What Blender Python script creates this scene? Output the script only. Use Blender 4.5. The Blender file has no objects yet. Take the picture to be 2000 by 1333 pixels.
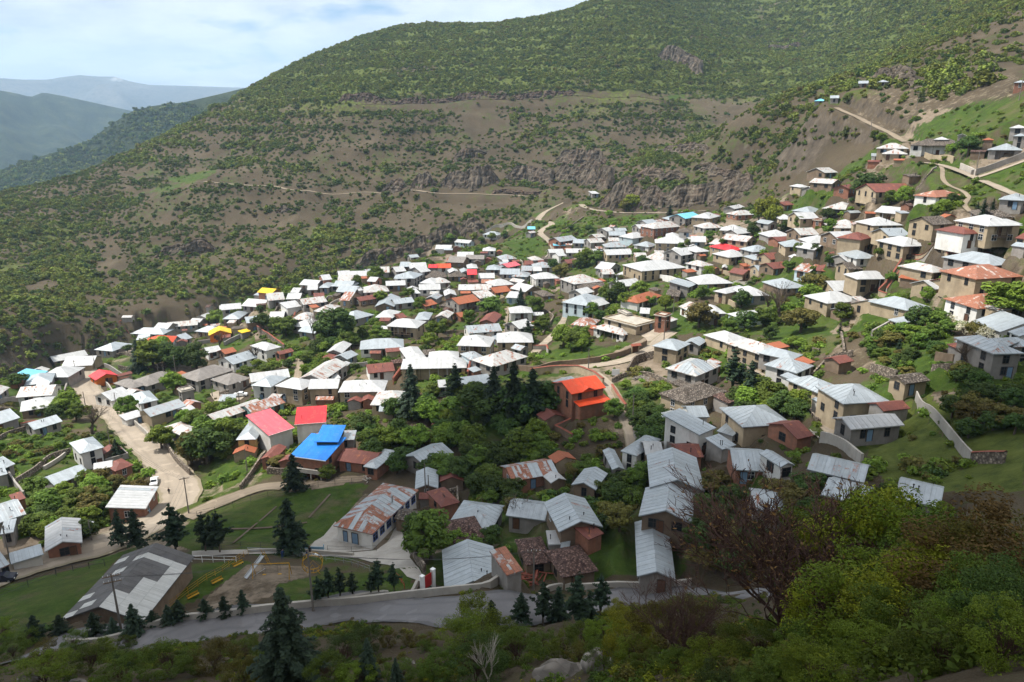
import bpy, bmesh, math, random
import numpy as np
from mathutils import Vector, Matrix

random.seed(7)
RS = np.random.RandomState(11)
scene = bpy.context.scene
COL = scene.collection
R = math.radians

# ------------------------------------------------------------------ camera
F = 1400.0                       # focal length in photograph pixels (2000 wide)
PITCH = R(16.5)
CT, ST = math.cos(PITCH), math.sin(PITCH)
cam = bpy.data.cameras.new('camera')
cam.sensor_width = 36.0
cam.lens = 36.0 * F / 2000.0
cam.clip_start = 0.2
cam.clip_end = 60000.0
cam_ob = bpy.data.objects.new('camera', cam)
cam_ob.location = (0, 0, 0)
cam_ob.rotation_euler = (R(90) - PITCH, 0, 0)
COL.objects.link(cam_ob)
scene.camera = cam_ob

# ------------------------------------------------------------------ sun, sky, exposure
SUN_ELEV = R(58)
SUN_AZ = math.atan2(0.10, -0.97)                 # direction towards the sun in plan (from +x, ccw): from the left
SUN_DIR = Vector((math.cos(SUN_ELEV) * math.cos(SUN_AZ), math.cos(SUN_ELEV) * math.sin(SUN_AZ), math.sin(SUN_ELEV)))
sun = bpy.data.lights.new('sun', 'SUN')
sun.energy = 5.0
sun.angle = R(0.6)
sun.color = (1.0, 0.955, 0.87)
sun_ob = bpy.data.objects.new('sun', sun)
sun_ob.rotation_euler = (-SUN_DIR).to_track_quat('-Z', 'Y').to_euler()
COL.objects.link(sun_ob)

world = bpy.data.worlds.new('World')
scene.world = world
world.use_nodes = True
wn, wl = world.node_tree.nodes, world.node_tree.links
wn.clear()
w_out = wn.new('ShaderNodeOutputWorld')
w_bg = wn.new('ShaderNodeBackground')
w_bg.inputs['Strength'].default_value = 0.08
sky = wn.new('ShaderNodeTexSky')
sky.sky_type = 'NISHITA'
sky.sun_disc = False
sky.sun_elevation = SUN_ELEV
sky.sun_rotation = math.pi / 2 - SUN_AZ
sky.altitude = 1500
tc = wn.new('ShaderNodeTexCoord')
sep = wn.new('ShaderNodeSeparateXYZ')
wl.new(tc.outputs['Generated'], sep.inputs[0])
zadd = wn.new('ShaderNodeMath'); zadd.operation = 'MULTIPLY_ADD'
zadd.inputs[1].default_value = 1.0; zadd.inputs[2].default_value = 0.22
zmax = wn.new('ShaderNodeMath'); zmax.operation = 'MAXIMUM'; zmax.inputs[1].default_value = 0.03
wl.new(sep.outputs['Z'], zadd.inputs[0]); wl.new(zadd.outputs[0], zmax.inputs[0])
dx = wn.new('ShaderNodeMath'); dx.operation = 'DIVIDE'
dy = wn.new('ShaderNodeMath'); dy.operation = 'DIVIDE'
wl.new(sep.outputs['X'], dx.inputs[0]); wl.new(zmax.outputs[0], dx.inputs[1])
wl.new(sep.outputs['Y'], dy.inputs[0]); wl.new(zmax.outputs[0], dy.inputs[1])
comb = wn.new('ShaderNodeCombineXYZ')
wl.new(dx.outputs[0], comb.inputs['X']); wl.new(dy.outputs[0], comb.inputs['Y'])
cn = wn.new('ShaderNodeTexNoise')
cn.inputs['Scale'].default_value = 1.7; cn.inputs['Detail'].default_value = 9; cn.inputs['Roughness'].default_value = 0.52
wl.new(comb.outputs[0], cn.inputs['Vector'])
cr = wn.new('ShaderNodeValToRGB')
cr.color_ramp.elements[0].position = 0.34; cr.color_ramp.elements[1].position = 0.43
wl.new(cn.outputs['Fac'], cr.inputs['Fac'])
cn2 = wn.new('ShaderNodeTexNoise')
cn2.inputs['Scale'].default_value = 2.3; cn2.inputs['Detail'].default_value = 7; cn2.inputs['Roughness'].default_value = 0.6
wl.new(comb.outputs[0], cn2.inputs['Vector'])
cr2 = wn.new('ShaderNodeValToRGB')
cr2.color_ramp.elements[0].position = 0.34; cr2.color_ramp.elements[0].color = (6.7, 6.9, 7.4, 1)
cr2.color_ramp.elements[1].position = 0.60; cr2.color_ramp.elements[1].color = (9.9, 9.85, 9.7, 1)
wl.new(cn2.outputs['Fac'], cr2.inputs['Fac'])
wm = wn.new('ShaderNodeMixRGB')
wl.new(cr.outputs['Color'], wm.inputs['Fac'])
wl.new(sky.outputs['Color'], wm.inputs['Color1'])
wl.new(cr2.outputs['Color'], wm.inputs['Color2'])
wl.new(wm.outputs['Color'], w_bg.inputs['Color'])
wl.new(w_bg.outputs['Background'], w_out.inputs['Surface'])

scene.view_settings.view_transform = 'Standard'
scene.view_settings.look = 'None'
scene.view_settings.exposure = 0.6
scene.view_settings.gamma = 1.0
scene.view_settings.use_curve_mapping = False
scene.render.engine = 'CYCLES'
scene.cycles.max_bounces = 4
scene.cycles.diffuse_bounces = 1
scene.cycles.glossy_bounces = 1
scene.cycles.transmission_bounces = 1
scene.cycles.volume_bounces = 1
scene.cycles.transparent_max_bounces = 6
scene.cycles.use_light_tree = False
scene.cycles.use_adaptive_sampling = True
scene.cycles.adaptive_threshold = 0.02
scene.cycles.use_denoising = True
try:
    scene.cycles.denoiser = 'OPENIMAGEDENOISE'
    scene.cycles.denoising_input_passes = 'RGB_ALBEDO_NORMAL'
except Exception:
    pass

# ------------------------------------------------------------------ helpers
def ray(px, py):
    """direction of a line of sight of the photograph (2000 x 1333)"""
    x = (px - 1000.0) / F
    y = -(py - 666.5) / F
    return np.array([x, CT + y * ST, -ST + y * CT])

def project(P):
    """world points (n,3) -> photograph pixels (n,2), depth"""
    P = np.atleast_2d(P)
    dep = P[:, 1] * CT - P[:, 2] * ST
    up = P[:, 1] * ST + P[:, 2] * CT
    d = np.where(np.abs(dep) < 1e-3, 1e-3, dep)
    return 1000 + F * P[:, 0] / d, 666.5 - F * up / d, dep

def hash2(i, j, s):
    n = (i.astype(np.int64) * 374761393 + j.astype(np.int64) * 668265263 + s * 1442695041) & 0x7fffffff
    n = ((n ^ (n >> 13)) * 1274126177) & 0x7fffffff
    return ((n ^ (n >> 16)) & 0xffff) / 65535.0

def vnoise(x, y, s=0):
    xi, yi = np.floor(x), np.floor(y)
    fx, fy = x - xi, y - yi
    fx = fx * fx * fx * (fx * (fx * 6 - 15) + 10); fy = fy * fy * fy * (fy * (fy * 6 - 15) + 10)
    a = hash2(xi, yi, s); b = hash2(xi + 1, yi, s); c = hash2(xi, yi + 1, s); d = hash2(xi + 1, yi + 1, s)
    return (a * (1 - fx) + b * fx) * (1 - fy) + (c * (1 - fx) + d * fx) * fy - 0.5

def fbm(x, y, s=0, octv=4, rough=0.5):
    t = 0; amp = 1.0; fr = 1.0
    for o in range(octv):
        t = t + amp * vnoise(x * fr + 17.3 * o, y * fr - 9.1 * o, s + o)
        amp *= rough; fr *= 2.03
    return t

def smooth(a, b, x):
    t = np.clip((x - a) / (b - a), 0, 1)
    return t * t * (3 - 2 * t)

def in_poly(px, py, poly):
    inside = np.zeros(np.shape(px), bool)
    n = len(poly)
    for i in range(n):
        x1, y1 = poly[i]; x2, y2 = poly[(i + 1) % n]
        if y1 == y2:
            continue
        c = ((y1 > py) != (y2 > py)) & (px < (x2 - x1) * (py - y1) / (y2 - y1) + x1)
        inside ^= c
    return inside

def mesh_obj(name, verts, faces, mats, parent=None, fmat=None, smooth_sh=False, uvs=None):
    me = bpy.data.meshes.new(name)
    me.from_pydata([tuple(v) for v in verts], [], faces)
    if not isinstance(mats, (list, tuple)):
        mats = [mats]
    for m in mats:
        me.materials.append(m)
    if fmat is not None:
        me.polygons.foreach_set('material_index', fmat)
    if smooth_sh:
        me.polygons.foreach_set('use_smooth', [True] * len(me.polygons))
    if uvs is not None:
        ul = me.uv_layers.new(name='UVMap')
        flat = [c for uv in uvs for c in uv]
        ul.data.foreach_set('uv', flat)
    me.update()
    o = bpy.data.objects.new(name, me)
    COL.objects.link(o)
    if parent is not None:
        o.parent = parent
    return o

def link_obj(name, me, parent=None, loc=None, rot=None, scale=None):
    o = bpy.data.objects.new(name, me)
    COL.objects.link(o)
    if parent is not None:
        o.parent = parent
    if loc is not None:
        o.location = loc
    if rot is not None:
        o.rotation_euler = rot
    if scale is not None:
        o.scale = scale
    return o

def tag(o, label=None, cat=None, group=None, kind=None):
    if label: o['label'] = label
    if cat: o['category'] = cat
    if group: o['group'] = group
    if kind: o['kind'] = kind
    return o

def empty(name, loc, rz=0.0):
    o = bpy.data.objects.new(name, None)
    o.empty_display_size = 0.5
    o.location = loc; o.rotation_euler = (0, 0, rz)
    COL.objects.link(o)
    return o

class MB:
    """collects boxes, tubes and polygons into one mesh"""
    def __init__(s):
        s.v = []; s.f = []; s.m = []
    def poly(s, pts, mi=0):
        k = len(s.v); s.v += [tuple(p) for p in pts]; s.f.append(tuple(range(k, k + len(pts)))); s.m.append(mi)
    def box(s, x0, x1, y0, y1, z0, z1, mi=0):
        k = len(s.v)
        s.v += [(x0, y0, z0), (x1, y0, z0), (x1, y1, z0), (x0, y1, z0), (x0, y0, z1), (x1, y0, z1), (x1, y1, z1), (x0, y1, z1)]
        for q in ((0, 3, 2, 1), (4, 5, 6, 7), (0, 1, 5, 4), (1, 2, 6, 5), (2, 3, 7, 6), (3, 0, 4, 7)):
            s.f.append(tuple(k + i for i in q)); s.m.append(mi)
    def prism(s, poly, z0, z1, mi=0):
        n = len(poly); k = len(s.v)
        s.v += [(p[0], p[1], z0) for p in poly] + [(p[0], p[1], z1) for p in poly]
        s.f.append(tuple(k + i for i in reversed(range(n)))); s.m.append(mi)
        s.f.append(tuple(k + n + i for i in range(n))); s.m.append(mi)
        for i in range(n):
            j = (i + 1) % n
            s.f.append((k + i, k + j, k + n + j, k + n + i)); s.m.append(mi)
    def tube(s, pts, rad, n=5, mi=0, cap=True):
        pts = [Vector(p) for p in pts]
        if not isinstance(rad, (list, tuple)):
            rad = [rad] * len(pts)
        k = len(s.v)
        for i, p in enumerate(pts):
            d = (pts[min(i + 1, len(pts) - 1)] - pts[max(i - 1, 0)])
            if d.length < 1e-6: d = Vector((0, 0, 1))
            d.normalize()
            a = d.orthogonal().normalized() if abs(d.z) < 0.95 else Vector((1, 0, 0)).cross(d).normalized()
            b = d.cross(a)
            for q in range(n):
                t = 2 * math.pi * q / n
                s.v.append(tuple(p + (a * math.cos(t) + b * math.sin(t)) * rad[i]))
        for i in range(len(pts) - 1):
            for q in range(n):
                r = (q + 1) % n
                s.f.append((k + i * n + q, k + i * n + r, k + (i + 1) * n + r, k + (i + 1) * n + q)); s.m.append(mi)
        if cap:
            s.f.append(tuple(k + q for q in reversed(range(n)))); s.m.append(mi)
            e = k + (len(pts) - 1) * n
            s.f.append(tuple(e + q for q in range(n))); s.m.append(mi)
    def build(s, name, mats, parent=None, smooth_sh=False):
        return mesh_obj(name, s.v, s.f, mats, parent, s.m, smooth_sh)
    def data(s, name, mats, smooth_sh=False):
        o = s.build(name, mats, None, smooth_sh)
        me = o.data
        bpy.data.objects.remove(o)
        return me

# ------------------------------------------------------------------ materials
def mat_base(name):
    m = bpy.data.materials.new(name)
    m.use_nodes = True
    nt = m.node_tree
    b = nt.nodes['Principled BSDF']
    b.inputs['Specular IOR Level'].default_value = 0.2
    return m, nt, b

def nd(nt, t, **kw):
    n = nt.nodes.new(t)
    for k, v in kw.items():
        if hasattr(n, k):
            setattr(n, k, v)
        else:
            n.inputs[k].default_value = v
    return n

def ramp(nt, src, stops):
    r = nt.nodes.new('ShaderNodeValToRGB')
    e = r.color_ramp.elements
    while len(e) < len(stops):
        e.new(0.5)
    for i, (p, c) in enumerate(stops):
        e[i].position = p
        e[i].color = c if len(c) == 4 else (*c, 1)
    nt.links.new(src, r.inputs['Fac'])
    return r.outputs['Color']

def mix(nt, fac, a, b, mode='MIX'):
    n = nt.nodes.new('ShaderNodeMixRGB'); n.blend_type = mode
    for s, v in (('Fac', fac), ('Color1', a), ('Color2', b)):
        if hasattr(v, 'node'):
            nt.links.new(v, n.inputs[s])
        elif s == 'Fac':
            n.inputs[s].default_value = v
        else:
            n.inputs[s].default_value = (*v, 1) if len(v) == 3 else v
    return n.outputs['Color']

def noise(nt, scale, detail=4, rough=0.55, vec=None, scl=None):
    n = nd(nt, 'ShaderNodeTexNoise', Scale=scale, Detail=detail, Roughness=rough)
    if vec is None:
        vec = nt.nodes.new('ShaderNodeTexCoord').outputs['Object']
    if scl:
        mp = nd(nt, 'ShaderNodeMapping', Scale=scl)
        nt.links.new(vec, mp.inputs['Vector']); vec = mp.outputs[0]
    nt.links.new(vec, n.inputs['Vector'])
    return n.outputs['Fac']

def mmath(nt, op, a, b=None, c=None):
    n = nt.nodes.new('ShaderNodeMath'); n.operation = op
    for i, v in enumerate((a, b, c)):
        if v is None: continue
        if hasattr(v, 'node'): nt.links.new(v, n.inputs[i])
        else: n.inputs[i].default_value = v
    return n.outputs[0]

def bump(nt, b, h, strength=0.4, dist=0.1):
    n = nd(nt, 'ShaderNodeBump', Strength=strength, Distance=dist)
    nt.links.new(h, n.inputs['Height']); nt.links.new(n.outputs[0], b.inputs['Normal'])

def objrand(nt):
    return nt.nodes.new('ShaderNodeObjectInfo').outputs['Random']

def simple(name, col, rough=0.8, var=0.12, scale=1.5, metal=0.0, stain=None, bmp=0.0, bscale=8):
    """plain surface with tone variation, stains and a little relief"""
    m, nt, b = mat_base(name)
    n1 = noise(nt, scale, 5, 0.6)
    lo = tuple(c * (1 - var * 1.6) for c in col); hi = tuple(min(1, c * (1 + var)) for c in col)
    c = ramp(nt, n1, [(0.25, lo), (0.75, hi)])
    hsv = nd(nt, 'ShaderNodeHueSaturation')
    nt.links.new(mmath(nt, 'MULTIPLY_ADD', objrand(nt), 0.3, 0.85), hsv.inputs['Value'])
    nt.links.new(c, hsv.inputs['Color']); c = hsv.outputs[0]
    if stain:
        n2 = noise(nt, scale * 0.6, 6, 0.7, scl=(1, 1, 0.4))
        f = ramp(nt, n2, [(0.46, (0, 0, 0)), (0.7, (0.85, 0.85, 0.85))])
        c = mix(nt, f, c, stain)
    nt.links.new(c, b.inputs['Base Color'])
    b.inputs['Roughness'].default_value = rough
    b.inputs['Metallic'].default_value = metal
    if bmp:
        bump(nt, b, noise(nt, bscale, 4), bmp, 0.05)
    return m

def roof_metal(name, col, rust=0.0, rough=0.5, metal=0.25, seam=0.62, rustcol=(0.25, 0.085, 0.04), dirt=0.42):
    """standing-seam sheet: tone steps from sheet to sheet along UV x, seams and rust run down UV y"""
    m, nt, b = mat_base(name)
    uv = nt.nodes.new('ShaderNodeUVMap').outputs['UV']
    s = nt.nodes.new('ShaderNodeSeparateXYZ'); nt.links.new(uv, s.inputs[0])
    u = mmath(nt, 'DIVIDE', s.outputs['X'], seam)
    fl = mmath(nt, 'FLOOR', u)
    fr = mmath(nt, 'FRACT', u)
    cmb = nt.nodes.new('ShaderNodeCombineXYZ')
    nt.links.new(fl, cmb.inputs['X']); nt.links.new(mmath(nt, 'MULTIPLY', objrand(nt), 91.0), cmb.inputs['Y'])
    wn_ = nt.nodes.new('ShaderNodeTexWhiteNoise'); wn_.noise_dimensions = '2D'
    nt.links.new(cmb.outputs[0], wn_.inputs['Vector'])
    tone = mmath(nt, 'MULTIPLY_ADD', wn_.outputs['Value'], 0.16, 0.88)
    hsv = nd(nt, 'ShaderNodeHueSaturation', Color=(*col, 1)); nt.links.new(tone, hsv.inputs['Value'])
    c = hsv.outputs[0]
    nz = noise(nt, 0.9, 5, 0.65, scl=(1, 1, 0.6))
    c = mix(nt, ramp(nt, nz, [(0.42, (0, 0, 0)), (0.75, (dirt, dirt, dirt))]), c, tuple(x * 0.45 for x in col))
    seam_m = ramp(nt, mmath(nt, 'ABSOLUTE', mmath(nt, 'SUBTRACT', fr, 0.5)), [(0.42, (0, 0, 0)), (0.47, (1, 1, 1))])
    c = mix(nt, mix(nt, 0.22, (0, 0, 0), seam_m), c, tuple(x * 0.5 for x in col))
    if rust > 0:
        cmb2 = nt.nodes.new('ShaderNodeCombineXYZ')
        nt.links.new(mmath(nt, 'MULTIPLY', fl, 3.7), cmb2.inputs['X'])
        nt.links.new(mmath(nt, 'MULTIPLY', s.outputs['Y'], 0.35), cmb2.inputs['Y'])
        nt.links.new(mmath(nt, 'MULTIPLY', objrand(nt), 50.0), cmb2.inputs['Z'])
        rn = nd(nt, 'ShaderNodeTexNoise', Scale=1.0, Detail=5, Roughness=0.6)
        nt.links.new(cmb2.outputs[0], rn.inputs['Vector'])
        fine = noise(nt, 2.6, 5, 0.7)
        rf = mmath(nt, 'MULTIPLY_ADD', fine, 0.35, mmath(nt, 'MULTIPLY', rn.outputs['Fac'], 0.75))
        f = ramp(nt, rf, [(0.66 - rust * 0.28, (0, 0, 0)), (0.74 - rust * 0.28, (0.95, 0.95, 0.95))])
        rc = ramp(nt, fine, [(0.3, tuple(x * 0.6 for x in rustcol)), (0.7, tuple(min(1, x * 1.45) for x in rustcol))])
        c = mix(nt, f, c, rc)
    nt.links.new(c, b.inputs['Base Color'])
    b.inputs['Roughness'].default_value = rough
    b.inputs['Metallic'].default_value = metal
    b.inputs['Specular IOR Level'].default_value = 0.35
    bump(nt, b, seam_m, 0.5, 0.04)
    return m

def rubble(name, col, dark, scale=2.2, rough=0.9):
    m, nt, b = mat_base(name)
    vo = nd(nt, 'ShaderNodeTexVoronoi', Scale=scale, Randomness=1.0)
    nt.links.new(nt.nodes.new('ShaderNodeTexCoord').outputs['Object'], vo.inputs['Vector'])
    w = nt.nodes.new('ShaderNodeTexWhiteNoise'); w.noise_dimensions = '3D'
    nt.links.new(vo.outputs['Position'], w.inputs['Vector'])
    c = ramp(nt, w.outputs['Value'], [(0.0, dark), (0.6, col), (1.0, tuple(min(1, x * 1.5) for x in col))])
    c = mix(nt, ramp(nt, vo.outputs['Distance'], [(0.25, (0, 0, 0)), (0.55, (0.7, 0.7, 0.7))]), c, tuple(x * 0.35 for x in dark))
    nt.links.new(c, b.inputs['Base Color']); b.inputs['Roughness'].default_value = rough
    bump(nt, b, vo.outputs['Distance'], 0.8, 0.15)
    return m

def leaf_mat(name, col, trans=0.25, var=0.35, rough=0.7):
    m, nt, b = mat_base(name)
    g = nt.nodes.new('ShaderNodeNewGeometry')
    wv = nt.nodes.new('ShaderNodeTexWhiteNoise'); wv.noise_dimensions = '1D'
    rp = g.outputs['Random Per Island']
    c = ramp(nt, rp, [(0.0, tuple(x * (1 - var) for x in col)), (0.6, col), (1.0, (min(1, col[0] * 1.3), col[1] * 1.25, col[2] * 1.0))])
    hsv = nd(nt, 'ShaderNodeHueSaturation')
    nt.links.new(mmath(nt, 'MULTIPLY_ADD', objrand(nt), 0.5, 0.72), hsv.inputs['Value'])
    nt.links.new(mmath(nt, 'MULTIPLY_ADD', objrand(nt), 0.035, 0.4825), hsv.inputs['Hue'])
    nt.links.new(c, hsv.inputs['Color']); c = hsv.outputs[0]
    nt.links.new(c, b.inputs['Base Color'])
    b.inputs['Roughness'].default_value = rough
    b.inputs['Specular IOR Level'].default_value = 0.15
    if trans:
        t = nt.nodes.new('ShaderNodeBsdfTranslucent'); nt.links.new(c, t.inputs['Color'])
        mx = nt.nodes.new('ShaderNodeMixShader'); mx.inputs['Fac'].default_value = trans
        nt.links.new(b.outputs[0], mx.inputs[1]); nt.links.new(t.outputs[0], mx.inputs[2])
        nt.links.new(mx.outputs[0], nt.nodes['Material Output'].inputs['Surface'])
    return m

M = {}
M['roof_w'] = roof_metal('white_tin_roof', (0.48, 0.485, 0.49), 0.0, 0.5, 0.1)
M['roof_v'] = roof_metal('white_tin_roof_streaked', (0.46, 0.46, 0.45), 0.28, 0.5, 0.1)
M['roof_l'] = roof_metal('galvanised_roof', (0.40, 0.44, 0.47), 0.0, 0.42, 0.35)
M['roof_k'] = roof_metal('galvanised_roof_spotted', (0.38, 0.415, 0.44), 0.2, 0.45, 0.35)
M['roof_u'] = roof_metal('rusting_roof', (0.43, 0.45, 0.46), 0.62, 0.6, 0.2)
M['roof_U'] = roof_metal('rust_red_streaked_roof', (0.60, 0.58, 0.54), 0.9, 0.6, 0.1, rustcol=(0.27, 0.095, 0.05))
M['roof_m'] = roof_metal('oxide_red_roof', (0.17, 0.055, 0.042), 0.2, 0.65, 0.0, dirt=0.5)
M['roof_q'] = roof_metal('rust_orange_roof', (0.33, 0.10, 0.045), 0.2, 0.65, 0.0, dirt=0.5)
M['roof_r'] = roof_metal('red_painted_roof', (0.66, 0.028, 0.038), 0.22, 0.45, 0.0, dirt=0.35, rustcol=(0.42, 0.06, 0.05))
M['roof_p'] = roof_metal('faded_pink_red_roof', (0.68, 0.11, 0.14), 0.25, 0.45, 0.0, dirt=0.35, rustcol=(0.55, 0.14, 0.14))
M['roof_o'] = roof_metal('orange_painted_roof', (0.74, 0.075, 0.02), 0.2, 0.5, 0.0, dirt=0.35, rustcol=(0.5, 0.09, 0.04))
M['roof_y'] = roof_metal('yellow_painted_roof', (0.80, 0.50, 0.01), 0.0, 0.45, 0.0, dirt=0.32)
M['roof_b'] = roof_metal('blue_painted_roof', (0.015, 0.20, 0.68), 0.2, 0.45, 0.0, dirt=0.35, rustcol=(0.05, 0.2, 0.48))
M['roof_c'] = roof_metal('pale_cyan_roof', (0.16, 0.50, 0.66), 0.0, 0.4, 0.0, dirt=0.15)
M['roof_g'] = roof_metal('asbestos_cement_roof', (0.23, 0.21, 0.195), 0.0, 0.9, 0.0, seam=1.1, dirt=0.6)
M['roof_G'] = roof_metal('dark_asbestos_roof', (0.125, 0.12, 0.12), 0.0, 0.9, 0.0, seam=1.1, dirt=0.6)
M['roof_s'] = rubble('slate_and_timber_roof', (0.20, 0.17, 0.145), (0.075, 0.06, 0.05), 3.2)
M['roof_S'] = rubble('red_brown_shingle_roof', (0.19, 0.12, 0.10), (0.07, 0.04, 0.035), 3.2)
M['roof_t'] = simple('flat_roof_screed', (0.46, 0.42, 0.36), 0.9, 0.2, 0.8, stain=(0.3, 0.27, 0.22))
M['wall_t'] = simple('tan_mud_plaster', (0.38, 0.305, 0.21), 0.9, 0.15, 0.7, stain=(0.24, 0.19, 0.13), bmp=0.3)
M['wall_y'] = simple('ochre_plaster', (0.50, 0.34, 0.13), 0.9, 0.12, 0.7, stain=(0.36, 0.25, 0.12))
M['wall_w'] = simple('white_plaster', (0.66, 0.65, 0.62), 0.85, 0.08, 0.7, stain=(0.48, 0.45, 0.4))
M['wall_n'] = simple('pale_blue_plaster', (0.45, 0.54, 0.58), 0.85, 0.1, 0.7, stain=(0.4, 0.42, 0.42))
M['wall_c'] = simple('grey_cement_wall', (0.29, 0.27, 0.25), 0.9, 0.15, 0.7, stain=(0.18, 0.16, 0.14), bmp=0.3)
M['wall_d'] = simple('brown_mud_wall', (0.21, 0.155, 0.11), 0.95, 0.2, 0.8, stain=(0.12, 0.085, 0.06), bmp=0.5)
M['wall_b'] = simple('brick_wall', (0.28, 0.13, 0.085), 0.9, 0.2, 1.2, stain=(0.2, 0.12, 0.09), bmp=0.4)
M['wall_o'] = simple('orange_painted_wall', (0.62, 0.16, 0.03), 0.7, 0.08, 0.7)
M['wall_k'] = simple('dark_green_render', (0.085, 0.10, 0.08), 0.85, 0.2, 0.6)
M['wall_e'] = simple('teal_panel_wall', (0.20, 0.33, 0.32), 0.7, 0.2, 0.8)
M['stone_wall'] = rubble('rubble_stone_wall', (0.30, 0.25, 0.20), (0.13, 0.105, 0.085), 2.4)
M['coping'] = simple('red_tin_coping', (0.24, 0.075, 0.05), 0.7, 0.2, 1.0)
M['glass'] = simple('window_glass', (0.02, 0.025, 0.03), 0.15, 0.2, 2.0)
M['frame_d'] = simple('dark_window_frame', (0.06, 0.05, 0.045), 0.6, 0.1)
M['frame_w'] = simple('white_window_frame', (0.6, 0.6, 0.6), 0.6, 0.1)
M['frame_n'] = simple('blue_window_frame', (0.10, 0.16, 0.42), 0.6, 0.1)
M['door'] = simple('wood_door', (0.12, 0.06, 0.035), 0.7, 0.2)
M['door_n'] = simple('blue_door', (0.16, 0.25, 0.36), 0.6, 0.15)
M['wood'] = simple('weathered_wood', (0.16, 0.115, 0.08), 0.85, 0.25, 3.0)
M['pole'] = simple('weathered_pole', (0.19, 0.17, 0.15), 0.85, 0.2, 2.0)
M['concrete'] = simple('concrete', (0.40, 0.37, 0.33), 0.9, 0.14, 0.35, stain=(0.26, 0.24, 0.21), bmp=0.2)
M['dark_metal'] = simple('dark_metal', (0.05, 0.05, 0.05), 0.6, 0.2)
M['grey_metal'] = simple('grey_metal', (0.38, 0.40, 0.42), 0.45, 0.1, metal=0.5)
M['yellow_paint'] = simple('yellow_paint', (0.45, 0.25, 0.02), 0.6, 0.2)
M['red_paint'] = simple('red_paint', (0.4, 0.03, 0.03), 0.5, 0.15)
M['blue_paint'] = simple('pale_blue_paint', (0.28, 0.47, 0.62), 0.5, 0.1)
M['white_paint'] = simple('white_paint', (0.75, 0.75, 0.74), 0.5, 0.06)
M['car_white'] = simple('white_car_paint', (0.75, 0.75, 0.75), 0.25, 0.02)
M['car_dark'] = simple('dark_car_paint', (0.02, 0.022, 0.035), 0.25, 0.02)
M['tyre'] = simple('tyre_rubber', (0.02, 0.02, 0.02), 0.9, 0.1)
M['skin'] = simple('skin', (0.45, 0.27, 0.19), 0.6, 0.05)
M['cloth_dark'] = simple('dark_cloth', (0.02, 0.02, 0.024), 0.9, 0.1)
M['cloth_blue'] = simple('blue_cloth', (0.03, 0.06, 0.17), 0.9, 0.1)
M['bark'] = simple('grey_brown_bark', (0.11, 0.085, 0.065), 0.95, 0.25, 4.0, bmp=0.4)
M['bark_red'] = simple('red_brown_twigs', (0.095, 0.055, 0.046), 0.95, 0.2, 4.0)
M['bark_pale'] = simple('pale_dead_wood', (0.42, 0.38, 0.33), 0.9, 0.15, 4.0)
M['leaf_a'] = leaf_mat('mid_green_leaves', (0.115, 0.175, 0.032))
M['leaf_b'] = leaf_mat('fresh_green_leaves', (0.165, 0.245, 0.036))
M['leaf_d'] = leaf_mat('deep_green_leaves', (0.066, 0.110, 0.028))
M['leaf_o'] = leaf_mat('olive_brown_spring_leaves', (0.15, 0.135, 0.04))
M['leaf_r'] = leaf_mat('reddish_spring_leaves', (0.16, 0.085, 0.035))
M['leaf_g'] = leaf_mat('yellow_green_leaves', (0.19, 0.21, 0.025))
M['leaf_s'] = leaf_mat('scrub_leaves', (0.105, 0.142, 0.034), 0.15)
M['leaf_t'] = leaf_mat('bright_scrub_leaves', (0.175, 0.21, 0.04), 0.15)
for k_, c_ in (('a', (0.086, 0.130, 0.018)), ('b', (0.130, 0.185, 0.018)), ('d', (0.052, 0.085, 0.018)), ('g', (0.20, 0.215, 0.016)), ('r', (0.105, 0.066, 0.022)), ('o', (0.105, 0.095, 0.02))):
    M['near_' + k_] = leaf_mat('shaded_bush_leaves_' + k_, c_, 0.3, 0.45)  # cloud shade is painted into these darker foreground leaf colours
M['needle'] = leaf_mat('dark_conifer_needles', (0.026, 0.046, 0.026), 0.08, 0.4)
M['needle_b'] = leaf_mat('blue_green_conifer_needles', (0.040, 0.065, 0.042), 0.08, 0.4)
M['blossom'] = leaf_mat('white_blossom', (0.62, 0.58, 0.45), 0.2, 0.2)

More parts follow.
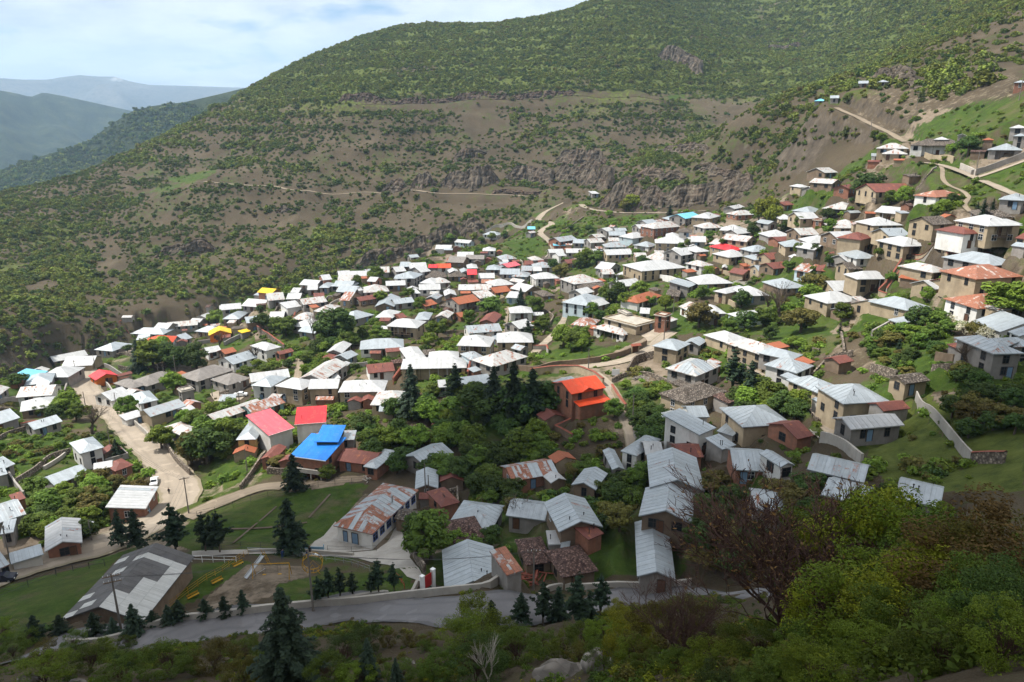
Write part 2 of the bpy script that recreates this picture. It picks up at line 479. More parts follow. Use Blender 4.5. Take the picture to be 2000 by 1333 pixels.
# ------------------------------------------------------------------ terrain
# surveyed points: line of sight (photo x, y) and slope distance in metres
PTS = [
 # foreground hillside under the viewpoint
 (1000,1333,46),(700,1333,54),(400,1333,62),(100,1333,66),(-150,1333,70),(1150,1333,33),(1300,1333,22),(1500,1333,15),(1700,1333,12),(1950,1333,9),(2150,1333,8),
 (1000,1270,62),(700,1275,68),(400,1275,78),(100,1290,80),(1150,1275,48),(1300,1270,36),(1500,1270,24),(1700,1270,18),(1950,1260,14),(2200,1260,12),
 (1300,1215,74),(1500,1200,60),(1700,1180,48),(1950,1150,36),(2200,1150,30),
 # the foreground road
 (100,1265,98),(300,1245,98),(500,1215,97),(700,1198,95),(900,1185,92),(1100,1178,90),(1350,1165,88),(1600,1120,84),(1900,1060,74),(2200,1030,70),
 # school ground and playground
 (120,1170,124),(280,1140,122),(500,1130,116),(700,1120,117),(860,1130,109),(640,1070,136),(450,1030,150),(560,985,160),(760,1010,146),
 (1000,1080,116),(1200,1060,112),(1320,990,119),(900,980,146),(1050,950,144),(1500,980,108),(1800,985,102),(2000,975,98),(2200,960,95),
 (1640,910,120),(1900,900,116),(2050,880,110),
 # left low ground
 (0,1130,150),(150,1080,155),(330,1000,174),(330,960,188),(130,1000,182),(0,980,190),(160,900,215),(0,860,240),(190,800,262),(60,800,270),(0,745,310),(60,745,296),(100,722,318),(170,745,300),(215,705,330),(240,685,350),
 (-150,900,230),(-150,760,320),(-150,1130,155),
 # middle of the village
 (640,900,176),(480,880,196),(400,830,222),(820,880,178),(1000,860,166),(1150,800,165),(1200,880,150),(1370,840,152),(1490,840,148),(1680,820,142),
 (470,770,246),(600,770,234),(750,760,222),(870,720,222),(1000,710,222),(1130,720,205),(1370,770,172),(1560,730,176),(1250,690,212),
 (330,720,300),(430,665,338),(520,690,300),(640,680,282),(800,650,290),(1000,640,282),(1150,620,275),(1330,560,275),(1400,650,222),(1700,640,192),(1860,770,140),(1860,690,158),(2000,720,145),(1560,640,222),(1900,620,190),(2050,620,185),(2200,640,170),
 (500,590,388),(570,575,398),(720,540,415),(860,560,352),(1050,560,345),(1200,500,385),(1500,540,288),(1640,550,248),(1800,560,222),(1960,580,212),
 (870,495,440),(960,480,440),(1040,445,468),(1060,500,420),(1120,420,480),(1150,392,500),(1340,440,395),(1250,422,450),(1500,450,325),(1620,470,272),(1740,500,240),(1900,470,218),(2000,480,208),(2150,480,200),
 (1480,420,380),(1600,400,330),(1750,400,285),(1880,360,280),(2000,370,255),(1620,350,365),(1720,315,345),(1870,310,305),(2000,300,295),(2200,300,280),
 # right-hand slope above the village
 (1780,265,365),(1900,230,355),(2000,250,310),(1650,215,420),(1600,205,435),(1700,175,490),(1850,150,430),(1990,170,360),(2000,100,470),(1990,25,560),(1800,100,680),(2200,60,480),(2200,200,320),(1700,130,760),
 # far side of the ravine: lower slope
 (-150,720,440),(0,690,432),(150,655,440),(300,605,465),(450,550,490),(600,515,515),(750,478,530),(900,432,545),(1040,398,560),(1110,378,560),
 (-150,580,560),(0,560,560),(150,480,660),(200,600,500),(400,480,580),(600,450,575),(800,430,570),(1000,400,572),
 (400,355,690),(600,376,640),(800,374,620),(1000,380,600),(1200,392,500),(1200,330,590),(1300,405,462),(1300,360,500),(1430,395,440),(1450,330,475),(1550,350,405),(1650,290,390),(1560,260,450),(1300,292,590),(1400,264,540),(1480,237,500),(1300,272,680),(1400,246,700),(1480,216,760),
 (500,300,780),(650,290,720),(800,290,700),(1000,290,690),(1200,280,680),(1350,215,760),
 (300,330,830),(650,205,800),(900,196,790),(1130,188,770),(1300,200,780),(1450,205,800),(1530,185,860),
 (650,140,950),(800,110,980),(1000,110,930),(1150,100,900),(1300,90,930),(1450,110,960),(1600,130,950),(1650,60,1120),(1500,60,1180),(1500,15,1350),(1400,5,1250),(1300,10,1130),(1800,20,1000),
 # its skyline
 (-300,420,820),(-150,400,860),(0,381,900),(100,360,910),(150,351,920),(210,315,950),(315,270,1000),(429,207,1040),(522,156,1090),(600,115,1140),(700,75,1190),(780,52,1220),(880,54,1230),(1000,44,1200),(1080,28,1170),(1160,4,1130),(1250,-30,1130),(1400,-40,1350),(1600,-40,1300),(1800,-60,1100),(2000,-60,800),
]
CP = []
for (px, py, d) in PTS:
    v = ray(px, py); v = v / np.linalg.norm(v) * d
    CP.append((math.atan2(v[0], v[1]), math.log(math.hypot(v[0], v[1])), v[2]))
def addp(azdeg, r, z):
    CP.append((R(azdeg), math.log(r), z))
# ravine floor hidden behind the village edge, ground behind the ridges, around and behind the viewpoint
for px, r, z in ((-150,395,-150),(0,390,-146),(150,392,-140),(300,410,-130),(450,430,-122),(570,445,-114),(720,462,-104),(860,480,-92),(960,495,-82)):
    addp(math.degrees(math.atan((px - 1000) / F / CT)), r, z)
for px, r, z in ((840,80.5,-62.6),(900,80.5,-62.6),(980,80.5,-62.4),(1060,80.5,-62),(1150,80,-61.5),(1250,79.5,-61),(1340,79,-60.5)):
    addp(math.degrees(math.atan((px - 1000) / F / CT)) * 0.98, r, z)
for px, r, z in ((100,92.5,-60.4),(180,90,-60.4),(260,87,-60.4),(320,86,-60.2)):
    addp(math.degrees(math.atan2((px - 1000) / F, CT - 0.39 * ST)), r, z)
for az, r, z in ((-40,1150,-140),(-34,1200,-130),(-28,1350,-90),(-22,1420,-20),(-15,1600,60),(-8,1600,110),(0,1500,110),(8,1450,180),(16,1800,330),(24,1700,300),(34,1300,220),(45,900,200),
                 (-45,2600,-210),(-30,2600,-210),(-18,2600,-190),(-5,2600,-100),(10,2600,100),(25,2600,300),(40,2200,330),
                 (-70,150,-60),(-70,500,-140),(-70,1200,-150),(-70,2500,-200),(70,30,-4),(70,100,-6),(70,300,40),(70,800,160),(70,2200,300),
                 (0,5,-6.2),(-40,5,-6),(40,5,-4.3),(0,2,-3.0),(-40,2,-3.0),(40,2,-2.2),(0,1.2,-2.0),(-40,1.2,-2.0),(40,1.2,-1.6),(-40,12,-12.5),(0,12,-13.2),(-20,30,-29),(0,25,-24.5),(-40,40,-33),(28,5,-4.2),(15,8,-8.4)):
    addp(az, r, z)
for az in (-120, -160, 160, 120):
    for r, z in ((3, -1.6), (20, 2), (100, 25), (500, 110), (2200, 250)):
        addp(az, r, z)
CP = np.array(CP)
KA = 1.15
def tps(d2):
    return np.where(d2 > 1e-12, 0.5 * d2 * np.log(np.maximum(d2, 1e-12)), 0.0)
def rbf_fit(P, lam=2e-4):
    X = np.column_stack([P[:, 0] * KA, P[:, 1]])
    n = len(X)
    d2 = ((X[:, None, :] - X[None, :, :]) ** 2).sum(-1)
    A = np.zeros((n + 3, n + 3))
    A[:n, :n] = tps(d2) + lam * np.eye(n)
    A[:n, n] = 1; A[:n, n + 1:] = X
    A[n, :n] = 1; A[n + 1:, :n] = X.T
    b = np.zeros(n + 3); b[:n] = P[:, 2]
    return X, np.linalg.solve(A, b)
RX, RW = rbf_fit(CP)
def rbf(az, lr):
    q = np.column_stack([az.ravel() * KA, lr.ravel()])
    out = np.empty(len(q))
    for i in range(0, len(q), 20000):
        s = q[i:i + 20000]
        d2 = ((s[:, None, :] - RX[None, :, :]) ** 2).sum(-1)
        out[i:i + 20000] = tps(d2) @ RW[:-3] + RW[-3] + s @ RW[-2:]
    return out.reshape(az.shape)

AZ = np.concatenate([np.arange(-180, -44, 6.0), np.arange(-44, 44.01, 0.2), np.arange(48, 180.1, 6.0)])
AZ = np.radians(AZ)
LR = np.concatenate([np.linspace(math.log(1.2), math.log(60), 80)[:-1],
                     np.linspace(math.log(60), math.log(620), 300)[:-1],
                     np.linspace(math.log(620), math.log(1700), 130)[:-1],
                     np.linspace(math.log(1700), math.log(13000), 22)])
GA, GL = np.meshgrid(AZ, LR, indexing='ij')
Z = rbf(GA, np.minimum(GL, math.log(2600)))
GR = np.exp(GL)
GX, GY = GR * np.sin(GA), GR * np.cos(GA)
Z = np.where(GR > 2600, Z * np.exp(-(GR - 2600) / 2500.0) - 260 * (1 - np.exp(-(GR - 2600) / 2500.0)), Z)
# relief: gullies and spurs on the mountain, small unevenness on the village slope
PXg, PYg, DPg = project(np.column_stack([GX.ravel(), GY.ravel(), Z.ravel()]))
PXg = PXg.reshape(Z.shape); PYg = PYg.reshape(Z.shape); DPg = DPg.reshape(Z.shape)
VIL_EDGE = [(-400,800),(0,742),(60,712),(160,690),(240,668),(330,630),(430,600),(520,568),(640,540),(720,522),(800,505),(850,480),(930,462),(1000,440),(1040,412),(1100,392),(1150,392),(1220,412),(1340,412),(1470,415),(1560,365),(1640,330),(1690,300),(1750,270),(1800,215),(2000,205),(2500,190),(2500,1500),(-400,1500)]
VIL = in_poly(PXg, PYg, VIL_EDGE) & (DPg > 1)
VIL &= GR < 520
mtn = smooth(430, 620, GR) * (~VIL)
wx = GX + 25 * fbm(GX / 160, GY / 160, 5, 3); wy = GY + 25 * fbm(GX / 160, GY / 160, 9, 3)
ridged = 1 - 2 * np.abs(fbm(wx / 95, wy / 210, 21, 3, 0.5))
far_sup = np.where(GR > 2000, 0.3, 1.0)
skyl = 1 - 0.75 * smooth(900, 1050, GR)
Z = Z + mtn * far_sup * skyl * (7.0 * fbm(GX / 130, GY / 130, 3, 5, 0.5) + 6.0 * (ridged - 0.55))
ph = (Z + 7 * fbm(GX / 110, GY / 110, 47, 3)) / 15.0
LEDGE = ph - np.floor(ph)
Z = Z + mtn * skyl * 3.0 * (smooth(0.0, 0.75, LEDGE) - LEDGE)
Z = Z + mtn * 1.4 * fbm(GX / 16, GY / 16, 41, 3, 0.55)
Z = Z + np.where(VIL & (GR > 70), 0.55 * fbm(GX / 14, GY / 14, 31, 3), 0)
Z = Z + np.where((GR <= 95) & (np.abs(GA) < 0.8), 0.03 * np.minimum(np.maximum(GR-5,0), 25) * fbm(GX / (1.5 + GR / 14), GY / (1.5 + GR / 14), 33, 4, 0.6), 0)

def interp_idx(arr, x):
    i = np.clip(np.searchsorted(arr, x) - 1, 0, len(arr) - 2)
    t = np.clip((x - arr[i]) / (arr[i + 1] - arr[i]), 0, 1)
    return i, t
def H(x, y):
    """ground height"""
    x = np.asarray(x, float); y = np.asarray(y, float)
    a = np.arctan2(x, y); l = np.log(np.maximum(np.hypot(x, y), 1.21))
    i, s = interp_idx(AZ, a); j, t = interp_idx(LR, l)
    return (Z[i, j] * (1 - s) + Z[i + 1, j] * s) * (1 - t) + (Z[i, j + 1] * (1 - s) + Z[i + 1, j + 1] * s) * t

_T = np.exp(np.linspace(math.log(2.0), math.log(2400), 2600))
def hit(px, py, dh=0.0, rmin=62.0):
    """where a line of sight meets the ground (or dh above it)"""
    v = ray(px, py); v = v / np.linalg.norm(v)
    T = _T[_T > rmin]
    P = T[:, None] * v[None, :]
    g = P[:, 2] - (H(P[:, 0], P[:, 1]) + dh)
    below = g < 0
    if below[0]:
        k = np.argmax(~below)
        below[:k] = False
    k = int(np.argmax(below))
    if k == 0:
        k = len(T) - 1
    t0, t1, g0, g1 = T[k - 1], T[k], g[k - 1], g[k]
    t = t0 + (t1 - t0) * (g0 / (g0 - g1) if g0 != g1 else 0)
    return v * t
def on_plane(px, py, z):
    v = ray(px, py)
    return v * (z / v[2])

# ------------------------------------------------------------------ roads and paths (photo polyline, width in metres, material, name)
def road_mat(name, col, rough=0.9, edge=None):
    m, nt, b = mat_base(name)
    n1 = noise(nt, 0.12, 6, 0.65); n2 = noise(nt, 1.7, 5, 0.7)
    c = ramp(nt, n1, [(0.3, tuple(x * 0.78 for x in col)), (0.7, tuple(min(1, x * 1.12) for x in col))])
    c = mix(nt, ramp(nt, n2, [(0.55, (0, 0, 0)), (0.8, (0.55, 0.55, 0.55))]), c, tuple(x * 0.62 for x in col))
    uv = nt.nodes.new('ShaderNodeUVMap').outputs['UV']
    s = nt.nodes.new('ShaderNodeSeparateXYZ'); nt.links.new(uv, s.inputs[0])
    wob = mmath(nt, 'MULTIPLY_ADD', noise(nt, 0.5, 4), 0.25, mmath(nt, 'ABSOLUTE', s.outputs['X']))
    c = mix(nt, ramp(nt, wob, [(0.93, (0, 0, 0)), (1.12, (0.85, 0.85, 0.85))]), c, edge or tuple(x * 0.6 for x in col))
    wx_ = mmath(nt, 'MULTIPLY_ADD', noise(nt, 0.08, 3), 0.5, mmath(nt, 'SUBTRACT', s.outputs['X'], 0.25))
    rut = mmath(nt, 'ABSOLUTE', mmath(nt, 'SUBTRACT', mmath(nt, 'ABSOLUTE', wx_), 0.42))
    c = mix(nt, ramp(nt, mmath(nt, 'MULTIPLY_ADD', n2, 0.12, rut), [(0.06, (0.5, 0.5, 0.5)), (0.2, (0, 0, 0))]), c, tuple(x * 0.66 for x in col))
    pt = noise(nt, 0.35, 3, 0.4)
    c = mix(nt, ramp(nt, pt, [(0.62, (0, 0, 0)), (0.64, (0.45, 0.45, 0.45))]), c, tuple(min(1, x * 1.3) for x in col))
    nt.links.new(c, b.inputs['Base Color']); b.inputs['Roughness'].default_value = rough
    bump(nt, b, n2, 0.25, 0.05)
    return m
M['road_concrete'] = road_mat('sunlit_concrete_road', (0.31, 0.26, 0.205), edge=(0.2, 0.17, 0.11))  # the concrete's own pale colour
M['road_asphalt'] = road_mat('grey_asphalt_road', (0.165, 0.16, 0.165))
M['road_dirt'] = road_mat('dirt_track', (0.26, 0.21, 0.155), edge=(0.13, 0.11, 0.065))
M['road_scar'] = road_mat('earth_road_cut', (0.135, 0.10, 0.078), edge=(0.1, 0.08, 0.06))

ROADS = [
 ('road', [(-60,1150),(0,1122),(100,1090),(200,1064),(275,1036),(328,1003),(358,968),(340,928),(303,886),(262,845),(225,805),(188,785),(163,757),(163,728),(190,706),(225,694),(262,683)], 9.0, 'road_concrete', 'broad pale concrete road curving up through the left of the village'),
 ('road', [(60,1285),(150,1262),(300,1243),(420,1225),(560,1208),(700,1196),(900,1183),(1050,1174),(1200,1172),(1350,1162),(1500,1145),(1650,1115),(1850,1070)], 6.2, 'road_asphalt', 'grey asphalt road across the foreground in shade'),
 ('lane', [(1100,719),(1150,716),(1200,709),(1240,698),(1268,683),(1290,663),(1312,648)], 4.0, 'road_concrete', 'pale lane curving up to the flat roofed concrete house'),
 ('lane', [(1160,728),(1183,745),(1200,772),(1213,800),(1228,828),(1236,855),(1236,884)], 3.2, 'road_concrete', 'narrow lane running down beside the orange roofed house'),
 ('lane', [(594,690),(588,704),(584,722),(580,742)], 2.6, 'road_dirt', 'short dirt alley between gardens above the tan row houses'),
 ('lane', [(1040,694),(1058,676),(1078,658),(1092,640),(1104,622),(1110,604),(1104,586)], 2.8, 'road_concrete', 'stepped pale footpath climbing through the middle of the village'),
 ('lane', [(1445,700),(1462,718),(1490,738),(1530,758),(1556,776),(1580,800),(1602,824),(1632,850)], 2.8, 'road_concrete', 'concrete alley running past the white house with stairs'),
 ('road', [(1066,508),(1084,490),(1080,478),(1052,456),(1064,446),(1080,438),(1066,433),(1050,430),(1062,417),(1082,405),(1100,397)], 4.4, 'road_concrete', 'winding pale road above the round green field'),
 ('road', [(1136,400),(1140,406),(1160,411),(1195,415),(1240,417),(1277,417),(1333,414),(1380,412)], 4.2, 'road_concrete', 'pale road along the foot of the rock cliff'),
 ('lane', [(1797,318),(1836,322),(1865,331),(1905,347),(1944,363),(1968,375),(1995,385)], 3.2, 'road_concrete', 'thin pale lane crossing the upper right slope'),
 ('lane', [(1906,348),(1950,334),(2010,312)], 2.8, 'road_concrete', 'pale lane branching to the upper right edge'),
 ('track', [(1633,211),(1674,228),(1707,246),(1741,261),(1768,278)], 3.4, 'road_dirt', 'dirt track below the little blue roofed hut'),
 ('track', [(400,355),(450,361),(500,363),(560,371),(620,377),(700,376),(790,373),(830,376),(900,379),(1000,381),(1085,383)], 5.0, 'road_dirt', 'thin dirt track crossing the middle of the mountainside'),
 ('track', [(655,203),(700,205),(760,206),(830,204),(900,198),(1000,196),(1130,187),(1200,192),(1290,196)], 9.0, 'road_scar', 'brown earth road cut across the upper mountainside'),
 ('track', [(425,208),(440,208),(458,209)], 5.0, 'road_dirt', 'short pale road bend on the far left ridge'),
 ('track', [(365,1012),(400,994),(440,978),(480,962),(520,948),(556,950)], 4.0, 'road_dirt', 'dirt path above the school field'),
 ('lane', [(505,905),(520,885),(534,866),(546,850)], 2.4, 'road_dirt', 'dirt alley between the ochre house and the red roofed house'),
 ('lane', [(985,655),(985,638),(989,618),(990,600)], 2.0, 'road_dirt', 'narrow dirt alley climbing between small houses'),
 ('track', [(455,1062),(490,1032),(540,990)], 0.4, 'road_scar', 'worn diagonal footpath on the school field'),
 ('track', [(603,1012),(625,990),(645,966)], 0.4, 'road_scar', 'second worn footpath on the school field'),
 ('track', [(440,1034),(520,1031),(600,1021)], 0.5, 'road_scar', 'worn path across the school field'),
 ('track', [(1836,322),(1842,335),(1838,350),(1845,362),(1880,372),(1895,385),(1880,402),(1895,415)], 1.5, 'road_dirt', 'footpath winding across the grassy upper right slope'),
]
def polyline_world(pts, dh=0.0, rmin=62.0, step=2.0):
    W = np.array([hit(x, y, dh, rmin) for x, y in pts])
    # drop spikes in distance, then smooth and resample
    d = np.hypot(W[:, 0], W[:, 1])
    seg = np.r_[0, np.cumsum(np.hypot(np.diff(W[:, 0]), np.diff(W[:, 1])))]
    n = max(3, int(seg[-1] / step))
    s = np.linspace(0, seg[-1], n)
    P = np.column_stack([np.interp(s, seg, W[:, k]) for k in range(3)])
    for _ in range(3):
        P[1:-1] = 0.25 * P[:-2] + 0.5 * P[1:-1] + 0.25 * P[2:]
    return P
def smooth1(z, it):
    z = z.copy()
    for _ in range(it):
        z[1:-1] = 0.25 * z[:-2] + 0.5 * z[1:-1] + 0.25 * z[2:]
    return z
road_geo = []
on_road = np.zeros(Z.shape, bool); by_road = np.zeros(Z.shape, bool)
for (nm, pts, wd, mt, lab) in ROADS:
    P = polyline_world(pts)
    zz = smooth1(H(P[:, 0], P[:, 1]), 12)
    P[:, 2] = zz
    road_geo.append((nm, P, wd, mt, lab))
    m = (GX > P[:, 0].min() - 15) & (GX < P[:, 0].max() + 15) & (GY > P[:, 1].min() - 15) & (GY < P[:, 1].max() + 15)
    ii, jj = np.nonzero(m)
    if len(ii) == 0:
        continue
    best = np.full(len(ii), 1e9); bz = np.zeros(len(ii))
    for k in range(len(P) - 1):
        a, b = P[k], P[k + 1]
        ab = b[:2] - a[:2]; L2 = max((ab ** 2).sum(), 1e-6)
        t = np.clip(((GX[ii, jj] - a[0]) * ab[0] + (GY[ii, jj] - a[1]) * ab[1]) / L2, 0, 1)
        dd = np.hypot(GX[ii, jj] - a[0] - t * ab[0], GY[ii, jj] - a[1] - t * ab[1])
        u = dd < best
        best[u] = dd[u]; bz[u] = (a[2] + t * (b[2] - a[2]))[u]
    cell = np.maximum(1.0, GR[ii, jj] * 0.008)
    wgt = 1 - smooth(wd / 2 + cell, wd / 2 + cell + 4.0, best)
    Z[ii, jj] = Z[ii, jj] * (1 - wgt) + (bz - 0.10) * wgt
    on_road[ii, jj] |= best < wd / 2 + 0.5
    by_road[ii, jj] |= best < wd / 2 + 4.5

def ribbon(name, P, wd, mat_, lift=0.06):
    n = len(P)
    T = np.gradient(P[:, :2], axis=0); T /= np.maximum(np.linalg.norm(T, axis=1), 1e-6)[:, None]
    N = np.column_stack([-T[:, 1], T[:, 0]])
    N = np.column_stack([smooth1(N[:, 0], 3), smooth1(N[:, 1], 3)])
    vs, fs, uv = [], [], []
    cols = [-1.0, -0.5, 0.0, 0.5, 1.0]
    for i in range(n):
        jw = 1 + 0.06 * math.sin(i * 0.7) + 0.04 * math.sin(i * 1.9 + 1)
        for c in cols:
            p = P[i, :2] + N[i] * c * wd / 2 * jw
            vs.append((p[0], p[1], P[i, 2] + lift - 0.02 * abs(c)))
    L = np.r_[0, np.cumsum(np.linalg.norm(np.diff(P[:, :2], axis=0), axis=1))]
    for i in range(n - 1):
        for c in range(4):
            q = (i * 5 + c, (i + 1) * 5 + c, (i + 1) * 5 + c + 1, i * 5 + c + 1)
            fs.append(q)
            uv += [(cols[c], L[i] / 5), (cols[c], L[i + 1] / 5), (cols[c + 1], L[i + 1] / 5), (cols[c + 1], L[i] / 5)]
    o = mesh_obj(name, vs, fs, mat_, uvs=uv)
    o.data.flip_normals() if o.data.polygons[0].normal.z < 0 else None
    return o
for (nm, P, wd, mt, lab) in road_geo:
    far = np.hypot(P[:, 0], P[:, 1]).mean()
    tag(ribbon(nm, P, wd, M[mt], 0.06 + far * 0.0004), lab, kind='structure')

# ------------------------------------------------------------------ ground cover zones (photo outline, channel, value): 0 grass, 1 bare pale earth, 2 rock, 3 rough/dark green
ZONES = [
 ([(-60,1180),(70,1128),(180,1105),(235,1085),(120,1212),(60,1250),(-60,1260)], 0, 1.0),
 ([(375,1020),(440,985),(560,945),(620,940),(720,945),(655,1025),(600,1072),(390,1078),(330,1060)], 0, 1.0),
 ([(290,1215),(375,1100),(470,1092),(490,1098),(320,1215)], 0, 0.95),
 ([(400,1165),(480,1100),(610,1105),(600,1145),(480,1180),(380,1200)], 1, 0.55),
 ([(540,1140),(640,1120),(760,1120),(820,1145),(700,1180),(540,1190)], 0, 0.8),
 ([(0,880),(60,850),(130,870),(150,900),(80,960),(60,1050),(0,1050)], 0, 0.9),
 ([(0,800),(60,790),(40,820),(0,830)], 0, 0.9),
 ([(60,810),(130,840),(120,860),(70,850)], 0, 0.9),
 ([(430,660),(490,645),(500,665),(440,700),(420,690)], 0, 1.0),
 ([(340,780),(370,770),(370,790),(345,795)], 0, 1.0),
 ([(430,940),(500,900),(540,900),(500,930),(440,960)], 0, 0.8),
 ([(560,945),(640,930),(720,925),(700,940),(560,960)], 1, 0.8),
 ([(700,690),(780,688),(780,710),(700,720)], 0, 1.0),
 ([(680,735),(720,728),(720,745),(670,745)], 1, 0.8),
 ([(975,495),(1000,475),(1040,463),(1068,475),(1072,492),(1050,508),(1000,505)], 0, 0.85),
 ([(1070,480),(1130,430),(1190,430),(1150,480),(1100,500)], 0, 0.6),
 ([(1100,405),(1160,385),(1180,390),(1140,400),(1100,412)], 0, 0.6),
 ([(1040,700),(1080,670),(1130,655),(1200,690),(1230,690),(1180,705),(1100,712)], 0, 0.9),
 ([(1220,760),(1290,740),(1310,770),(1330,800),(1260,820),(1230,790)], 0, 1.0),
 ([(1200,690),(1270,655),(1310,655),(1290,680),(1240,700)], 1, 0.9),
 ([(1245,650),(1290,635),(1310,650),(1270,665)], 1, 1.0),
 ([(1370,670),(1440,660),(1460,690),(1440,740),(1380,720)], 0, 0.8),
 ([(1500,650),(1600,640),(1640,660),(1620,690),(1540,690),(1500,670)], 0, 1.0),
 ([(1690,660),(1860,640),(1860,700),(1760,760),(1700,700)], 0, 0.9),
 ([(1690,830),(1780,780),(1890,905),(1800,960),(1700,920)], 3, 0.9),
 ([(1800,770),(1900,760),(2000,800),(2000,900),(1900,900)], 3, 0.8),
 ([(1815,772),(1880,765),(1900,775),(1870,800),(1830,790)], 1, 0.6),
 ([(1780,960),(1900,905),(2000,890),(2000,960)], 3, 0.9),
 ([(1780,255),(1900,195),(2000,190),(2000,260),(1870,285),(1790,275)], 0, 0.7),
 ([(1860,290),(2000,225),(2000,285),(1920,290)], 0, 0.55),
 ([(1700,330),(1790,320),(1900,350),(1960,380),(1890,400),(1800,370)], 0, 0.55),
 ([(1900,360),(2000,320),(2000,380),(1950,372)], 0, 0.8),
 ([(1600,190),(1700,170),(1720,180),(1640,205)], 0, 0.8),
 ([(1740,270),(1650,230),(1700,170),(1990,140),(1990,195),(1800,215),(1760,250)], 1, 0.35),
 ([(320,352),(370,338),(425,330),(405,345),(370,360)], 0, 0.75),
 ([(270,380),(330,360),(370,358),(330,375)], 0, 0.6),
 ([(250,345),(300,330),(330,335),(290,345)], 0, 0.5),
 ([(1290,190),(1330,183),(1345,192),(1310,196)], 0, 0.7),
 ([(205,405),(260,385),(280,380),(240,410)], 0, 0.5),
 ([(1360,195),(1440,185),(1490,215),(1480,250),(1400,245)], 1, 0.25),
 ([(880,210),(960,200),(1000,245),(930,250)], 1, 0.15),
]
PXg, PYg, DPg = project(np.column_stack([GX.ravel(), GY.ravel(), Z.ravel()]))
PXg = PXg.reshape(Z.shape); PYg = PYg.reshape(Z.shape); DPg = DPg.reshape(Z.shape)
CH = np.zeros(Z.shape + (4,))
n1 = fbm(GX / 22, GY / 22, 61, 4, 0.55); n2 = fbm(GX / 60, GY / 60, 71, 4, 0.5)
CH[..., 0] = np.where(VIL, smooth(-0.25, 0.2, n1 + 0.3 * n2) * 0.75, smooth(0.0, 0.5, n1 + n2) * 0.42)
CH[..., 1] = np.where(VIL & (GR > 100), smooth(0.05, 0.45, fbm(GX / 30, GY / 30, 81, 3)) * 0.7, 0)
upper = (~VIL) & (GR > 550)
forest = smooth(270, 130, PYg + 90 * n2) * smooth(-0.35, 0.25, n2 + 0.5) * 0.8
left_wood = smooth(330, 60, PXg) * smooth(320, 460, PYg) * 0.6
CH[..., 3] = np.where(upper, np.clip(forest + left_wood * smooth(-0.2, 0.3, n2), 0, 1), 0)
CH[..., 3] = np.where(in_poly(PXg + 30 * n1, PYg + 20 * n1, [(1590,200),(1680,140),(1800,85),(2000,8),(2200,-20),(2200,260),(1600,230)]) & (GR < 720), 0.12, CH[..., 3])
fg = (GR < 90)
CH[..., 0] = np.where(fg, smooth(0.0, 0.5, fbm(GX / 6, GY / 6, 91, 4)) * 0.5, CH[..., 0])
CH[..., 1] = np.where(fg, 0.0, CH[..., 1])
for poly, ch, val in ZONES:
    inn = in_poly(PXg + 5 * n1, PYg + 4 * n1, poly) & (DPg > 60) & (GR < 1100)
    for c in range(4):
        CH[..., c] = np.where(inn, val if c == ch else CH[..., c] * (1 - val), CH[..., c])
dZr = np.gradient(Z, axis=1) / np.gradient(GR, axis=1)
dZa = np.gradient(Z, axis=0) / (np.gradient(GA, axis=0) * GR)
slope = np.hypot(dZr, dZa)
CH[..., 2] = np.where(GR > 380, np.maximum(CH[..., 2], smooth(1.1, 1.5, slope) * 0.8), smooth(1.1, 1.6, slope) * 0.6)

